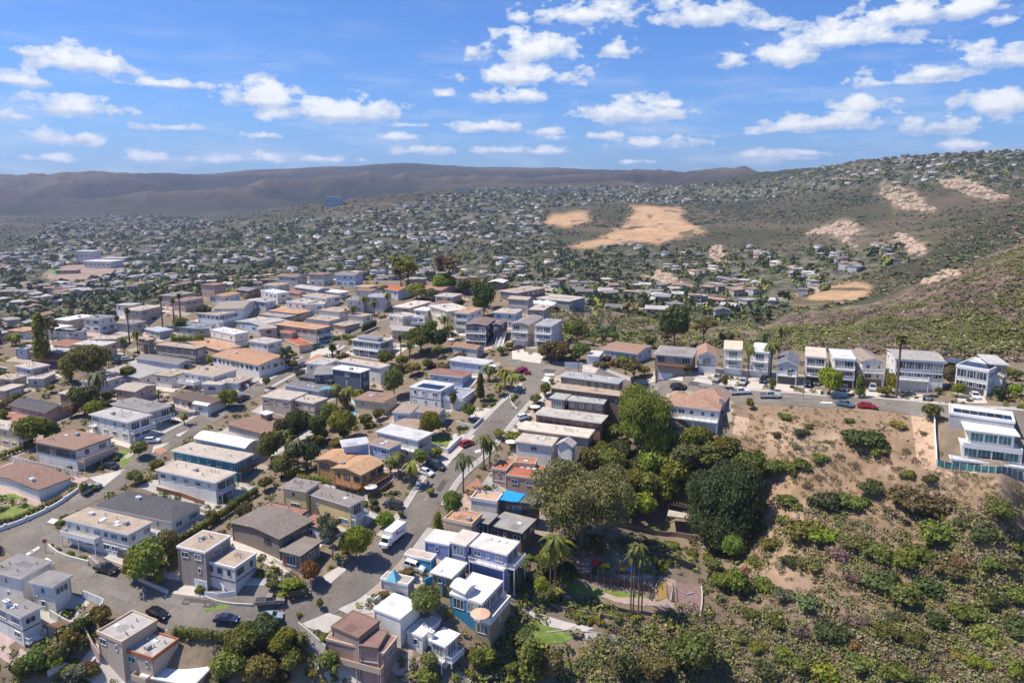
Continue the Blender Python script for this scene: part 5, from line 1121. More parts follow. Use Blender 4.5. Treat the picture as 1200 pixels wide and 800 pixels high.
def build_protos():
    rs = np.random.RandomState(5)
    for k in range(5):
        V, Fq = leaf_cloud(rs, lobes_for(rs, 4.3, 5.4, 1.0, 13), 3600, .52); add_proto('broad', npmesh('crown', V, Fq, LEAF), trunk_mesh(rs, 1.8, .26, 5.6, 2.4), 4.5, 6.4)
    for k in range(5):
        V, Fq = leaf_cloud(rs, lobes_for(rs, 2.0, 2.5, .5, 7), 1100, .36); add_proto('small', npmesh('crown', V, Fq, LEAF), trunk_mesh(rs, .9, .11, 2.6, 1.1, 4), 2.1, 3.1)
    for k in range(9):
        V, Fq = leaf_cloud(rs, lobes_for(rs, 1.2, 1.15, -.15, 7, .8), 850, .20); add_proto('bush', npmesh('bush', V, Fq, LEAF), None, 1.3, 1.2)
    for k in range(3):
        V, Fq = leaf_cloud(rs, lobes_for(rs, 1.1, .9, -.1, 6, .8), 480, .16, .2, False); add_proto('dry', npmesh('bush', V, Fq, LEAF), None, 1.2, .9)
    for k in range(3):      # loose, airy crowns (gum trees)
        L = lobes_for(rs, 4.0, 8.0, 3.0, 16, .85); V, Fq = leaf_cloud(rs, [(x, y, z, a * .62, b * .62, c * .62) for x, y, z, a, b, c in L], 3400, .42, .1, False)
        add_proto('gum', npmesh('crown', V, Fq, LEAF), trunk_mesh(rs, 3.4, .28, 10, 3.0, 7), 4.2, 11.2)
    for k in range(2):      # columnar
        V, Fq = leaf_cloud(rs, [(0, 0, 3.2, .8, .8, 3.1), (0, 0, 1.6, .95, .95, 1.6), (0, 0, 5, .5, .5, 1.4)], 1300, .3); add_proto('column', npmesh('crown', V, Fq, LEAF), trunk_mesh(rs, 1, .1, 3, .2, 2), 1.0, 6.4)
    # two big trees of their own
    V, Fq = leaf_cloud(rs, lobes_for(rs, 8.5, 13, .6, 26, .74) + [(5.5 * math.cos(q_), 5.5 * math.sin(q_), 3.2 + (q_ % 1), 3.6, 3.6, 3.0) for q_ in np.arange(0, 6.2, .8)], 22000, .46, .5); add_proto('giant', npmesh('crown', V, Fq, LEAF), trunk_mesh(rs, 4.5, .6, 13, 5, 7), 8.9, 13.8)
    L = lobes_for(rs, 9.5, 16, 1.5, 40, .85); V, Fq = leaf_cloud(rs, [(x, y, z, a * .72, b * .72, c * .62) for x, y, z, a, b, c in L], 24000, .42, .25, False)
    add_proto('giantgum', npmesh('crown', V, Fq, LEAF), trunk_mesh(rs, 5, .6, 16, 7, 9), 9.8, 18.5)
build_protos()
def frond(rs, L, droop, w, n=7, kind='feather'):
    """one palm frond along +x from the origin"""
    V = []; Fq = []
    pts = []
    for i in range(n + 1):
        t = i / n; pts.append(np.array([L * t * (1 - .25 * droop * t), 0, L * (.55 * t - (.55 + droop) * t * t)]))
    for i in range(n):
        a, b = pts[i], pts[i + 1]; ww = w * math.sin(math.pi * min(1, (i + .8) / (n + .6))) ** .7
        for sgn in (-1, 1):
            o = len(V); V += [a, b, b + np.array([.25 * L / n, sgn * ww, -ww * .45]), a + np.array([.25 * L / n, sgn * ww * .95, -ww * .45])]; Fq.append((o, o + 1, o + 2, o + 3))
    return np.array(V), np.array(Fq)
def palm_crown(rs, kind):
    Vs, Fs = [], []; o = 0
    spec = {'queen': (20, 3.1, .85, .42), 'fan': (54, 1.5, .75, .42), 'king': (15, 2.9, .7, .34), 'young': (14, 1.9, .6, .3)}[kind]
    for k in range(spec[0]):
        if kind == 'fan': el = rs.uniform(-1.25, 1.2); L = spec[1] * rs.uniform(.8, 1.1); V, Fq = frond(rs, L, .35, spec[3], 3)
        else: el = rs.uniform(-.55, .85); L = spec[1] * rs.uniform(.8, 1.1); V, Fq = frond(rs, L, spec[2] * rs.uniform(.6, 1.1), spec[3])
        az = 2.399 * k + rs.uniform(-.2, .2); c, s = math.cos(-el), math.sin(-el)
        V = V @ np.array([[c, 0, -s], [0, 1, 0], [s, 0, c]]).T; c, s = math.cos(az), math.sin(az); V = V @ np.array([[c, -s, 0], [s, c, 0], [0, 0, 1]]).T
        Vs.append(V); Fs.append(Fq + o); o += len(V)
    return npmesh('fronds', np.concatenate(Vs), np.concatenate(Fs), LEAF)
PALM = {k: [palm_crown(np.random.RandomState(i), k) for i in range(3)] for k in ('queen', 'fan', 'king', 'young')}
PTR = {}
for nm, r in (('fan', .30), ('queen', .19), ('king', .15), ('young', .16)):
    mb = MB(); n_ = 6
    for i in range(n_): mb.cyl((0, 0, i / n_ - (0.02 if i else .12)), r * (1.25 - .4 * i / n_), 1 / n_ + (.02 if i else .12), 8, r * (1.15 - .4 * i / n_))
    PTR[nm] = mb.mesh('trunk', BARK)
SKM = None
def skirt_mesh():
    rs = np.random.RandomState(3); V, Fq = leaf_cloud(rs, [(0, 0, -.9, .55, .55, 1.1)], 260, .4, .6); return npmesh('dead_fronds', V, Fq, LEAF)
SKM = skirt_mesh()
GREENS = dict(g=(.120, .133, .034), d=(.068, .083, .030), b=(.165, .19, .03), y=(.185, .19, .038), o=(.135, .122, .048), s=(.125, .13, .075), r=(.15, .095, .05), p=(.32, .05, .12), k=(.066, .088, .036), q=(.17, .125, .075), v=(.17, .12, .10), a=(.24, .14, .04), u=(.150, .122, .068))
GREENS = {k_: tuple(min(.5, c_ * 1.22) for c_ in v_) for k_, v_ in GREENS.items()}
CNAME = dict(g='green', d='dark green', b='bright green', y='yellow green', u='brownish olive', o='olive', s='grey green', r='russet', p='pink flowering', k='very dark green', q='dry brown', v='dry mauve brown', a='autumn brown')
PLANTS = []
def tree(px, py, w_px, kind='broad', c='g', h_px=None, label=None, name=None, at=None, hs=1.0, note=True):
    """px, py: foot in the photo; w_px: crown width"""
    p = hit(px, py) if at is None else Vector(at)
    if p is None: return None
    dist = p.y * CP + (CAMZ - p.z) * SP
    rr = w_px / F * dist / 2 if at is None else w_px / 2
    cr, tr, R0, H0_ = rnd.choice(PROTO[kind]); s = rr / R0; sz = s * hs
    if h_px: sz = (h_px / F * dist / CP) / H0_
    nm = name or ('bush' if tr is None else 'tree')
    a = rnd.uniform(0, 6.28); col = tuple(x * rnd.uniform(.85, 1.18) for x in GREENS[c])
    if tr is None:
        o = link(nm, cr, None, (p.x, p.y, p.z - .1 * s), a, col); o.scale = (s, s, sz)
    else:
        o = empty(nm, (p.x, p.y, p.z), a); o.scale = (s, s, sz); link('crown', cr, o, color=col); link('trunk', tr, o)
    o['category'] = 'tree' if tr is not None else nm.replace('_', ' ')
    o['_d'] = (label or ''); o['_c'] = CNAME[c]; o['_k'] = kind
    PLANTS.append((o, px, py, rr, label, note)); return o
def palm(px, py, top, kind='queen', w_px=None, c='g', skirt=False, label=None):
    """px, py foot; top: pixel row of the crown's heart"""
    p = hit(px, py); dist = p.y * CP + (CAMZ - p.z) * SP; h = (py - top) / F * dist / CP * 1.02
    o = empty('palm_tree', p, rnd.uniform(0, 6.28)); tr = link('trunk', PTR[kind], o); tr.scale = (1, 1, h)
    R0 = {'queen': 3.0, 'fan': 1.6, 'king': 2.8, 'young': 1.9}[kind]; s = (w_px / F * dist / 2) / R0 if w_px else 1
    cr = link('fronds', rnd.choice(PALM[kind]), o, (0, 0, h), color=GREENS[c]); cr.scale = (s, s, s)
    if skirt: sk = link('dead_fronds', SKM, o, (0, 0, h - .3), color=GREENS['q']); sk.scale = (s, s, s)
    o['category'] = 'palm tree'; o['_k'] = 'palm' + kind; o['_c'] = CNAME[c]; PLANTS.append((o, px, py, h, label, True)); return o
def hedge(pts, h, w, c='g', label=None, name='hedge'):
    """a clipped hedge along pixel points"""
    path = resample([Vector((hit(*p).x, hit(*p).y)) for p in pts], 1.0); rs = np.random.RandomState(len(pts) * 13 + int(pts[0][0]))
    L = []; o0 = path[0]; z0 = gz(*o0)
    for p in path:
        z = gz(p.x, p.y) - z0; L.append((p.x - o0.x, p.y - o0.y, z + h * .45, max(w * .62, .75), max(w * .62, .75), h * .58))
    n = int(sum((b - a).length for a, b in zip(path[:-1], path[1:])) * (h + w) * 26) + 60
    V, Fq = leaf_cloud(rs, L, min(n, 5200), .26, .75); o = link(name, npmesh('hedge', V, Fq, LEAF), None, (o0.x, o0.y, z0), 0, GREENS[c])
    o['category'] = name; o['_c'] = CNAME[c]; o['_k'] = 'hedge'; m = pts[len(pts) // 2]; PLANTS.append((o, m[0], m[1], w, label, True)); return o
# --- occupancy: footprints and roads
def seg_d(p, a, b):
    ab = b - a; t = max(0, min(1, (p - a).dot(ab) / max(ab.length_squared, 1e-9))); return (p - a - ab * t).length
_FC = np.zeros((0, 2)); _RP = {}
def free(x, y, m=.6, road_m=.8):
    p = Vector((x, y)); global _FC
    if len(_FC) != len(FOOT): _FC = np.array([(sum(v[0] for v in q) / 4, sum(v[1] for v in q) / 4) for q in FOOT])
    for i_ in np.nonzero(np.abs(_FC - (x, y)).sum(1) < 32)[0]:
        q = FOOT[i_]
        if inpoly(np.array([x]), np.array([y]), q)[0]: return False
        for k in range(4):
            if seg_d(p, Vector(q[k]), Vector(q[(k + 1) % 4])) < m: return False
    for nm_, (path, w) in ROADS.items():
        if nm_ not in _RP: _RP[nm_] = np.array([(q.x, q.y) for q in path[::2]])
        if np.min(np.hypot(_RP[nm_][:, 0] - x, _RP[nm_][:, 1] - y)) < w / 2 + road_m: return False
    return True
T = []
def trees(s):
    for ln in s.strip().split(';'):
        q = ln.split()
        if not q: continue
        x, y, w = map(float, q[:3]); tree(x, y, w, q[3], q[4], float(q[5]) if len(q) > 5 else None)
# foot x, foot y, crown width, kind, colour[, height] -- all read off the photograph
tree(682, 642, 114, 'giantgum', 'u', 118, note=False)['label'] = 'huge loose grey olive gum tree with brownish crown above the garden terraces'  # added dark tree at its foot, listed below, stands for its shaded lower crown
tree(846, 640, 84, 'giant', 'k', 104, note=False)['label'] = 'huge dense very dark green tree beside the hut with slatted roof'
tree(756, 520, 62, 'giant', 'b', 70, note=False)['label'] = 'big bright green round tree left of the large tan hipped roof house'
trees('''700 545 40 broad g; 726 540 36 broad d; 790 575 52 broad y 44; 762 560 40 broad y 36; 832 560 56 gum g 52; 878 575 48 broad g 46; 742 560 34 broad g; 715 520 34 broad g; 905 560 30 small g; 735 612 34 small g 34; 712 565 44 broad g 40; 735 585 40 broad b 36; 758 588 44 broad g 38; 780 592 40 broad g 36; 805 560 46 broad o 42; 815 535 40 broad g 36; 770 540 44 broad b 40; 850 545 40 broad g 34; 722 590 30 broad d 30; 690 560 36 broad g 36; 795 545 30 small y 28; 870 600 40 broad g 40; 700 590 34 broad o 34; 755 610 34 small b 34; 718 610 30 small d 34;
 664 690 34 broad d 32;698 650 24 broad g 22; 820 600 40 broad g 40; 870 620 50 broad o 50; 742 450 34 gum o 34; 790 408 42 broad d 50; 824 402 38 gum o 34; 850 405 22 small o; 676 402 30 broad o 26; 706 404 26 gum s 26; 762 408 18 small d; 640 420 22 small g; 652 424 44 broad o 24; 680 424 26 small g 22; 720 400 16 small g;
 478 340 42 gum y 46; 470 340 22 gum d 40; 526 340 42 gum q 48; 522 342 34 broad b 20; 545 345 20 broad g 18; 567 372 34 broad k 40; 556 345 18 small o 20; 488 352 26 broad y 20; 540 360 14 small d; 600 345 16 small g; 450 344 14 small b; 505 352 20 small s;
 105 450 52 broad o 46; 82 448 26 broad y 30; 50 428 20 column y 62; 62 400 18 gum o 30; 132 380 16 small g; 30 412 16 small g; 240 375 24 small d; 210 388 22 small g 16; 60 460 14 small g;
 493 415 38 broad g 32; 505 395 20 small g 20; 516 412 24 broad d 26; 462 466 32 broad g 34; 483 440 26 small y 16; 471 432 20 small g 16; 452 430 26 broad g 20; 540 425 18 small r 12; 500 432 16 small g; 438 418 8 small o;
 38 522 46 broad b 34; 62 516 24 small g 24; 163 537 26 small o 20; 186 555 20 small y 18; 100 486 34 broad o 34; 112 490 26 small b 22; 84 488 20 small r; 124 480 14 small g; 128 470 14 small y; 150 446 22 small g 18; 165 450 14 small b; 80 446 14 small y; 268 478 26 broad b 22; 225 478 12 small g; 200 485 16 small d;
 172 684 48 broad y 50; 198 660 30 broad o 40; 156 680 26 small y 30; 186 688 14 small b 20; 237 692 18 bush g; 120 735 32 small g 26; 248 612 18 small o 16; 287 612 26 broad o 22; 240 560 20 small g 12;
 350 520 34 broad k 40; 335 530 30 broad d 40; 318 545 32 broad g 40; 389 502 28 broad b 30; 402 515 36 broad b 34; 372 520 24 broad g 34; 345 555 26 gum o 40; 365 548 26 broad k 30; 330 560 26 broad o 26; 310 575 22 small g; 322 480 18 small g; 335 435 20 gum s 34; 343 432 14 small o; 312 455 12 small o 14;
 506 512 30 broad b 30; 550 492 22 small g 20; 531 480 11 small g 22; 563 470 11 column d 34; 575 470 12 small g; 492 548 26 small g 22; 466 490 14 small g; 530 605 30 broad g 28; 513 622 12 column g 24; 451 618 28 small b 20; 470 605 10 small g; 504 580 12 small y; 602 520 24 small b 14; 585 515 16 small y; 445 492 18 small o; 405 480 18 small o 20; 430 500 20 small g 16;
 390 655 32 gum s 62; 378 640 14 gum s 40; 418 658 40 broad b 42; 364 684 26 broad a 28; 340 690 30 small b 12; 320 690 20 small g 12; 500 722 44 broad o 34; 470 735 12 small y; 602 690 10 column b 26; 560 785 28 small g 26; 502 788 26 small o 24; 527 725 10 small y 12; 300 500 12 small g;
 634 702 26 small b 28; 775 668 17 bush g; 734 800 42 small d 34; 768 798 40 small o 30; 812 790 64 broad g 46; 622 800 30 column g 56; 648 800 30 small o 40; 600 790 20 small g; 858 690 30 small g; 845 690 26 small y; 860 655 30 broad y 30; 866 700 36 small g 34; 835 672 26 small g; 890 690 30 bush g;
 972 464 36 broad b 32; 1007 466 12 column g 28; 1044 462 14 small b 26; 1040 466 12 small y 14; 1113 458 24 broad q 32; 1122 466 18 small y 18; 879 480 11 small g 14; 905 458 11 small y 16; 1090 492 28 small g 20; 848 455 10 small g 16; 806 440 14 small g 16; 640 465 17 small g 18; 646 450 9 small q; 1100 462 12 small g; 925 450 8 small g 20;
 15 405 20 small o; 5 445 16 small g; 20 470 16 small g 10; 0 500 20 small b 20; 100 580 12 small g 14; 112 575 10 small b; 60 640 8 bush g; 68 645 9 bush o; 82 652 14 bush g; 97 655 12 bush y; 134 540 12 bush g; 120 535 10 bush g;
 283 770 50 broad g 34; 312 752 44 broad d 30; 330 765 40 broad b 30; 270 796 50 broad g 34; 305 800 50 broad o 34; 340 790 30 small g 30; 47 785 34 small g 30; 66 778 30 small o 26; 84 760 26 small y 24; 82 792 24 small b 14; 30 795 28 small g 24; 110 795 20 small g 16; 100 735 18 small d; 92 745 20 small g 22;
 385 785 28 small g 24; 352 770 18 bush g; 365 790 16 bush y; 345 745 16 bush g; 350 720 10 bush y; 375 715 10 small g 14; 595 560 14 bush g; 612 445 12 bush g''')
palms = [(152,402,364,'fan',None,'o',1),(191,388,350,'fan',None,'o',1),(204,376,352,'fan'),(212,380,347,'fan',None,'g'),(146,418,396,'queen'),(162,415,389,'queen'),(117,475,438,'queen',34,'s'),
 (427,370,348,'queen',None,'g'),(414,377,359,'queen'),(439,372,354,'queen'),(455,364,343,'queen'),(390,424,406,'fan',13,'g'),(397,424,411,'young'),(470,418,391,'queen',None,'d'),(480,420,400,'queen'),(521,394,371,'queen',None,'g'),(526,400,380,'queen',None,'y'),(512,420,405,'queen'),
 (592,456,434,'queen',28,'y'),(573,448,430,'queen',24,'g'),(600,460,440,'queen',22,'y'),(585,464,450,'young',20,'y'),(467,562,532,'queen',None,'g'),(482,570,542,'queen',None,'y'),(458,556,536,'queen'),(543,577,535,'queen',32,'d'),(567,550,511,'queen',26,'g'),(574,548,518,'queen',28,'g'),
 (395,478,452,'queen',22,'g'),(408,480,455,'queen',24,'y'),(350,552,516,'king',22,'s'),(340,548,512,'king',20,'g'),(335,545,505,'king',24,'g'),(20,418,392,'queen',22,'y'),(50,425,382,'fan',14,'y',1),(58,415,376,'fan',14,'o'),
 (650,698,628,'queen',38,'g'),(645,694,640,'king',34,'b'),(657,690,634,'queen',34,'y'),(742,716,640,'king',26,'s'),(748,718,636,'king',26,'g'),(739,715,648,'king',26,'d'),(752,716,650,'king',26,'g'),
 (1050,467,398,'fan',17,'g'),(876,446,406,'queen',24,'g'),(903,442,404,'queen',26,'g'),(914,424,384,'queen',24,'g'),(894,428,392,'queen',20,'d'),(776,600,572,'fan',10,'q'),(378,790,772,'young',26,'d'),(392,795,778,'young',22,'g'),(355,760,742,'young',18,'g'),(560,360,340,'queen',18,'d'),(568,362,338,'queen',18,'g'),(575,360,342,'queen',18,'o'),(216,498,484,'young',16,'g'),(186,470,458,'young',14,'g'),(45,408,398,'young',10),(655,705,690,'young',14,'b'),(725,600,580,'young',24,'g'),(745,604,578,'young',26,'b'),(760,600,582,'young',22,'g')]
for q in palms:
    q = list(q) + [None, None, None, None][:max(0, 7 - len(q))]; 
    palm(q[0], q[1], q[2], q[3], q[4], q[5] or 'g', bool(q[6]) if len(q) > 6 else False)
for q in [([(402,398),(413,399),(424,396)],2.8,1.2,'y'),([(425,391),(440,384)],4.2,1.4,'d'),([(380,400),(398,398)],2.2,1.0,'b'),([(409,404),(421,396)],2.0,1.0,'y'),([(202,402),(220,402),(238,400)],3.6,1.3,'b'),
 ([(236,577),(254,584),(272,592)],1.6,.9,'d'),([(207,640),(232,627),(254,612),(275,598)],2.6,1.4,'g'),([(276,594),(300,580)],2.4,1.5,'d'),([(2,537),(22,530),(40,522)],2.0,1.1,'g'),([(206,747),(232,750),(260,752),(288,750)],2.6,1.3,'g'),
 ([(350,562),(375,565),(400,570),(422,578)],1.7,1.0,'b'),([(335,560),(350,556)],2.4,1.2,'y'),([(330,700),(345,692),(352,688)],1.5,2.2,'b'),([(668,490),(690,493)],1.2,.8,'b'),([(620,479),(640,484)],1.0,.8,'y'),([(64,556),(90,548),(108,540)],1.3,.8,'g'),([(600,470),(605,465)],1.2,.8,'g'),
 ([(0,613),(18,609),(46,597),(72,585)],1.2,.5,'o')]:
    hedge(*q)
for k_ in range(46):
    x_, y_ = rnd.uniform(735, 835), rnd.uniform(630, 660)
    if y_ < 634 + (x_ - 735) * .08 or y_ > 655 + (x_ - 760) * .2: continue
    tree(x_, y_, rnd.uniform(8, 17), 'bush', rnd.choice('ggbyso'), name='shrub')
for k_ in range(16): tree(rnd.uniform(672, 765), rnd.uniform(720, 738), rnd.uniform(9, 16), 'bush', rnd.choice('ybgo'), name='shrub')
# flowering bank and bougainvillea
for (x, y, w, c) in [(705,430,20,'r'),(722,428,22,'r'),(738,430,20,'r'),(712,422,16,'r'),(730,422,16,'g'),(612,435,14,'p'),(618,438,10,'p'),(505,430,16,'r'),(520,432,18,'r'),(160,456,10,'p'),(154,458,8,'p'),(1090,470,8,'r'),(1182,470,14,'r'),(1172,466,12,'g'),(1196,478,12,'g'),(870,672,14,'p')]:
    tree(x, y, w, 'bush', c, name='flowering_shrub')
# --- dry slope below the upper road: the bushes that can be picked out
BUSH = '''920 490 18 g;921 548 30 g;941 548 28 g;962 538 22 g;1012 520 50 d;1029 531 24 g;1020 575 32 d;1062 558 22 b;1052 499 22 y;1081 508 14 q;1090 563 22 d;995 494 13 g;940 509 20 d;948 500 12 g;965 592 46 d;925 590 34 g;1000 592 34 g;1037 596 15 q;942 628 54 g;965 632 40 b;1070 592 60 o;1090 600 56 r;1107 632 54 g;1150 630 40 d;1170 600 44 g;1130 616 24 d;
 910 510 14 o;932 525 12 s;903 545 18 g;975 520 12 q;990 508 11 g;985 535 13 q;1000 545 14 q;1012 535 12 q;1040 540 14 q;1050 550 13 q;1062 530 14 q;1072 540 12 q;995 520 10 q;948 570 16 q;1010 600 12 q;1044 600 14 o;1055 608 10 d;1062 612 10 d;1068 604 9 q;930 555 12 o;960 560 14 q;915 610 20 g;905 640 30 g;925 660 30 d;950 665 34 o;980 650 36 v;1000 640 34 o;1030 650 40 g;1060 660 44 b;1080 650 40 g;1000 680 34 v;1030 690 56 d;1060 700 56 g;1090 690 40 d;1110 670 40 o;1130 660 30 q;1160 660 30 g;1190 640 30 g;1180 665 26 d;
 920 700 30 s;950 710 34 s;975 745 44 d;940 740 30 v;910 730 26 g;900 690 24 g;1000 730 40 v;1040 740 36 g;1070 750 34 g;1050 725 24 d;1100 730 36 d;1130 720 36 g;1160 700 40 d;1190 700 36 g;1190 740 44 d;1150 750 44 g;1120 770 28 y;1150 780 30 b;1080 785 30 v;1050 790 44 g;1010 780 40 g;970 790 44 b;930 780 40 g;900 790 34 d;890 760 26 b;880 720 24 g;870 750 24 o;885 660 22 g;895 620 18 o;880 600 16 g;1110 790 24 q;1190 790 40 g;920 765 24 b;1090 765 20 q;1000 755 26 r;1040 770 24 q'''
for ln in BUSH.split(';'):
    q = ln.split(); x, y, w = map(float, q[:3]); tree(x, y, w, 'dry' if q[3] in 'qv' else 'bush', q[3], hs=.85)
print('plants placed', len(PLANTS))
# --- random fill
rr = np.random.RandomState(21)
POS = [(o.location.x, o.location.y, r_) for o, _, _, r_, _, _ in PLANTS]
NEIGH = [(-30,372),(60,372),(150,348),(230,338),(330,330),(560,332),(680,352),(770,395),(900,420),(1215,440),(1215,492),(1090,484),(860,468),(860,505),(800,560),(700,600),(600,810),(-30,810)]
def scatter_pts(poly, n, seed):
    r_ = np.random.RandomState(seed); out = []
    xs = [p[0] for p in poly]; ys = [p[1] for p in poly]
    while len(out) < n:
        x = r_.uniform(min(xs), max(xs), n); y = r_.uniform(min(ys), max(ys), n); m = inpoly(x, y, poly); out += list(zip(x[m], y[m]))
    return out[:n]
# a few more houses where the plateau is built up but the manual list has gaps
def poly_world(cx, cy, w, d, a):
    u = Vector((math.cos(a), math.sin(a))); v = Vector((-u.y, u.x)); c = Vector((cx, cy)); return [c - u * w / 2 - v * d / 2, c + u * w / 2 - v * d / 2, c + u * w / 2 + v * d / 2, c - u * w / 2 + v * d / 2]
AUTO = []
BUILT = [(-40,440),(-40,405),(60,392),(150,362),(240,347),(330,332),(560,333),(640,352),(640,380),(560,470),(470,590),(420,600),(330,600),(120,560),(-40,600)]
def auto_houses(n, seed):
    r_ = np.random.RandomState(seed); k = 0; tries = 0
    WC = [('white', wW), ('cream', wC), ('beige', wB), ('pale blue', wLB), ('grey', wG), ('brown', wBR), ('buff pink', wP)]; RC = [('tan', TAN), ('pale', LTAN), ('grey', GREY), ('light grey', LGREY), ('white', WHT), ('brown', BRN), ('orange tan', ORG_)]
    while k < n and tries < 6000:
        tries += 1; x, y = r_.uniform(-30, 640), r_.uniform(330, 560)
        if not inpoly(np.array([x]), np.array([y]), BUILT)[0]: continue
        p = hit(x, y)
        if p is None or p.y > 470: continue
        w, d = r_.uniform(9, 15), r_.uniform(7, 10.5); a = R(70) + r_.normal() * .06
        if r_.rand() < .5: w, d = d, w
        Q = poly_world(p.x, p.y, w, d, a); ok = True
        for i in range(4):
            for t in (0, .33, .66):
                q = Q[i].lerp(Q[(i + 1) % 4], t)
                if not free(q.x, q.y, 1.3, 1.6): ok = False; break
            if not ok: break
        if not ok or not free(p.x, p.y, 2, 3): continue
        if any((px_ - p.x) ** 2 + (py_ - p.y) ** 2 < (max(w, d) * .5 + min(r__, 3)) ** 2 for px_, py_, r__ in POS): continue
        h = r_.choice([3.2, 3.4, 3.6, 5.6]); g = max(gz(q.x, q.y) for q in Q); 
        # near corner, left corner, right corner as seen
        j = min(range(4), key=lambda i: Q[i].y); N_, A_, B_ = Q[j], Q[(j + 1) % 4], Q[(j - 1) % 4]
        if A_.x > B_.x: A_, B_ = B_, A_
        hh = h + g - gz(N_.x, N_.y); z = gz(N_.x, N_.y) + hh
        if hh > 7: continue
        pj = lambda q: tuple(float(v) for v in project(q.x, q.y, z))
        wn, wc_ = WC[r_.randint(len(WC))]; rn, rc_ = RC[r_.randint(len(RC))]; gab = r_.rand() < .3
        res = house('auto%d' % k, wc_, [(pj(N_), pj(A_), pj(B_), hh, ('gab' if d > w else 'gac') if gab else 'flat', rc_, dict(rise=.9))], 'x', trim=r_.choice(list('wwdbt')))
        if res is None: continue
        AUTO.append((res[0], f"{wn} {'two-storey' if h > 5 else 'low'} house with a {rn} {'gabled' if gab else 'flat'} roof")); k += 1
    print('auto houses', k)
auto_houses(60, 4)
# paved aprons round the houses
APR = [CONCP, CONC, flat('buff_paving', (.40, .31, .24), .9, var=.2, sc=1.2), flat('pinkish_paving', (.44, .32, .27), .9, var=.2, sc=1.1), flat('warm_gravel', (.34, .27, .21), .95, var=.3, sc=3)]
ra = random.Random(8)
for r_h, bs_h in HOUSES:
    b = bs_h[0][0]
    if b.corners[0].y > 330 or ra.random() < .15 or b.corners[0].x > 100: continue
    e = [ra.uniform(1.0, 4.2) for _ in range(4)]
    P = [b.n - b.ua * e[0] - b.uc * e[1], b.n - b.ua * e[0] + b.uc * (b.lc + e[2]), b.n + b.ua * (b.la + e[3]) + b.uc * (b.lc + e[2]), b.n + b.ua * (b.la + e[3]) - b.uc * e[1]]
    pad_xy(P, ra.choice(APR), .045, 'patio', 'structure', 3.0)
nb = 0; fill_stuff = []
for (x, y) in scatter_pts(NEIGH, 5200, 3):
    p = hit(x, y)
    if p is None or p.y > 520: continue
    q = float(vnoise(np.array([p.x / 14.]), np.array([p.y / 14.]))[0])
    big = rr.rand() < .4 and q > .42
    m = 2.0 if big else .9
    if not free(p.x, p.y, m, .9): continue
    cc = rr.choice(list('gggdbyoosr'), p=[.16,.16,.12,.14,.1,.1,.07,.07,.05,.03])
    if rr.rand() < .62 or q < .22: fill_stuff.append((p, rr.uniform(.45, 1.25), cc)); continue
    rad = rr.uniform(1.6, 2.7) if big else rr.uniform(.7, 1.4)
    dist = p.y * CP + (CAMZ - p.z) * SP
    if nb < 270:
        tree(x, y, 2 * rad / dist * F, 'small' if big else 'bush', cc, name=None if big else 'shrub'); nb += 1
    else: fill_stuff.append((p, rad * .8, cc))
# --- stuff: plants nobody could count, joined, each leaf a small face
def m_stuff():
    m, t, b = newmat('leaf_mass'); at = nd(t, 'ShaderNodeAttribute', attribute_name='tint')
    ri = nd(t, 'ShaderNodeNewGeometry').outputs['Random Per Island']
    g = ramp(t, ri, [(0, (.66, .68, .64)), (.5, (.98, .98, .92)), (1, (1.38, 1.32, 1.15))])
    t.links.new(mixc(t, 1.0, at.outputs['Color'], g, 'MULTIPLY'), b.inputs['Base Color']); b.inputs['Roughness'].default_value = .6; b.inputs['Specular IOR Level'].default_value = .2
    return m
LEAFM = m_stuff()
def unit_clump(seed, n, size, core=True):
    r_ = np.random.RandomState(seed); return leaf_cloud(r_, [(0, 0, .42, .8, .8, .5), (.35, .2, .35, .5, .5, .4), (-.3, .3, .4, .5, .5, .42), (0, -.4, .3, .5, .5, .35)], n, size, .55, core)
def unit_blob(seed, n, size):
    r_ = np.random.RandomState(seed); V, Fq = leaf_cloud(r_, [(0, 0, .5, .85, .85, .6)], n, size, .72, n > 28); return V, Fq
def mass(name, items, protos, cat=None, label=None):
    """items: (x, y, z, radius, height factor, rgb)"""
    Vs, Fs, Cs = [], [], []; o = 0; r_ = np.random.RandomState(1)
    for (x, y, z, rad, hf, c) in items:
        V, Fq = protos[r_.randint(len(protos))]; a = r_.rand() * 6.28; ca, sa = math.cos(a) * rad, math.sin(a) * rad
        W = np.empty_like(V); W[:, 0] = V[:, 0] * ca - V[:, 1] * sa + x; W[:, 1] = V[:, 0] * sa + V[:, 1] * ca + y; W[:, 2] = V[:, 2] * rad * hf + z
        Vs.append(W); Fs.append(Fq + o); Cs.append(np.tile(np.array([*c, 1.]), (len(V), 1))); o += len(V)
    me = npmesh(name, np.concatenate(Vs), np.concatenate(Fs), LEAFM)
    ca = me.color_attributes.new('tint', 'FLOAT_COLOR', 'POINT'); ca.data.foreach_set('color', np.concatenate(Cs).astype(np.float32).ravel())
    ob = link(name, me); tag(ob, kind='stuff'); 
    if label: ob['label'] = label
    return ob
def gcol(c, r_): k = r_.uniform(.8, 1.25); return tuple(v * k for v in GREENS[c])
GARD = [(655,612),(720,600),(800,615),(880,650),(890,700),(830,730),(760,760),(700,800),(560,810),(560,740),(620,700)]
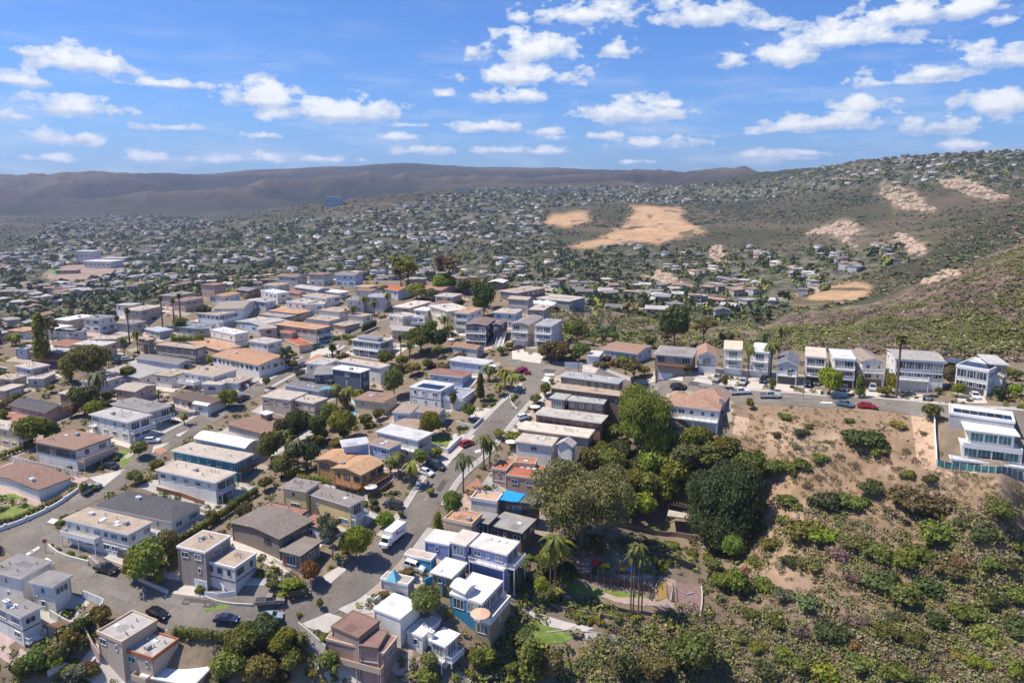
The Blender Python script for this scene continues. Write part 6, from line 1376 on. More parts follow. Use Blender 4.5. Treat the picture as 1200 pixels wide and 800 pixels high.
for (x, y) in scatter_pts(GARD, 560, 31):
    if any(inpoly(np.array([x]), np.array([y]), z_)[0] for z_ in ([(608,708),(640,718),(700,732),(690,745),(640,736)],[(680,738),(720,738),(780,755),(780,775),(740,778),(684,772)],[(717,606),(825,618),(822,636),(717,622)])): continue
    if inpoly(np.array([x]), np.array([y]), [(602,738),(628,725),(675,746),(660,753),(625,754),(606,750)])[0] or inpoly(np.array([x]), np.array([y]), [(650,676),(822,676),(822,722),(790,720),(757,721),(700,705),(650,700)])[0]: continue
    p = hit(x, y)
    if p is not None and free(p.x, p.y, .6): fill_stuff.append((p, rr.uniform(.6, 1.7), rr.choice(list('gggbyoodds'))))
cl = [unit_clump(i, 34, .38, False) for i in range(5)]
mass('undergrowth', [(p.x, p.y, p.z - .1, rad, 1.0, gcol(c, rr)) for p, rad, c in fill_stuff], cl, label='small garden plants between the houses')
print('fill', nb, len(fill_stuff))
# dry slope: low scrub between the bushes
items = []
sl = [unit_clump(20 + i, 62, .25, False) for i in range(4)] + [unit_clump(30 + i, 40, .24, False) for i in range(3)]
SLOPE = [(864,500),(880,472),(1090,488),(1108,550),(1212,568),(1320,585),(1320,840),(1212,830),(640,812),(700,745),(815,705),(870,640),(885,560)]
cand = scatter_pts(SLOPE, 7400, 9)
for (x, y) in cand:
    p = hit(x, y)
    if p is None or p.y > 230: continue
    up = (y - 480) / 320; q = float(fbm(np.array([p.x / 11.]), np.array([p.y / 11.]), 3)[0])
    if rr.rand() > .36 + 1.35 * max(0, q - .42) * 4 * (.35 + up) : continue
    if x < 1120 and y < 550 and x > 1062 and rr.rand() < .8: continue
    c = rr.choice(list('ggdosqvryb'), p=[.18,.08,.07,.28,.14,.14,.08,.0,.03,.0]) if up > .35 else rr.choice(list('osqvdgr'), p=[.16,.1,.3,.2,.1,.1,.04])
    rad = rr.uniform(.3, 1.05) if up < .35 else rr.uniform(.6, 1.9)
    cc_ = gcol(c, rr); k_ = rr.rand() * .35; items.append((p.x, p.y, p.z - .15 * rad, rad, rr.uniform(.6, 1.0), tuple(v * (1.12 - k_) + k_ * q_ for v, q_ in zip(cc_, (.24, .20, .11)))))
mass('scrub', items, sl, label='low dry scrub over the slope below the upper road'); print('scrub', len(items))
# near ridge behind the upper houses, and the field at the plateau edge
items = []
RIDGE = [(862,408),(900,388),(930,368),(1010,362),(1050,346),(1100,323),(1212,282),(1330,264),(1330,430),(1212,424),(1100,424),(1000,412),(900,410)]
rl = [unit_blob(40 + i, 26, .46) for i in range(5)]
for (x, y) in scatter_pts(RIDGE, 5400, 12):
    p = hit(x, y)
    if p is None or p.y > 700 or not (p.y > 235): continue
    q = float(fbm(np.array([p.x / 30. + 4]), np.array([p.y / 55.]), 4)[0])
    if rr.rand() < .25: continue
    c = rr.choice(list('gobo'), p=[.4,.3,.05,.25]) if q > .53 else rr.choice(list('qvosdk'), p=[.3,.28,.16,.1,.1,.06])
    items.append((p.x, p.y, p.z - .3, rr.uniform(.7, 2.4), rr.uniform(.45, .75), gcol(c, rr)))
FIELD = [(640,362),(690,358),(760,350),(850,372),(905,380),(860,408),(800,410),(700,402),(650,398)]
for (x, y) in scatter_pts(FIELD, 900, 13):
    p = hit(x, y)
    if p is None or p.y > 560: continue
    if not free(p.x, p.y, .8): continue
    items.append((p.x, p.y, p.z - .3, rr.uniform(.8, 2.8), rr.uniform(.6, .9), gcol(rr.choice(list('gdosyr')), rr)))
mass('brush', items, rl, label='chaparral brush over the ridge behind the upper houses'); print('brush', len(items))
# ------------------------------------------------------------------ the valley town and the far slopes
r5 = np.random.RandomState(77)
def far_cloud(): # noqa
    """candidate places over the wooded, built-up valley"""
    out = []
    y = 430.0
    while y < 3500:
        stp = 20.5 + (y - 430) * .0075
        n = int(2 * y * .93 / stp)
        xs = -y * .9 + (np.arange(n) + r5.uniform(-.75, .75, n)) * (2 * y * .9 / n); ys = y + r5.uniform(-.8, .8, n) * stp
        z = height(xs, ys); px, py = project(xs, ys, z); m = np.zeros(n, bool)
        for zz in Z_URBAN: m |= inpoly(px, py, zz)
        for zz in Z_GRASS + Z_ROCK: m &= ~inpoly(px, py, zz)
        m &= ~inpoly(px, py, [(45,322),(70,313),(100,305),(120,300),(150,305),(150,322),(100,330),(60,328)])
        m &= (px > -90) & (px < 1290)
        for i in np.nonzero(m)[0]: out.append((xs[i], ys[i], z[i], px[i], py[i]))
        y += stp
    return out
FC = far_cloud()
def visible(x, y, z):
    """is the spot hidden by nearer ground?"""
    ys = np.exp(np.linspace(math.log(200), math.log(y * .985), 70)); xs = x / y * ys; zl = CAMZ + (z + 5 - CAMZ) * ys / y
    return not np.any(height(xs, ys) > zl)
FC = [c for c in FC if visible(*c[:3])]
print('far candidates', len(FC))
dens = [float(fbm(np.array([c[0] / 170.]), np.array([c[1] / 170.]), 3)[0]) for c in FC]
hs, ts = [], []
for c, d in zip(FC, dens):
    wooded = (c[3] > 640) * .12 + (c[4] > 330) * .05
    if r5.rand() < .56 - wooded + (d - .5) * 2.2: hs.append(c)
    else: ts.append(c)
hs.sort(key=lambda c: c[1])
ROOFC = [(.42,.36,.31), (.34,.30,.27), (.24,.21,.20), (.55,.53,.50), (.38,.24,.17), (.46,.28,.19), (.22,.2,.19), (.55,.50,.44), (.34,.33,.34)]
WALLC = [(.56,.54,.50), (.50,.44,.36), (.62,.61,.59), (.50,.40,.32), (.45,.46,.48), (.36,.29,.23)]
RN = ['sandy', 'grey brown', 'dark', 'pale', 'brown', 'rust', 'charcoal', 'light tan', 'slate grey']; WN = ['off-white', 'cream', 'white', 'tan', 'grey', 'brown']
def box_arr(cx, cy, cz, w, d, h, a):
    P = np.array([(-w, -d, 0), (w, -d, 0), (w, d, 0), (-w, d, 0), (-w, -d, 2 * h), (w, -d, 2 * h), (w, d, 2 * h), (-w, d, 2 * h)]) / 2
    ca, sa = math.cos(a), math.sin(a); Q = np.empty_like(P); Q[:, 0] = cx + P[:, 0] * ca - P[:, 1] * sa; Q[:, 1] = cy + P[:, 0] * sa + P[:, 1] * ca; Q[:, 2] = cz + P[:, 2]; return Q
BF = np.array([(3, 2, 1, 0), (4, 5, 6, 7), (0, 1, 5, 4), (1, 2, 6, 5), (2, 3, 7, 6), (3, 0, 4, 7)])
def to_contour(c):
    # houses line the contour streets: pull each one to the nearest level line
    x, y, z, px, py = c; gx = (gz(x + 15, y) - gz(x - 15, y)) / 30; gy = (gz(x, y + 15) - gz(x, y - 15)) / 30; g = math.hypot(gx, gy)
    if g < .03: return c
    lv = 9.0 if y < 1500 else 12.0; m = (round(z / lv) * lv - z) / g + r5.normal() * 1.5; m = max(-24, min(24, m)); X, Y = x + gx / g * m, y + gy / g * m; Z = gz(X, Y)
    a, b = project(X, Y, Z); return (X, Y, Z, float(a), float(b))
def slope_ang(x, y):
    gx = gz(x + 12, y) - gz(x - 12, y); gy = gz(x, y + 12) - gz(x, y - 12); return math.atan2(gy, gx) + math.pi / 2
hs = [to_contour(c) for c in hs]; NT = min(290, len(hs)); wallm = {}
# shared meshes for the individual valley houses
ub = MB(); ub.prism([(-.5, -.5), (.5, -.5), (.5, .5), (-.5, .5)], -.6, 1); UB = ub.mesh('wall', WALL)
fr_ = MB(); fr_.prism([(-.54, -.56), (.54, -.56), (.54, .56), (-.54, .56)], 0, 1); FR = fr_.mesh('roof', ROOF)
gr_ = MB(); gr_.add([(-.54, -.58, 0), (.54, -.58, 0), (.54, .58, 0), (-.54, .58, 0), (-.54, 0, 1), (.54, 0, 1)], [(0, 1, 5, 4), (2, 3, 4, 5), (0, 4, 3), (1, 2, 5), (3, 2, 1, 0)]); GR = gr_.mesh('roof', SHIN)
wm_ = MB(); wm_.bb(-.5, .5, -.06, .06, -.5, .5); WM = wm_.mesh('window', GLASS)
FARH = []
for k, (x, y, z, px, py) in enumerate(hs[:NT]):
    w = r5.uniform(9, 16); d = r5.uniform(7.5, 11); h = r5.choice([3.2, 5.6, 6.2]); a = slope_ang(x, y) + r5.normal() * .45
    ri = r5.randint(len(ROOFC)); wi = r5.randint(len(WALLC)); gab = r5.rand() < .45
    o = empty('valley_house', (x, y, z), a); w_ = link('wall', UB, o, color=WALLC[wi]); w_.scale = (w, d, h)
    rf = link('roof', GR if gab else FR, o, (0, 0, h), color=ROOFC[ri]); rf.scale = (w, d, 1.8 if gab else .35)
    side = -1
    for lv in range(1 if h < 4 else 2):
        for q in range(int(w // 4)):
            wn = link('window', WM, o, (-w / 2 + (q + .5) * w / int(w // 4), -d / 2, 1.6 + lv * 2.8)); wn.scale = (2.0, 1.4, 1.3)
            wn = link('window', WM, o, (-w / 2 + (q + .5) * w / int(w // 4), d / 2, 1.6 + lv * 2.8)); wn.scale = (2.0, 1.4, 1.3)
    if w > 15 and r5.rand() < .6:
        w2 = link('wall', UB, o, (r5.uniform(-3, 3), -d * .62, 0), color=WALLC[wi]); w2.scale = (w * .45, d * .6, 3); r2 = link('roof', FR, o, (w2.location.x, -d * .62, 3), color=ROOFC[ri]); r2.scale = (w * .46, d * .6, .3)
    o['category'] = 'house'; o['group'] = 'houses in the valley below the plateau'
    FARH.append((o, px, py, f"{WN[wi]} {'two-storey' if h > 4 else 'low'} valley house with a {RN[ri]} {'gabled' if gab else 'flat'} roof"))
Vw, Vr, Cw, Cr = [], [], [], []
for k, (x, y, z, px, py) in enumerate(hs[NT:]):
    w = r5.uniform(8, 15) if r5.rand() < .9 else r5.uniform(18, 30); d = r5.uniform(7, 11); h = r5.choice([3.0, 3.4, 5.6, 6.0]); a = slope_ang(x, y) + r5.normal() * .5
    ri = r5.randint(len(ROOFC)); wi = r5.randint(len(WALLC))
    Vw.append(box_arr(x, y, z - 1.5, w, d, h + 1.5, a)); Vr.append(box_arr(x, y, z + h, w * 1.08, d * 1.08, .4 if r5.rand() < .6 else 1.1, a)); Cw.append(WALLC[wi]); Cr.append(ROOFC[ri])
def m_town():
    m, t, b = newmat('far_town'); at = nd(t, 'ShaderNodeAttribute', attribute_name='tint'); t.links.new(at.outputs['Color'], b.inputs['Base Color']); b.inputs['Roughness'].default_value = .8; return m
TOWN = m_town()
def joined(name, Vl, Cl, label):
    n = len(Vl); V = np.concatenate(Vl); Fq = (BF[None] + (np.arange(n) * 8)[:, None, None]).reshape(-1, 4); me = npmesh(name, V, Fq, TOWN)
    ca = me.color_attributes.new('tint', 'FLOAT_COLOR', 'POINT'); ca.data.foreach_set('color', np.concatenate([np.repeat(np.array(Cl), 8, 0), np.ones((n * 8, 1))], 1).astype(np.float32).ravel())
    o = tag(link(name, me), kind='stuff'); o['label'] = label
joined('distant_houses', Vw + Vr, Cw + Cr, 'hundreds of small houses over the far valley and hills')
# far trees
tb = [unit_blob(60 + i, 24, .74) for i in range(6)]
items = []
def tcol(r_):
    return gcol(r_.choice(list('gdkosdy'), p=[.2,.2,.08,.2,.18,.08,.06]), r_)
for (x, y, z, px, py) in ts + hs:
    own = True
    n = 3 + (r5.rand() < .9) + (y < 900) * 2 - (y > 1800)
    for q in range(n):
        a = r5.rand() * 6.28; dd = r5.uniform(5, 17); X, Y = x + math.cos(a) * dd, y + math.sin(a) * dd
        items.append((X, Y, gz(X, Y) - 1, r5.choice([r5.uniform(1.6, 3.4), r5.uniform(3, 6.6)]) * (1 + (y > 1500) * .25), r5.uniform(.7, 1.3), tcol(r5)))
print('far houses', len(hs), 'far trees', len(items))
mass('distant_trees', items, tb, label='trees and shrubs between the houses of the far valley')
# scrub on the wild slopes
items = []; y = 480.0
while y < 2800:
    stp = 7.5 + (y - 480) * .0055; n = int(1.8 * y / stp)
    xs = -y * .9 + (np.arange(n) + r5.uniform(-.5, .5, n)) * (1.8 * y / n); ys = y + r5.uniform(-.5, .5, n) * stp; z = height(xs, ys); px, py = project(xs, ys, z)
    m = (px > -80) & (px < 1290) & (py < 420)
    for zz in Z_URBAN + Z_GRASS + Z_ROCK: m &= ~inpoly(px, py, zz)
    keep = fbm(xs / 60, ys / 60, 3) > .40
    for i in np.nonzero(m & keep)[0]:
        items.append((xs[i], ys[i], z[i] - .8, r5.uniform(1.5, 4.2) * (1 + (y > 1400) * .5), r5.uniform(.4, .75), gcol(r5.choice(list('dkosqv'), p=[.2,.12,.24,.16,.16,.12]), r5)))
    y += stp
bb_ = [unit_blob(80 + i, 15, .8) for i in range(5)]
items = [i for i in items if visible(i[0], i[1], i[2])]
print('wild scrub', len(items)); mass('hillside_scrub', items, bb_, label='dark chaparral over the far hillsides')

# pale boulders on the outcrops and over the near ridge
def rocks_mass(name, pts, label, mat):
    base = []
    for sd in range(4):
        r_ = np.random.RandomState(sd + 50); n = 6; V = []
        for (z, q) in ((-.3, .9), (.3, .95), (.75, .5)):
            for i in range(n): a = 6.2832 * i / n; V.append((q * r_.uniform(.75, 1.2) * math.cos(a), q * r_.uniform(.75, 1.2) * math.sin(a), z * r_.uniform(.8, 1.2)))
        Fq = [(k * n + i, k * n + (i + 1) % n, (k + 1) * n + (i + 1) % n, (k + 1) * n + i) for k in range(2) for i in range(n)] + [(12, 13, 14, 15), (15, 16, 17, 12)]
        base.append((np.array(V), np.array(Fq)))
    Vs, Fs = [], []; o = 0; r_ = np.random.RandomState(6)
    for (x, y, z, q) in pts:
        V, Fq = base[r_.randint(4)]; a = r_.rand() * 6.28; ca, sa = math.cos(a) * q, math.sin(a) * q; W = np.empty_like(V)
        W[:, 0] = V[:, 0] * ca - V[:, 1] * sa + x; W[:, 1] = V[:, 0] * sa + V[:, 1] * ca + y; W[:, 2] = V[:, 2] * q * r_.uniform(.6, 1.1) + z; Vs.append(W); Fs.append(Fq + o); o += len(V)
    ob = tag(link(name, npmesh(name, np.concatenate(Vs), np.concatenate(Fs), mat)), kind='stuff'); ob['label'] = label
ROCKM = flat('sandstone', (.43, .31, .22), .95, var=.25, sc=.25); pts = []
for zz in Z_ROCK:
    for (x, y) in scatter_pts(zz, 120, int(zz[0][0])):
        p = hit(x, y)
        if p is not None and p.y > 450: pts.append((p.x, p.y, p.z - 1, r5.uniform(1.2, 4.2) * (1 + (p.y > 1000) * .4)))
rocks_mass('rock_outcrops', pts, 'pale sandstone outcrops on the far right slopes', ROCKM)
pts = []
for (x, y) in scatter_pts(RIDGE, 1300, 44):
    p = hit(x, y)
    if p is None or p.y > 700 or p.y < 235: continue
    if float(fbm(np.array([p.x / 18.]), np.array([p.y / 18.]), 3)[0]) > .56: pts.append((p.x, p.y, p.z - .2, r5.uniform(.3, 1.0)))
for (x, y) in scatter_pts(SLOPE, 260, 45):
    p = hit(x, y)
    if p is not None and p.y < 230: pts.append((p.x, p.y, p.z, r5.uniform(.15, .55)))
rocks_mass('boulders', pts, 'small pinkish boulders scattered over the near slopes', flat('pink_rock', (.33, .24, .19), .95, var=.25, sc=.6))
# ------------------------------------------------------------------ paved courts, lawns, terraces
for q in ([(780,438),(800,438),(800,447),(780,445)],[(818,440),(838,441),(834,451),(812,447)],[(847,441),(868,442),(865,454),(842,451)],[(879,443),(900,444),(893,456),(874,455)],[(911,450),(929,450),(930,459),(907,457)],[(943,455),(963,457),(963,464),(943,459)],[(975,456),(1000,458),(1000,464),(972,463)],[(1010,457),(1035,457),(1037,468),(1010,466)],[(1051,462),(1090,462),(1084,471),(1052,469)],[(1123,464),(1153,464),(1157,473),(1121,472)],
 [(600,405),(615,408),(611,422),(600,421)],[(613,412),(638,415),(633,426),(611,423)],[(683,428),(703,430),(697,438),(682,436)],[(217,686),(231,687),(239,700),(199,695)],[(104,560),(147,550),(122,570)],[(180,523),(200,518),(178,531)],[(205,510),(222,503),(210,512)],[(377,676),(397,664),(407,667),(387,684)],[(557,478),(580,479),(566,494),(550,490)],[(532,508),(557,510),(524,546),(515,542)],[(468,682),(482,650),(503,662),(495,685),(478,680)],
 [(396,714),(431,698),(447,700),(440,718),(408,720)],[(350,732),(384,718),(402,724),(384,742)],[(300,442),(318,436),(326,440),(306,450)],[(365,411),(398,404),(392,414),(362,424)]):
    pad(q, CONCP, .10, 'driveway')
for q in ([(356,424),(372,415),(386,417),(366,430)],[(545,572),(560,560),(567,572),(560,586),(548,585)],[(180,527),(190,524),(197,528),(186,533)]): pad(q, PAVER, .12, 'paved_yard')
for q in ([(0,580),(16,578),(52,596),(46,604),(0,611)],[(138,528),(151,527),(156,537),(143,549)],[(507,512),(535,513),(524,523),(507,520)],[(602,738),(628,725),(675,746),(660,753),(625,754),(606,750)],[(662,681),(760,699),(752,708),(662,692)],[(654,697),(757,719),(750,727),(652,708)],[(236,716),(258,708),(274,706),(270,712),(244,717)],[(735,612),(775,614),(778,619),(736,617)]):
    pad(q, LAWN, .09, 'lawn')
TERRA_ = flat('paving_pink', (.40, .29, .23), .9, var=.2, sc=1)
MULCH = flat('mauve_mulch', (.27, .17, .14), .95, var=.3, sc=1.5); GRAVEL = flat('white_gravel', (.50, .45, .40), .95, var=.2, sc=2.5); OCHRE = flat('ochre_bark', (.36, .22, .06), .95, var=.3, sc=3); DIRT = flat('tan_dirt', (.46, .31, .20), .95, var=.25, sc=.7)
for q in ([(665,658),(697,658),(740,672),(770,673),(765,692),(740,687),(662,672)],[(792,682),(822,687),(822,722),(800,720),(790,705)]): pad(q, MULCH, .08, 'mulched_terrace')
for q in ([(772,675),(792,680),(790,705),(772,705)],[(730,700),(790,706),(792,714),(730,708)]): pad(q, TERRA_, .11, 'garden_path')
pad([(770,680),(780,679),(783,700),(770,705)], OCHRE, .2, 'bark_bed'); pad([(610,712),(637,720),(697,736),(682,741),(640,733)], GRAVEL, .1, 'gravel_path'); pad([(685,742),(712,742),(752,750),(745,755),(687,750)], CONC, .1, 'garden_path')
for q in ([(684,752),(745,756),(775,764),(740,772),(690,768)],[(1066,480),(1092,486),(1100,520),(1098,545),(1140,556),(1200,566),(1200,572),(1110,560),(1075,545)],[(752,727),(775,723),(795,748),(775,750)],[(862,487),(880,490),(872,512),(858,508)]): pad(q, DIRT, .06, 'bare_earth')
pad([(55,597),(30,590),(0,593),(0,588),(30,584),(56,592)], TERRA_, .13, 'garden_path')
pad([(663,664),(690,665),(716,669),(738,676),(768,673),(772,677),(740,681),(714,673),(690,669),(663,668)], TERRA_, .13, 'garden_path'); pad([(706,694),(725,700),(758,706),(756,711),(722,706),(704,699)], TERRA_, .14, 'garden_path'); pad([(650,676),(663,678),(664,690),(652,690)], TERRA_, .12, 'garden_path')

# ------------------------------------------------------------------ walls, fences, stairs
def wall_run(name, pts, h, t, mat, label, cat, piers=None, cap=None, group=None, slope=True, color=None):
    P = resample([Vector((hit(*p).x, hit(*p).y)) for p in pts], 1.5); o0 = P[0]; z0 = gz(*o0)
    root = empty(name, (o0.x, o0.y, z0)); root['label'] = label; root['category'] = cat
    if group: root['group'] = group
    mb = MB(); n = len(P)
    nr = []
    for i in range(n):
        a = P[max(i - 1, 0)]; b = P[min(i + 1, n - 1)]; d = (b - a).normalized(); nr.append(Vector((d.y, -d.x)) * t / 2)
    V = []
    for i in range(n):
        z = gz(*P[i]) - z0
        for sgn, zz in ((1, -.5), (1, h), (-1, h), (-1, -.5)): q = P[i] + nr[i] * sgn - o0; V.append((q.x, q.y, z + zz))
    F_ = []
    for i in range(n - 1):
        for j in range(4): F_.append((i * 4 + j, i * 4 + (j + 1) % 4, (i + 1) * 4 + (j + 1) % 4, (i + 1) * 4 + j))
    F_ += [(3, 2, 1, 0), tuple(n * 4 - 4 + k for k in range(4))]; mb.add(V, F_); mb.build('panel' if piers else 'body', mat, root)
    if cap:
        V2 = [(x, y, z + (.02 if k % 4 in (0, 3) else .1)) for k, (x, y, z) in enumerate(V)]
        mc = MB()
        for i in range(n - 1): pass
    if piers:
        pm = MB(); pw = piers[1]; pm.bb(-pw / 2, pw / 2, -pw / 2, pw / 2, -.5, h + piers[2]); pm = pm.mesh('post', piers[3] if len(piers) > 3 else mat); step = max(1, int(piers[0] / 1.5))
        for i in range(0, n, step): link('post', pm, root, (P[i].x - o0.x, P[i].y - o0.y, gz(*P[i]) - z0))
    return root
DWOOD = flat('dark_timber', (.10, .075, .055), .85, var=.3, sc=3); STUC = flat('pale_stucco', (.60, .54, .48), .9, var=.12)
WR = wall_run
WR('garden_wall', [(-20,630),(0,622),(20,615),(48,603),(72,590),(100,570)], 1.0, .3, WHITE, 'long low white wall with square piers between the lawn and the left road', 'wall', (5, .5, .3))
WR('fence', [(15,541),(40,547),(66,553),(92,559)], 1.7, .15, STUC, 'pale fence with close posts below the brown roofed carport house', 'fence', (2, .22, .1, WHITE))
WR('fence', [(60,724),(74,732),(87,739),(106,727),(125,712),(112,706),(97,700)], 1.7, .14, WHITE, 'white fence round the sunken patio of the corner house', 'fence', (4, .2, .05))
WR('retaining_wall', [(57,642),(66,650),(80,656),(104,662)], 1.1, .3, STUC, 'curved pale planter wall below the cream corner house', 'wall')
WR('retaining_wall', [(162,680),(178,687),(197,696)], .9, .3, CONCP, 'low pale wall under the yellow olive tree by the bend', 'wall')
WR('retaining_wall', [(240,700),(255,706),(275,709),(296,710)], .5, .3, CONCP, 'low curved kerb wall below the outside stair', 'wall')
WR('garden_wall', [(240,698),(258,700),(276,697)], 1.0, .12, WHITE, 'short white wall at the foot of the outside stair', 'wall')
WR('fence', [(661,674),(690,679),(725,686),(763,694)], 1.5, .12, DWOOD, 'dark timber fence between the mulch terrace and the lawn terrace', 'fence', (2, .25, .25, WOOD))
WR('fence', [(652,701),(690,708),(725,716),(754,725)], 1.0, .15, DWOOD, 'low dark timber edging below the long narrow lawn', 'fence', (3, .2, .05))
WR('fence', [(760,654),(785,658),(815,669)], 1.7, .12, DWOOD, 'dark timber fence right of the round clipped bush', 'fence', (3, .2, .15))
WR('retaining_wall', [(717,616),(750,621),(790,628),(822,634)], 1.3, .3, flat('brown_wall', (.20,.13,.10), .9), 'brown retaining wall below the slatted roof hut', 'wall')
WR('retaining_wall', [(624,701),(650,711),(690,721),(745,733)], .8, .3, MULCH, 'reddish stone retaining wall above the gravel path', 'wall')
WR('garden_wall', [(822,688),(823,705),(820,724)], .5, .25, GRAVEL, 'pale stone edging right of the mauve terrace', 'wall')
WR('garden_edging', [(664,668),(690,667),(715,670),(740,679),(768,676)], .35, .3, TERRA_, 'curved pinkish stone edging along the upper mulch path', 'edging')
WR('garden_edging', [(797,694),(804,697),(812,695)], .3, .2, GRAVEL, 'upper pale stone arc on the mauve terrace', 'edging'); WR('garden_edging', [(799,709),(806,711),(813,708)], .3, .2, GRAVEL, 'lower pale stone arc on the mauve terrace', 'edging')
WR('garden_edging', [(770,704),(768,690),(772,679),(785,680),(788,690),(786,705)], .4, .25, TERRA_, 'stone rim round the ochre bark bed', 'edging'); WR('garden_edging', [(640,741),(665,738),(700,742),(735,748),(752,752)], .18, .25, CONC, 'grey stone edging of the lower garden path', 'edging')
WR('garden_wall', [(350,737),(366,750),(382,765)], 1.6, .25, STUC, 'pale wall beside the outdoor steps of the mauve brown house', 'wall')
WR('garden_wall', [(431,703),(440,706),(446,700)], .9, .3, WHITE, 'short white wall at the mouth of the concrete court', 'wall')
WR('garden_wall', [(505,525),(524,532),(541,516)], 1.5, .2, WHITE, 'white wall round the small lawn', 'wall')
WR('garden_wall', [(535,497),(555,503),(566,492)], 1.2, .3, STUC, 'grey rounded planter wall by the parking strip', 'wall')
WR('fence', [(431,585),(445,578),(460,568)], 1.2, .1, WOOD, 'slatted timber fence below the orange timber house', 'fence', (2, .12, .05))
WR('fence', [(184,575),(215,583),(240,592)], 1.2, .1, flat('red_fence', (.28,.12,.07), .85), 'red brown fence behind the dark hipped roof house', 'fence', (3, .12, .05))
WR('glass_fence', [(1098,546),(1130,550),(1165,555),(1205,561)], 1.6, .06, GLASS_T, 'teal glass pool fence in front of the white modern villa', 'fence', (2, .14, .05, WHITE))
WR('garden_wall', [(1094,486),(1095,515),(1097,546)], 1.8, .2, WHITE, 'white garden wall left of the white modern villa', 'wall')
WR('garden_wall', [(98,741),(108,762),(118,776)], 2.0, .25, flat('pink_wall', (.52,.38,.32), .9), 'pink buff wall left of the large beige house', 'wall')
WR('retaining_wall', [(56,792),(74,782),(98,790),(113,776)], 1.2, .3, STUC, 'low buff wall round the dry garden bed at the bottom', 'wall')
WR('garden_wall', [(200,484),(225,488),(238,484)], 1.4, .25, flat('grey_wall',(.36,.35,.36),.9), 'grey wall beside the low dark roofed house', 'wall')
WR('garden_wall', [(596,461),(600,474),(606,480)], .5, .25, STUC, 'low pale wall beside the grey tan roofed house', 'wall')
WR('fence', [(560,588),(590,594),(620,600)], 1.0, .08, WHITE, 'white rail in front of the tan deck garage', 'fence', (2, .1, .05))
WR('garden_wall', [(258,448),(275,452),(292,455)], 1.4, .2, WHITE, 'white terrace wall in front of the red garage house', 'wall')
def stairs(top, bot, w, label, mat=STUC, h_top=0.0, name='stairs'):
    a = hit(*top); b = hit(*bot); a = Vector((a.x, a.y, a.z + h_top)); n = max(5, int(abs(a.z - b.z) / .19)); root = empty(name, b)
    root['label'] = label; root['category'] = 'stairs'; d = (a - b).to_2d(); L = d.length; ang = math.atan2(d.y, d.x); sm = MB(); sm.bb(0, L / n + .04, -w / 2, w / 2, -.9, .02); sm = sm.mesh('step', mat)
    for i in range(n): link('step', sm, root, (math.cos(ang) * L * i / n, math.sin(ang) * L * i / n, (a.z - b.z) * (i + 1) / n), ang)
    for s in (-1, 1):
        mb = MB(); off = Vector((-math.sin(ang), math.cos(ang))) * s * (w / 2 + .08)
        mb.bar((off.x, off.y, .9), (off.x + d.x, off.y + d.y, a.z - b.z + .9), .1, .5 if mat == WHITE else .08); mb.build('handrail', WHITE if mat == WHITE else DARK, root)
stairs((249,675),(267,692), 1.3, 'white outside stair climbing to the tan brick house', WHITE, 2.6)
stairs((352,738),(381,768), 1.2, 'long outdoor steps beside the mauve brown house')
stairs((317,660),(347,681), 1.3, 'stone steps up to the red front door')
stairs((268,762),(288,790), 1.2, 'stone steps beside the pale roofed garage of the beige house')
stairs((588,390),(582,408), 1.2, 'first of two pale stairs beside the navy house', WHITE, 2.0); stairs((592,392),(587,409), 1.2, 'second of two pale stairs beside the navy house, nearer the driveway', WHITE, 2.0)
stairs((107,650),(122,662), 1.2, 'pale steps at the corner of the cream corner house')
stairs((785,686),(786,704), 1.5, 'timber steps beside the ochre bark bed', DWOOD); stairs((765,690),(762,703), 1.0, 'small log steps left of the ochre bark bed', DWOOD)
stairs((535,785),(553,797), 1.2, 'outdoor steps below the stepped white box house')

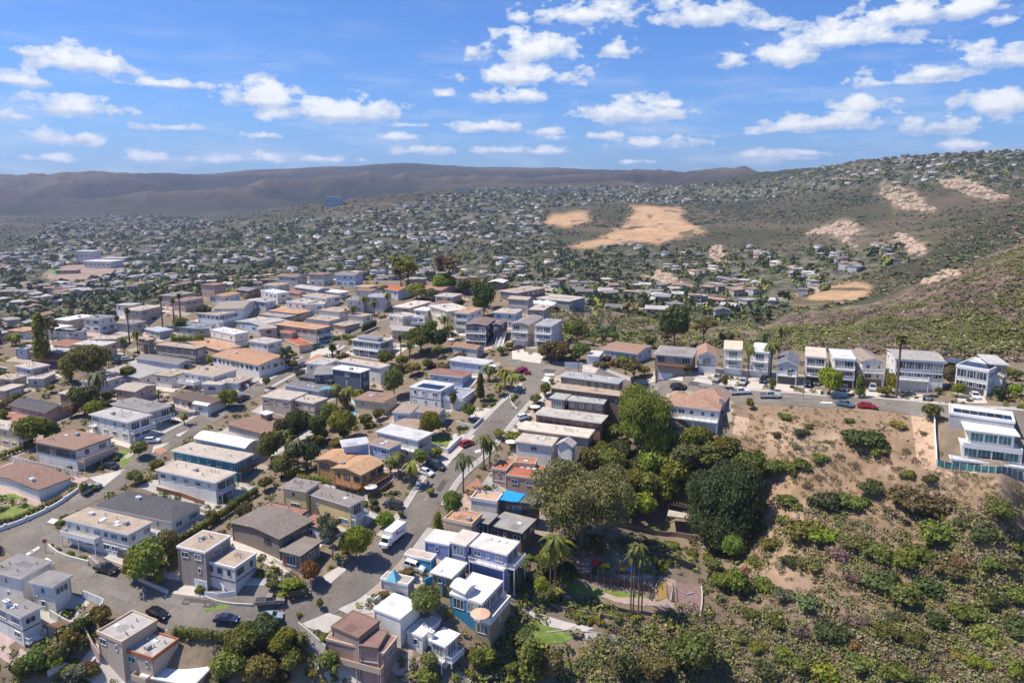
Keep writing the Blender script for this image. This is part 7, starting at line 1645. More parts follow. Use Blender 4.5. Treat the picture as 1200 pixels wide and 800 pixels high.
# ------------------------------------------------------------------ vehicles
CARM = {}
def car_meshes():
    def prof(pts, w, tuck, cur_mat, nm, mats):
        # closed side outline (x, z) swept across the width with tumblehome
        mb = MB(); n = len(pts)
        V = [(x, -w / 2 + tuck(z), z) for x, z in pts] + [(x, w / 2 - tuck(z), z) for x, z in pts]
        mb.add(V, [tuple(range(n - 1, -1, -1)), tuple(range(n, 2 * n))] + [(i, (i + 1) % n, n + (i + 1) % n, n + i) for i in range(n)]); return mb.mesh(nm, mats)
    S_ = dict(
     sedan=(4.7, 1.84, [(-2.35,.3),(-2.3,.62),(-2.25,.9),(-1.7,1.0),(-1.0,1.02),(1.0,.98),(1.9,.86),(2.28,.7),(2.35,.45),(2.3,.28)], [(-1.75,.98),(-1.15,1.38),(-.5,1.46),(.3,1.42),(1.15,.96)], 1.35),
     hatch=(4.3, 1.8, [(-2.15,.3),(-2.12,.7),(-2.05,1.0),(-1.4,1.06),(1.0,1.0),(1.75,.88),(2.1,.7),(2.15,.45),(2.1,.28)], [(-2.0,1.0),(-1.75,1.46),(-.9,1.54),(.25,1.5),(1.1,.99)], 1.3),
     suv=(4.9, 1.95, [(-2.45,.4),(-2.42,.9),(-2.35,1.15),(1.0,1.16),(2.0,1.06),(2.38,.9),(2.45,.55),(2.4,.36)], [(-2.3,1.13),(-2.1,1.72),(-1.5,1.8),(.3,1.77),(1.15,1.14)], 1.45),
     van=(5.1, 2.0, [(-2.55,.4),(-2.5,1.1),(1.5,1.12),(2.3,1.0),(2.55,.7),(2.55,.36)], [(-2.48,1.1),(-2.35,1.85),(.7,1.92),(1.9,1.1)], 1.6),
     pickup=(5.7, 2.0, [(-2.85,.5),(-2.85,1.12),(-.75,1.12),(1.2,1.14),(2.4,1.05),(2.8,.9),(2.85,.55),(2.8,.42)], [(-.75,1.1),(-.6,1.8),(.45,1.82),(1.25,1.12)], 1.75))
    for k, (L, W, body, cab, wb) in S_.items():
        bm = prof(body, W, lambda z: .0 if z < .9 else .03, 0, 'body', PAINT); gm = prof(cab, W - .12, lambda z: max(0, (z - .95)) * .24, 0, 'glazing', GLASS_B)
        zt = max(z for _, z in cab); xs = [x for x, z in cab if z > zt - .12]; rm = MB(); rw = W - .16 - 2 * (zt - .95) * .24; rm.bb(min(xs) - .05, max(xs) + .1, -rw / 2, rw / 2, zt - .05, zt + .03)
        # pillars: thin painted bars down the glazing
        for s in (-1, 1):
            for (x0, z0), (x1, z1) in ((cab[0], cab[1]), (cab[-2], cab[-1])):
                rm.bar((x0, s * (W / 2 - .07 - (z0 - .95) * .24), z0), (x1, s * (W / 2 - .07 - (z1 - .95) * .24), z1), .09, .06)
            xm = (cab[1][0] + cab[-2][0]) / 2 + .1; rm.bar((xm, s * (W / 2 - .06), .98), (xm, s * (W / 2 - .06 - (zt - .95) * .24), zt), .08, .05)
        wm = MB(); wm.cyl((0, -.11, 0), .33 if L < 4.8 else .37, .22, 14, axis='y'); rim = MB(); rim.cyl((0, -.125, 0), .2, .25, 10, axis='y')
        hl = MB(); hl.bb(-.06, .06, -.2, .2, -.09, .09); mi = MB(); mi.bb(-.1, .08, -.09, .09, -.07, .08)
        bed = None
        if k == 'pickup': b_ = MB(); b_.bb(-2.75, -.85, -.86, .86, 1.121, 1.135); bed = b_.mesh('cargo_bed', DARK)
        CARM[k] = dict(L=L, W=W, body=bm, glaz=gm, roof=rm.mesh('roof', PAINT), wheel=wm.mesh('wheel', TYRE), rim=rim.mesh('rim', CHROME), hl=hl.mesh('headlight', flat('clear_lens_' + k, (.7, .72, .75), .15)), tl=hl.mesh('taillight', LAMP_R), mir=mi.mesh('mirror', PAINT), wb=wb, bed=bed)
car_meshes()
def vehicle(kind, p0, p1, col, label, cat='car', name='parked_car', group=None, mid=False):
    """rear pixel p0, front pixel p1"""
    a = hit(*p0); b = hit(*p1); c = (a + b) / 2; ang = math.atan2(b.y - a.y, b.x - a.x); m = CARM[kind]
    u = Vector((math.cos(ang), math.sin(ang))); l = m['wb']; zf = gz(c.x + u.x * l, c.y + u.y * l); zr = gz(c.x - u.x * l, c.y - u.y * l)
    root = empty(name, (c.x, c.y, (zf + zr) / 2 + .10)); root.rotation_euler = (0, -math.atan2(zf - zr, 2 * l), ang)
    root['label'] = label; root['category'] = cat
    if group: root['group'] = group
    link('body', m['body'], root, color=col); link('glazing', m['glaz'], root); link('roof', m['roof'], root, color=col)
    r_ = .33 if m['L'] < 4.8 else .37
    for sx in (-1, 1):
        for sy in (-1, 1):
            w = link('wheel', m['wheel'], root, (sx * l, sy * (m['W'] / 2 - .12), r_)); link('rim', m['rim'], w)
    L = m['L'] / 2; zl = .72 if m['L'] < 4.8 else .86
    for sy in (-1, 1):
        link('headlight', m['hl'], root, (L - .05, sy * (m['W'] / 2 - .3), zl)); link('taillight', m['tl'], root, (-L + .0, sy * (m['W'] / 2 - .28), zl + .1)); link('mirror', m['mir'], root, (.95, sy * (m['W'] / 2 + .05), 1.05), color=col)
    if m['bed']: link('cargo_bed', m['bed'], root)
    return root
BLK=(.012,.012,.014); WH=(.75,.75,.74); SIL=(.42,.43,.44); NAV=(.02,.035,.09); DG=(.06,.07,.08); REDC=(.42,.012,.015)
V_ = vehicle
V_('pickup',(109,666),(142,674),BLK,'black pickup truck parked below the cream corner house','pickup','pickup_truck')
V_('sedan',(173,716),(197,727),BLK,'black sedan parked above the large beige house')
V_('sedan',(257,728),(274,729),NAV,'dark blue car half hidden behind the clipped hedge')
V_('pickup',(302,709),(331,706),(.30,.24,.20),'silver brown pickup truck parked below the round ivy bank','pickup','pickup_truck')
V_('hatch',(338,702),(364,696),BLK,'black hatchback parked by the stone steps of the red door house')
V_('sedan',(302,727),(333,725),(.30,.36,.44),'silver blue car parked beside the shrubs at the bottom')
V_('suv',(472,663),(498,672),WH,'white SUV parked in the blue walled court','SUV')
V_('suv',(471,597),(450,592),(.05,.05,.055),'black SUV parked beside the round clipped shrub and yellow house','SUV')
V_('sedan',(489,552),(508,559),WH,'white car in the driveway below the light blue house')
V_('van',(504,546),(517,550),DG,'dark grey van beside the white car under the palms','van','parked_van')
V_('hatch',(541,524),(553,519),(.35,.03,.03),'red car parked beside the white lawn wall')
V_('suv',(94,582),(120,569),(.30,.31,.30),'grey SUV parked beside the long white garden wall','SUV')
V_('sedan',(138,550),(121,546),(.03,.05,.07),'dark car in the driveway of the brown roofed carport house')
V_('hatch',(171,519),(186,518),WH,'white car in front of the boxy white house')
V_('suv',(276,473),(293,465),NAV,'dark blue SUV parked beside the bright round tree','SUV')
V_('suv',(366,408),(379,407),(.03,.13,.16),'teal SUV parked in front of the red flat roof','SUV')
V_('sedan',(378,401),(389,400),(.10,.22,.45),'blue car under the long orange roofed house')
V_('van',(386,399),(395,397),WH,'white van by the yellow green hedge','van','parked_van')
V_('sedan',(344,434),(352,427),SIL,'silver car parked next to the grey green tree'); V_('sedan',(352,432),(358,425),DG,'dark grey car behind the silver one')
V_('hatch',(609,492),(620,489),WH,'white car parked beside the grey tan roofed house')
V_('sedan',(603,410),(613,408),(.08,.03,.03),'dark red car on the pale driveway of the tall tan house')
V_('suv',(789,456),(802,456),BLK,'black SUV on the upper road above the tan hipped roof','SUV')
V_('pickup',(845,441),(836,450),(.36,.30,.24),'tan pickup truck parked between two driveways','pickup','pickup_truck')
V_('sedan',(874,445),(868,454),(.40,.38,.35),'light grey car parked nose out by the palm'); V_('suv',(897,444),(892,452),BLK,'black SUV parked beside the white roofed deck house','SUV')
V_('pickup',(859,462),(877,461),WH,'white pickup truck on the upper road above the lone small tree','pickup','pickup_truck'); V_('pickup',(891,466),(914,466),SIL,'silver pickup truck right of the lone small tree','pickup','pickup_truck')
V_('sedan',(979,474),(1002,477),(.10,.16,.20),'blue grey sedan parked nose to tail with the red car'); V_('sedan',(1005,477),(1027,479),REDC,'bright red sports car on the upper road')
V_('suv',(950,448),(944,458),BLK,'black SUV in the drive of the open deck house','SUV'); V_('hatch',(959,447),(955,456),DG,'dark hatchback beside the black one under the cream roof')
V_('suv',(1024,453),(1021,463),SIL,'silver SUV in front of the brown garage door','SUV'); V_('sedan',(1056,465),(1069,463),DG,'dark car in front of the wide white modern house')
V_('hatch',(984,453),(981,461),BLK,'black hatchback under the round street tree'); V_('hatch',(991,454),(989,462),DG,'grey hatchback in front of the notched roof house')
V_('sedan',(1139,462),(1146,471),WH,'white car in the drive of the sloping solar house')
V_('hatch',(143,423),(155,421),WH,'white hatchback beside the cream house with framed windows'); V_('sedan',(134,426),(143,424),DG,'dark car in front of the cream house with framed windows')
def box_truck():
    a = hit(469,626); b = hit(451,646); c = (a + b) / 2; ang = math.atan2(b.y - a.y, b.x - a.x); c.z = gz(c.x, c.y) + .1
    r = empty('box_truck', c, ang); r['label'] = 'white box truck with a red and blue logo parked under the bright tree'; r['category'] = 'truck'
    mb = MB(); mb.bb(-3.9, 1.7, -1.2, 1.2, 1.0, 3.5); mb.build('cargo_box', WHITE, r); mb = MB(); mb.bb(-3.7, 3.4, -.5, .5, .55, .95); mb.build('chassis', DARK, r)
    mb = MB(); mb.add([(1.85,-1.05,.6),(3.9,-1.05,.6),(3.9,-1.05,1.35),(3.2,-1.05,1.55),(2.85,-.98,2.5),(1.85,-.98,2.55),(1.85,1.05,.6),(3.9,1.05,.6),(3.9,1.05,1.35),(3.2,1.05,1.55),(2.85,.98,2.5),(1.85,.98,2.55)], [(5,4,3,2,1,0),(6,7,8,9,10,11)] + [(i, (i + 1) % 6, 6 + (i + 1) % 6, 6 + i) for i in range(6)]); mb.build('cab', WHITE, r)
    mb = MB(); mb.add([(3.19,-.9,1.6),(3.19,.9,1.6),(2.9,.88,2.4),(2.9,-.88,2.4),(3.24,-.9,1.6),(3.24,.9,1.6),(2.95,.88,2.4),(2.95,-.88,2.4)], [(4,5,6,7),(3,2,1,0),(0,1,5,4),(1,2,6,5),(2,3,7,6),(3,0,4,7)]); mb.build('windscreen', GLASS_B, r)
    wm = MB(); wm.cyl((0, -.14, 0), .45, .28, 14, axis='y'); wm = wm.mesh('wheel', TYRE)
    for x in (-2.5, 2.9):
        for y in (-1, 1): link('wheel', wm, r, (x, y, .4))
    for s in (-1, 1):
        mb = MB(); mb.bb(3.88, 3.95, s * .8 - .2, s * .8 + .2, .85, 1.05); mb.build('headlight', CHROME, r)
        blue = flat('logo_blue%d' % s, (.05, .10, .35), .4); red = flat('logo_red%d' % s, (.55, .03, .03), .4)
        y = s * 1.215
        mb = MB()
        for k in range(5): mb.bb(-2.9 + k * .42, -2.62 + k * .42, min(y, y - s * .01), max(y, y - s * .01), 1.9, 2.35)
        mb.cur = 1; mb.cyl((-.2, y - .01, 2.45), .48, .02, 14, axis='y'); lg = mb.build('logo', [blue, red], r)
box_truck()

# ------------------------------------------------------------------ street furniture and garden things
def pole(p, h_px, label, lamp=False, cross=False, name='utility_pole'):
    c = hit(*p); dist = c.y * CP + (CAMZ - c.z) * SP; h = h_px / F * dist / CP; r = empty(name, c); r['label'] = label; r['category'] = 'pole'
    mb = MB(); mb.cyl((0, 0, -.3), .13, h + .3, 8, .08); mb.build('shaft', CHROME if lamp else BARK, r)
    if lamp: mb = MB(); mb.bar((0, 0, h), (0, -1.6, h + .2), .07); mb.build('arm', CHROME, r); mb = MB(); mb.bb(-.15, .15, -2.1, -1.5, h + .1, h + .22); mb.build('lamp_head', CHROME, r)
    if cross: mb = MB(); mb.bb(-1.1, 1.1, -.06, .06, h - .7, h - .58); mb.build('crossarm', BARK, r)
pole((941,468), 30, 'tall grey lamp post at the edge of the dry slope', True, name='street_lamp'); pole((678,435), 22, 'brown utility pole at the junction beside the white sign', False, True)
pole((480,572), 38, 'slim utility pole under the palms by the main road', False, True); pole((262,400), 16, 'thin pole beside the white cube house'); pole((894,420), 48, 'tall thin pole behind the white roofed deck house', False, True)
pole((437,404), 12, 'thin pole beside the veranda house')
def stop_sign():
    c = hit(54, 648); r = empty('stop_sign', c, R(20)); r['label'] = 'red octagonal stop sign at the corner of the planter wall'; r['category'] = 'sign'
    mb = MB(); mb.cyl((0, 0, -.2), .05, 2.9, 8); mb.build('post', DARK, r)
    mb = MB(); P = [(.48 * math.cos(R(22.5 + 45 * k)), .48 * math.sin(R(22.5 + 45 * k))) for k in range(8)]
    mb.add([(x, -.06, 3.0 + y) for x, y in P] + [(x, -.09, 3.0 + y) for x, y in P], [tuple(range(8)), tuple(range(15, 7, -1))] + [(i, 8 + i, 8 + (i + 1) % 8, (i + 1) % 8) for i in range(8)]); mb.build('plate', flat('sign_red', (.5, .02, .02), .4), r)
    t = bpy.data.curves.new('lettering', 'FONT'); t.body = 'STOP'; t.size = .34; t.align_x = 'CENTER'; t.align_y = 'CENTER'; t.extrude = .004; t.materials.append(WHITE)
    tmp = bpy.data.objects.new('lettering_curve', t); COL.objects.link(tmp); bpy.context.view_layer.update(); me = bpy.data.meshes.new_from_object(tmp.evaluated_get(bpy.context.evaluated_depsgraph_get())); bpy.data.objects.remove(tmp); bpy.data.curves.remove(t)
    o = link('lettering', me, r); o.location = (0, -.097, 3.0); o.rotation_euler = (R(90), 0, 0)
stop_sign()
def signboard():
    c = hit(672, 432); r = empty('signboard', c, R(-5)); r['label'] = 'blank white board under the round trees at the junction'; r['category'] = 'board'
    mb = MB(); mb.bb(-3, 3, -.08, .08, .5, 2.2); mb.build('panel', WHITE, r)
    for x in (-2.6, 2.6): mb = MB(); mb.bb(x - .08, x + .08, .09, .2, -.3, 2.1); mb.build('post', DARK, r)
signboard()
BINB = None
def bin_(p, col, label, grp=None):
    c = hit(*p); r = empty('wheelie_bin', c, rnd.uniform(-.3, .3)); r['label'] = label; r['category'] = 'bin'
    if grp: r['group'] = grp
    mb = MB(); mb.prism([(-.28, -.32), (.28, -.32), (.28, .32), (-.28, .32)], .08, 1.0); mb.build('body', MATTE, r, col); mb = MB(); mb.bb(-.32, .32, -.38, .36, 1.0, 1.08); mb.build('lid', MATTE, r, tuple(x * .7 for x in col))
    for s in (-1, 1): mb = MB(); mb.cyl((s * .3 - .03, .28, .12), .12, .06, 10, axis='x'); mb.build('wheel', TYRE, r)
for p, c, l in [((963,462.5),(.03,.16,.07),'green wheelie bin left of the round street tree'),((971,463),(.05,.05,.05),'black wheelie bin under the round street tree'),((999,465),(.05,.05,.05),'black wheelie bin by the columnar shrub'),((1083,470),(.05,.05,.05),'first black wheelie bin by the three garage doors'),((1090,470),(.25,.27,.30),'grey wheelie bin beside the black one at the kerb'),((1116,474),(.05,.05,.05),'lone black wheelie bin left of the white car in the drive'),((904,457),(.05,.05,.06),'black wheelie bin by the kerb near the slate gabled house'),((397,661),(.03,.25,.10),'green wheelie bin under the bright tree near the box truck'),((402,664),(.1,.1,.1),'dark wheelie bin beside the green one near the box truck')]:
    bin_(p, c, l)
def parasol(p, col, label, h=2.3, r_=1.6, zoff=0):
    c = hit(*p); c.z += zoff; r = empty('parasol', c); r['label'] = label; r['category'] = 'parasol'
    mb = MB(); mb.cyl((0, 0, 0), .04, h + .3, 6); mb.build('pole', DARK, r); mb = MB(); n = 10
    V = [(r_ * math.cos(6.2832 * i / n), r_ * math.sin(6.2832 * i / n), h) for i in range(n)] + [(0, 0, h + .55)] + [(r_ * math.cos(6.2832 * i / n), r_ * math.sin(6.2832 * i / n), h - .16) for i in range(n)]
    mb.add(V, [(i, (i + 1) % n, n) for i in range(n)] + [(i, n + 1 + i, n + 1 + (i + 1) % n, (i + 1) % n) for i in range(n)]); mb.build('canopy', MATTE, r, col)
parasol((529,404),(.75,.62,.60),'pinkish white parasol between the two rows of palms'); parasol((577,436),(.8,.8,.8),'white parasol in front of the pale blue bungalow'); parasol((435,580),(.72,.70,.66),'cream parasol on the terrace of the orange timber house'); parasol((599,526),(.8,.8,.78),'white oval parasol beside the dusty roofed white house',2.3,1.7); parasol((627,484),(.8,.79,.76),'white parasol by the kerb near the grey tan roof',2.2,1.6)
def find(sn):
    for r, bs in HOUSES:
        if r['_sn'] == sn: return r, bs
def deck_parasol():
    c = plane_at(563, 731, find('the big blue house')[1][2][0].z); r = empty('parasol', c); r['label'] = 'peach parasol over a table on the tiered deck of the big blue house'; r['category'] = 'parasol'
    mb = MB(); mb.cyl((0, 0, .05), .05, 2.6, 6); mb.build('pole', DARK, r); mb = MB(); n = 12; q = 2.0
    V = [(q * math.cos(6.2832 * i / n), q * math.sin(6.2832 * i / n), 2.3) for i in range(n)] + [(0, 0, 2.8)]; mb.add(V, [(i, (i + 1) % n, n) for i in range(n)] + [tuple(range(n - 1, -1, -1))]); mb.build('canopy', MATTE, r, (.70, .42, .28))
deck_parasol()
def tarp():
    b = find('the timber framed house')[1][0][0]; P = [plane_at(540 + x / 8, 500 + y / 8, b.z + .25) for x, y in ((430, 592), (352, 684), (535, 705), (612, 625))]
    c = sum((p for p in P), Vector()) / 4; mb = MB(); V = []; n = 8
    for i in range(n + 1):
        for j in range(n + 1):
            u, v = i / n, j / n; p = (P[0] * (1 - u) + P[1] * u) * (1 - v) + (P[3] * (1 - u) + P[2] * u) * v - c; V.append((p.x, p.y, .12 * math.sin(7 * u + 3 * v) * math.sin(5 * v + 1)))
    mb.add(V, [(i * (n + 1) + j, (i + 1) * (n + 1) + j, (i + 1) * (n + 1) + j + 1, i * (n + 1) + j + 1) for i in range(n) for j in range(n)])
    o = mb.build('tarpaulin', flat('blue_tarp', (.02, .30, .66), .5, var=.2, sc=.8), None, None, c, smooth=True); tag(o, 'bright blue tarpaulin spread over the roof of the timber framed house', 'tarpaulin')
tarp()
def pyramid():
    b = find('the pyramid garage')[1][0][0]; c = plane_at(440 + 172 / 8, 600 + 625 / 8, b.z + .1); mb = MB(); s = 1.25
    mb.add([(-s, -s, 0), (s, -s, 0), (s, s, 0), (-s, s, 0), (0, 0, 2.3)], [(0, 1, 4), (1, 2, 4), (2, 3, 4), (3, 0, 4), (3, 2, 1, 0)]); o = mb.build('pyramid_skylight', flat('aqua_pyramid', (.18, .48, .56), .3), find('the pyramid garage')[0]); r = find('the pyramid garage')[0]; o.location = c - r.location; o.rotation_euler = (0, 0, math.atan2(b.ua.y, b.ua.x))
pyramid()
def post_frame(name, pts, h, label, cat, slats=8, roofcol=(.2, .13, .09), solid=False):
    """a flat frame on posts, corners given as pixels on the ground"""
    P = [hit(*p) for p in pts]; c = sum(P, Vector()) / 4; z0 = max(p.z for p in P); c.z = min(p.z for p in P); r = empty(name, c); r['label'] = label; r['category'] = cat; Q = [Vector((p.x - c.x, p.y - c.y, z0 - c.z + h)) for p in P]
    for p in Q: mb = MB(); mb.bb(p.x - .09, p.x + .09, p.y - .09, p.y + .09, -.4, p.z); mb.build('post', DWOOD, r)
    for i in range(4): mb = MB(); mb.bar(Q[i], Q[(i + 1) % 4], .14, .2); mb.build('beam', DWOOD, r)
    if solid: mb = MB(); mb.add([q + Vector((0, 0, .12)) for q in Q] + [q + Vector((0, 0, .22)) for q in Q], [(3, 2, 1, 0), (4, 5, 6, 7), (0, 1, 5, 4), (1, 2, 6, 5), (2, 3, 7, 6), (3, 0, 4, 7)]); mb.build('roof', ROOF, r, roofcol)
    for k in range(slats):
        u = (k + .5) / slats; mb = MB(); mb.bar(Q[0] * (1 - u) + Q[1] * u + Vector((0, 0, .3)), Q[3] * (1 - u) + Q[2] * u + Vector((0, 0, .3)), .12, .1); mb.build('slat', flat('slat_%s_%d' % (name, k), (.42, .36, .30), .8) if k == 0 and False else WOOD if not solid else CONC, r)
post_frame('pergola', [(57,750),(68,757),(86,748),(76,741)], 2.4, 'reddish timber pergola over the shaded patio at lower left', 'pergola', 10)
post_frame('garden_hut', [(781,625),(810,627),(811,615),(783,613)], 2.8, 'timber hut with a pale flat roof beside the huge dark tree', 'hut', 0, (.50, .44, .36), True)
post_frame('pergola', [(783,610),(809,612),(808,603),(785,601)], 2.6, 'slatted grey pergola behind the pale roofed hut', 'pergola', 7)
def toy(p, col, label, kind):
    c = hit(*p); r = empty('toy_' + kind, c, rnd.uniform(-.3, .3)); r['label'] = label; r['category'] = 'toy'
    if kind == 'train':
        mb = MB(); mb.bb(-1, 1, -.45, .45, .35, 1.05); mb.bb(-.95, -.2, -.42, .42, 1.05, 1.9); mb.cyl((.55, 0, 1.05), .14, .5, 8); mb.build('body', MATTE, r, col)
    else: mb = MB(); mb.prism([(-1, -.45), (1, -.45), (1, .45), (-1, .45)], .35, [1.0, 1.2, 1.2, 1.0]); mb.build('body', MATTE, r, col)
    for x in (-.6, .6):
        for s in (-1, 1): mb = MB(); mb.cyl((x, s * .5 - .05, .3), .3, .1, 12, axis='y'); mb.build('wheel', DARK, r)
toy((700,664),(.65,.03,.03),'red play engine on the mulch terrace','train'); toy((709,666),(.75,.50,.03),'yellow play wagon behind the red engine','wagon'); toy((731,670),(.72,.25,.03),'orange play wagon nearer the slim palms','wagon'); toy((738,671),(.05,.25,.60),'blue play wagon beside the slim palms','wagon')
def tent(p, w, label):
    c = hit(*p); r = empty('tent', c, rnd.uniform(-.3, .3)); r['label'] = label; r['category'] = 'tent'
    mb = MB(); s = w / 2; mb.add([(-s, -s, 2.3), (s, -s, 2.3), (s, s, 2.3), (-s, s, 2.3), (0, 0, 4.0)], [(0, 1, 4), (1, 2, 4), (2, 3, 4), (3, 0, 4), (3, 2, 1, 0)]); mb.build('canopy', WHITE, r)
    for x in (-1, 1):
        for y in (-1, 1): mb = MB(); mb.bb(x * s * .93 - .06, x * s * .93 + .06, y * s * .93 - .06, y * s * .93 + .06, -.3, 2.3); mb.build('post', WHITE, r)
for k, (p, l) in enumerate([((613,358),'white canopy tent nearest the brown edge building'),((622,360),'second white canopy tent from the brown edge building'),((632,361),'third white canopy tent from the brown edge building'),((641,361),'white canopy tent farthest from the brown edge building')]): tent(p, 8, l)
def pool(pts, label, z=.12):
    P = [hit(*p) for p in pts]; c = sum(P, Vector()) / len(P); zz = max(p.z for p in P); r = empty('swimming_pool', (c.x, c.y, zz)); r['label'] = label; r['category'] = 'pool'
    Q = [(p.x - c.x, p.y - c.y) for p in P]; a = sum(Q[i][0] * Q[(i + 1) % len(Q)][1] - Q[(i + 1) % len(Q)][0] * Q[i][1] for i in range(len(Q)))
    if a < 0: Q = Q[::-1]
    mb = MB(); mb.prism(Q, -.3, z); mb.build('water', WATER, r); mb = MB(); O_ = [(x * 1.12, y * 1.12) for x, y in Q]; n = len(Q)
    for i in range(n): mb.prism([O_[i], O_[(i + 1) % n], Q[(i + 1) % n], Q[i]], -1.2, z + .12)
    mb.build('coping', WHITE, r)
pool([(409,484),(417,484),(417,488),(409,488)], 'small blue pool below the twin palms'); pool([(412,470),(424,471),(430,476),(417,477)], 'raised pale pool beside the charcoal three-storey house', .4)
def canopy(p, col, label):
    c = hit(*p); r = empty('sun_canopy', c); r['label'] = label; r['category'] = 'canopy'; mb = MB(); s = 2.6; mb.add([(-s, -s * .7, 3.2), (s, -s * .7, 2.9), (s, s * .7, 3.2), (-s, s * .7, 2.9), (-s, -s * .7, 3.1), (s, -s * .7, 2.8), (s, s * .7, 3.1), (-s, s * .7, 2.8)], [(0, 1, 2, 3), (7, 6, 5, 4), (0, 4, 5, 1), (1, 5, 6, 2), (2, 6, 7, 3), (3, 7, 4, 0)]); mb.build('sail', MATTE, r, col)
    for x in (-1, 1):
        for y in (-1, 1): mb = MB(); mb.cyl((x * s * .95, y * s * .66, -.3), .06, 3.2, 6); mb.build('post', DARK, r)
canopy((386,464),(.10,.45,.68),'bright blue sail canopy behind the low pale blue house')
def blue_arch():
    c = hit(508, 693); r = empty('curved_screen', c, R(-20)); r['label'] = 'curved bright blue wall round a small seat beside the white square roof'; r['category'] = 'wall'; mb = MB(); n = 9
    for k in range(n):
        a0, a1 = math.pi * k / n, math.pi * (k + 1) / n; mb.prism([(1.9 * math.cos(a0), 1.9 * math.sin(a0)), (2.1 * math.cos(a0), 2.1 * math.sin(a0)), (2.1 * math.cos(a1), 2.1 * math.sin(a1)), (1.9 * math.cos(a1), 1.9 * math.sin(a1))], -.5, 2.4)
    mb.build('screen', flat('bright_blue', (.04, .33, .55), .7), r); mb = MB(); mb.cyl((0, .6, 0), .9, .45, 12); mb.build('seat', WHITE, r)
blue_arch()
# rocks on the dry slopes and in the garden
def rock_mesh(seed):
    r_ = np.random.RandomState(seed); mb = MB(); n = 7; V = []
    for k, (z, rr_) in enumerate(((-.3, .8), (.1, 1), (.45, .75), (.7, .35))):
        for i in range(n): a = 6.2832 * i / n; q = rr_ * r_.uniform(.75, 1.2); V.append((q * math.cos(a), q * math.sin(a), z * r_.uniform(.85, 1.15)))
    mb.add(V, [(k * n + i, k * n + (i + 1) % n, (k + 1) * n + (i + 1) % n, (k + 1) * n + i) for k in range(3) for i in range(n)] + [tuple(3 * n + i for i in range(n))]); return mb.mesh('rock', flat('rock%d' % seed, (.44, .33, .25), .95, var=.25, sc=2))
RK = [rock_mesh(i) for i in range(4)]
# special far buildings
def far_bld(px, py, w, d, h, col, roof, label, ang=0):
    c = hit(px, py); r = empty('large_building', c, ang); r['label'] = label; r['category'] = 'building'
    b = link('wall', UB, r, color=col); b.scale = (w, d, h); f = link('roof', FR, r, (0, 0, h), color=roof); f.scale = (w, d, .5)
    for q in range(int(w // 8)): wn = link('window', WM, r, (-w / 2 + (q + .5) * w / int(w // 8), -d / 2, h * .55)); wn.scale = (4, 1.4, 2)
far_bld(104,306,34,26,20,(.66,.64,.62),(.55,.54,.52),'tall pale school block behind the running track'); far_bld(122,313,52,30,11,(.70,.68,.66),(.6,.58,.56),'wide pale school hall right of the tall block', -.2); far_bld(136,307,40,20,8,(.62,.60,.58),(.5,.48,.46),'low school wing behind the wide hall'); far_bld(80,320,30,14,5,(.45,.30,.25),(.42,.28,.22),'long brown stand beside the running track', .1)
far_bld(392,241,46,36,26,(.35,.45,.52),(.40,.55,.62),'blue glass building on the crest of the far hill', .2)
for k, x in enumerate((545, 575, 610, 640, 668, 700)): far_bld(x, 224 + (k % 2) * 1.5, 70, 24, 9, (.58,.56,.52), (.55,.53,.5), ['first','second','third','fourth','fifth','sixth'][k] + ' of the long pale buildings along the far ridge, counted from the blue glass building')
# ------------------------------------------------------------------ labels that single each plant and far house out
MARKS = [(r, r['_sn'], tuple(r.location)) for r, _ in HOUSES if not r['label'].startswith('auto')]
for o in list(S.objects):
    if o.parent is None and o.get('category') in ('car', 'SUV', 'van', 'pickup', 'truck', 'hut', 'toy', 'sign', 'board') and not o.get('group'):
        n = {'red sports car': 'bright red', }.get('', None)
EXTRA = [((1016,478), 'the bright red sports car'), ((990,475), 'the blue grey sedan'), ((846,645), 'the huge dark tree'), ((795,622), 'the pale roofed hut'), ((720,668), 'the mulch terrace'), ((806,700), 'the mauve terrace'), ((650,728), 'the gravel path'), ((640,745), 'the lower lawn'), ((705,703), 'the long narrow lawn'), ((682,676), 'the huge gum tree'), ((745,715), 'the slim palms'), ((868,461), 'the white pickup'), ((903,466), 'the silver pickup'), ((1085,520), 'the bare earth track'), ((1150,560), 'the teal pool fence'), ((941,468), 'the tall lamp post'), ((30,600), 'the walled lawn'), ((460,636), 'the box truck'), ((245,750), 'the clipped roadside hedge'), ((720,762), 'the tan dirt path'), ((125,670), 'the black pickup'), ((54,648), 'the stop sign'), ((672,432), 'the white signboard'), ((625,360), 'the white tents'), ((1000,610), 'the middle of the dry slope'), ((1080,640), 'the scrubby shoulder of the slope'), ((1160,690), 'the far lower slope'), ((1000,720), 'the dry gully'), ((920,700), 'the slope beside the gully'), ((1080,770), 'the foot of the slope'), ((930,560), 'the rutted dirt bank')]
for p, n in EXTRA:
    q = hit(*p); MARKS.append((None, n, tuple(q)))
MP = np.array([m[2] for m in MARKS])
def relation(o, x, y, own=None):
    d = np.hypot(MP[:, 0] - x, MP[:, 1] - y)
    if own is not None: d[own] = 1e9
    k = int(np.argmin(d)); dx, dy = x - MP[k, 0], y - MP[k, 1]
    if abs(dx) > abs(dy) * 1.1: rel = 'right of' if dx > 0 else 'left of'
    else: rel = 'behind' if dy > 0 else 'in front of'
    if d[k] > 22: rel = {'right of': 'far right of', 'left of': 'far left of', 'behind': 'far behind', 'in front of': 'far below'}[rel]
    return rel + ' ' + MARKS[k][1]
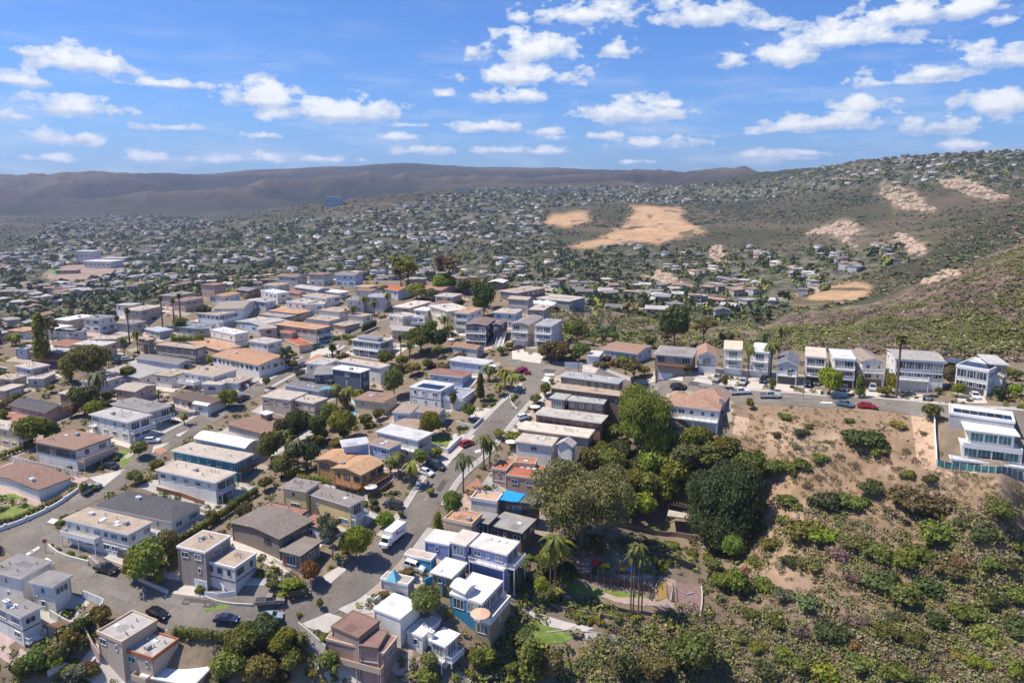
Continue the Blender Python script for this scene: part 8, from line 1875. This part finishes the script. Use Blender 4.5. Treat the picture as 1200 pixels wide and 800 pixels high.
ORDW = ['first', 'second', 'third', 'fourth', 'fifth', 'sixth', 'seventh', 'eighth', 'ninth', 'tenth', 'eleventh', 'twelfth', 'thirteenth', 'fourteenth', 'fifteenth', 'sixteenth', 'seventeenth', 'eighteenth', 'nineteenth', 'twentieth']
CNT = ['', 'one', 'two', 'three', 'four', 'five', 'six', 'seven', 'eight', 'nine', 'ten', 'eleven', 'twelve', 'thirteen', 'fourteen', 'fifteen', 'sixteen', 'seventeen', 'eighteen', 'nineteen', 'twenty']
def resolve(items):
    """items: (object, size, px, head, tail): make each label single"""
    by = {}
    for it in items: by.setdefault((it[3], it[4]), []).append(it)
    for (head, tail), L in by.items():
        if len(L) == 1: L[0][0]['label'] = f'{head} {tail}'; continue
        if len(L) == 2 and max(L[0][1], L[1][1]) > 1.25 * min(L[0][1], L[1][1]):
            L.sort(key=lambda t: -t[1]); L[0][0]['label'] = f'larger {head} {tail}'; L[1][0]['label'] = f'smaller {head} {tail}'; continue
        L.sort(key=lambda t: t[2]); n = len(L)
        for k, it in enumerate(L):
            if n <= 20: it[0]['label'] = ('leftmost ' if k == 0 else 'rightmost ' if k == n - 1 else ORDW[k] + ' ') + f'{head} {tail}' + (' from the left' if 0 < k < n - 1 else '')
            else: it[0]['label'] = f'{head} {tail}'
KN = dict(broad='rounded tree', small='small tree', gum='airy tree', column='columnar tree', giant='tree', giantgum='gum tree', bush='bush', dry='dead-looking bush', hedge='clipped hedge', palmqueen='feathery palm', palmfan='tall fan palm', palmking='slim palm', palmyoung='short palm')
items = []
for (o, px, py, rad, lab, note) in PLANTS:
    if o.get('label'): continue
    k = KN[o['_k']]
    if o.name.startswith('flowering_shrub'): k = 'shrub'
    elif o.name.startswith('shrub'): k = 'garden shrub'
    elif o.name.startswith('bush') and o.location.x < 30: k = 'shrub'
    items.append((o, rad, px, f"{o['_c']} {k}", relation(o, o.location.x, o.location.y)))
resolve(items)
items = []
for o, d in AUTO:
    items.append((o, 1, project(*o.location)[0], d.replace('two-storey ', 'tall ').replace(' flat roof', ' roof'), relation(o, o.location.x, o.location.y)))
resolve(items)
FARM = [((104,306), 'the tall school block'), ((70,322), 'the running track'), ((392,241), 'the blue glass building'), ((735,270), 'the large tan field'), ((665,255), 'the small tan field'), ((975,345), 'the near tan field'), ((150,345), 'the plateau palms'), ((480,325), 'the tall rim trees'), ((300,320), 'the plateau rim'), ((650,345), 'the white tents'), ((795,385), 'the dark tree behind the upper road'), ((960,275), 'the pale rock face'), ((850,295), 'the small rock scar'), ((1040,222), 'the big sandstone outcrop'), ((200,300), 'the wooded left valley'), ((560,300), 'the middle of the valley'), ((750,325), 'the grassy knoll'), ((870,350), 'the foot of the green ridge'), ((30,350), 'the left valley floor'), ((420,300), 'the valley beyond the rim'), ((1080,300), 'the rocky gully')]
FP = [(hit(*p), n) for p, n in FARM]; FP = [(p, n) for p, n in FP if p]
items = []
for (o, px, py, d) in FARH:
    j = min(range(len(FP)), key=lambda i: (FP[i][0].x - o.location.x) ** 2 + (FP[i][0].y - o.location.y) ** 2); q = FP[j][0]; dx, dy = o.location.x - q.x, o.location.y - q.y
    rel = ('right of' if dx > 0 else 'left of') if abs(dx) > abs(dy) else ('beyond' if dy > 0 else 'nearer than')
    items.append((o, 1, px, d.replace(' valley', ''), f'{rel} {FP[j][1]}'))
resolve(items)
for o in S.objects:
    if o.parent is None and o.get('label') and len(o['label'].split()) > 16: o['label'] = o['label'].replace('two-storey ', '').replace(' flat', '').replace('off-white', 'white').replace(' with a ', ', ').replace(' roof ', ' roof ', 1)
for o in S.objects:
    if o.parent is None and o.get('category'):
        nm = o.name.split('.')[0]
        g = {'tree': 'trees between the houses and over the plateau', 'palm_tree': 'palms on the plateau and in the gardens', 'bush': 'bushes on the dry slope and in the gardens', 'shrub': 'garden shrubs between the houses', 'flowering_shrub': 'flowering shrubs', 'hedge': 'clipped hedges', 'parked_car': 'cars parked on the streets and drives', 'pickup_truck': 'parked pickup trucks', 'house': 'houses on the plateau', 'wheelie_bin': 'wheelie bins by the kerb', 'tent': 'white tents', 'stairs': 'outdoor stairs', 'garden_wall': 'garden walls', 'fence': 'garden fences', 'retaining_wall': 'retaining walls', 'parasol': 'parasols', 'large_building': 'large buildings in the valley', 'utility_pole': 'utility poles'}.get(nm)
        if g and not o.get('group'): o['group'] = g
    for k in ('_sn', '_d', '_c', '_k', '_pxy'):
        if k in o.keys(): del o[k]
long_ = [o['label'] for o in S.objects if o.parent is None and o.get('label') and len(o['label'].split()) > 16]; print('too long', len(long_), long_[:8])
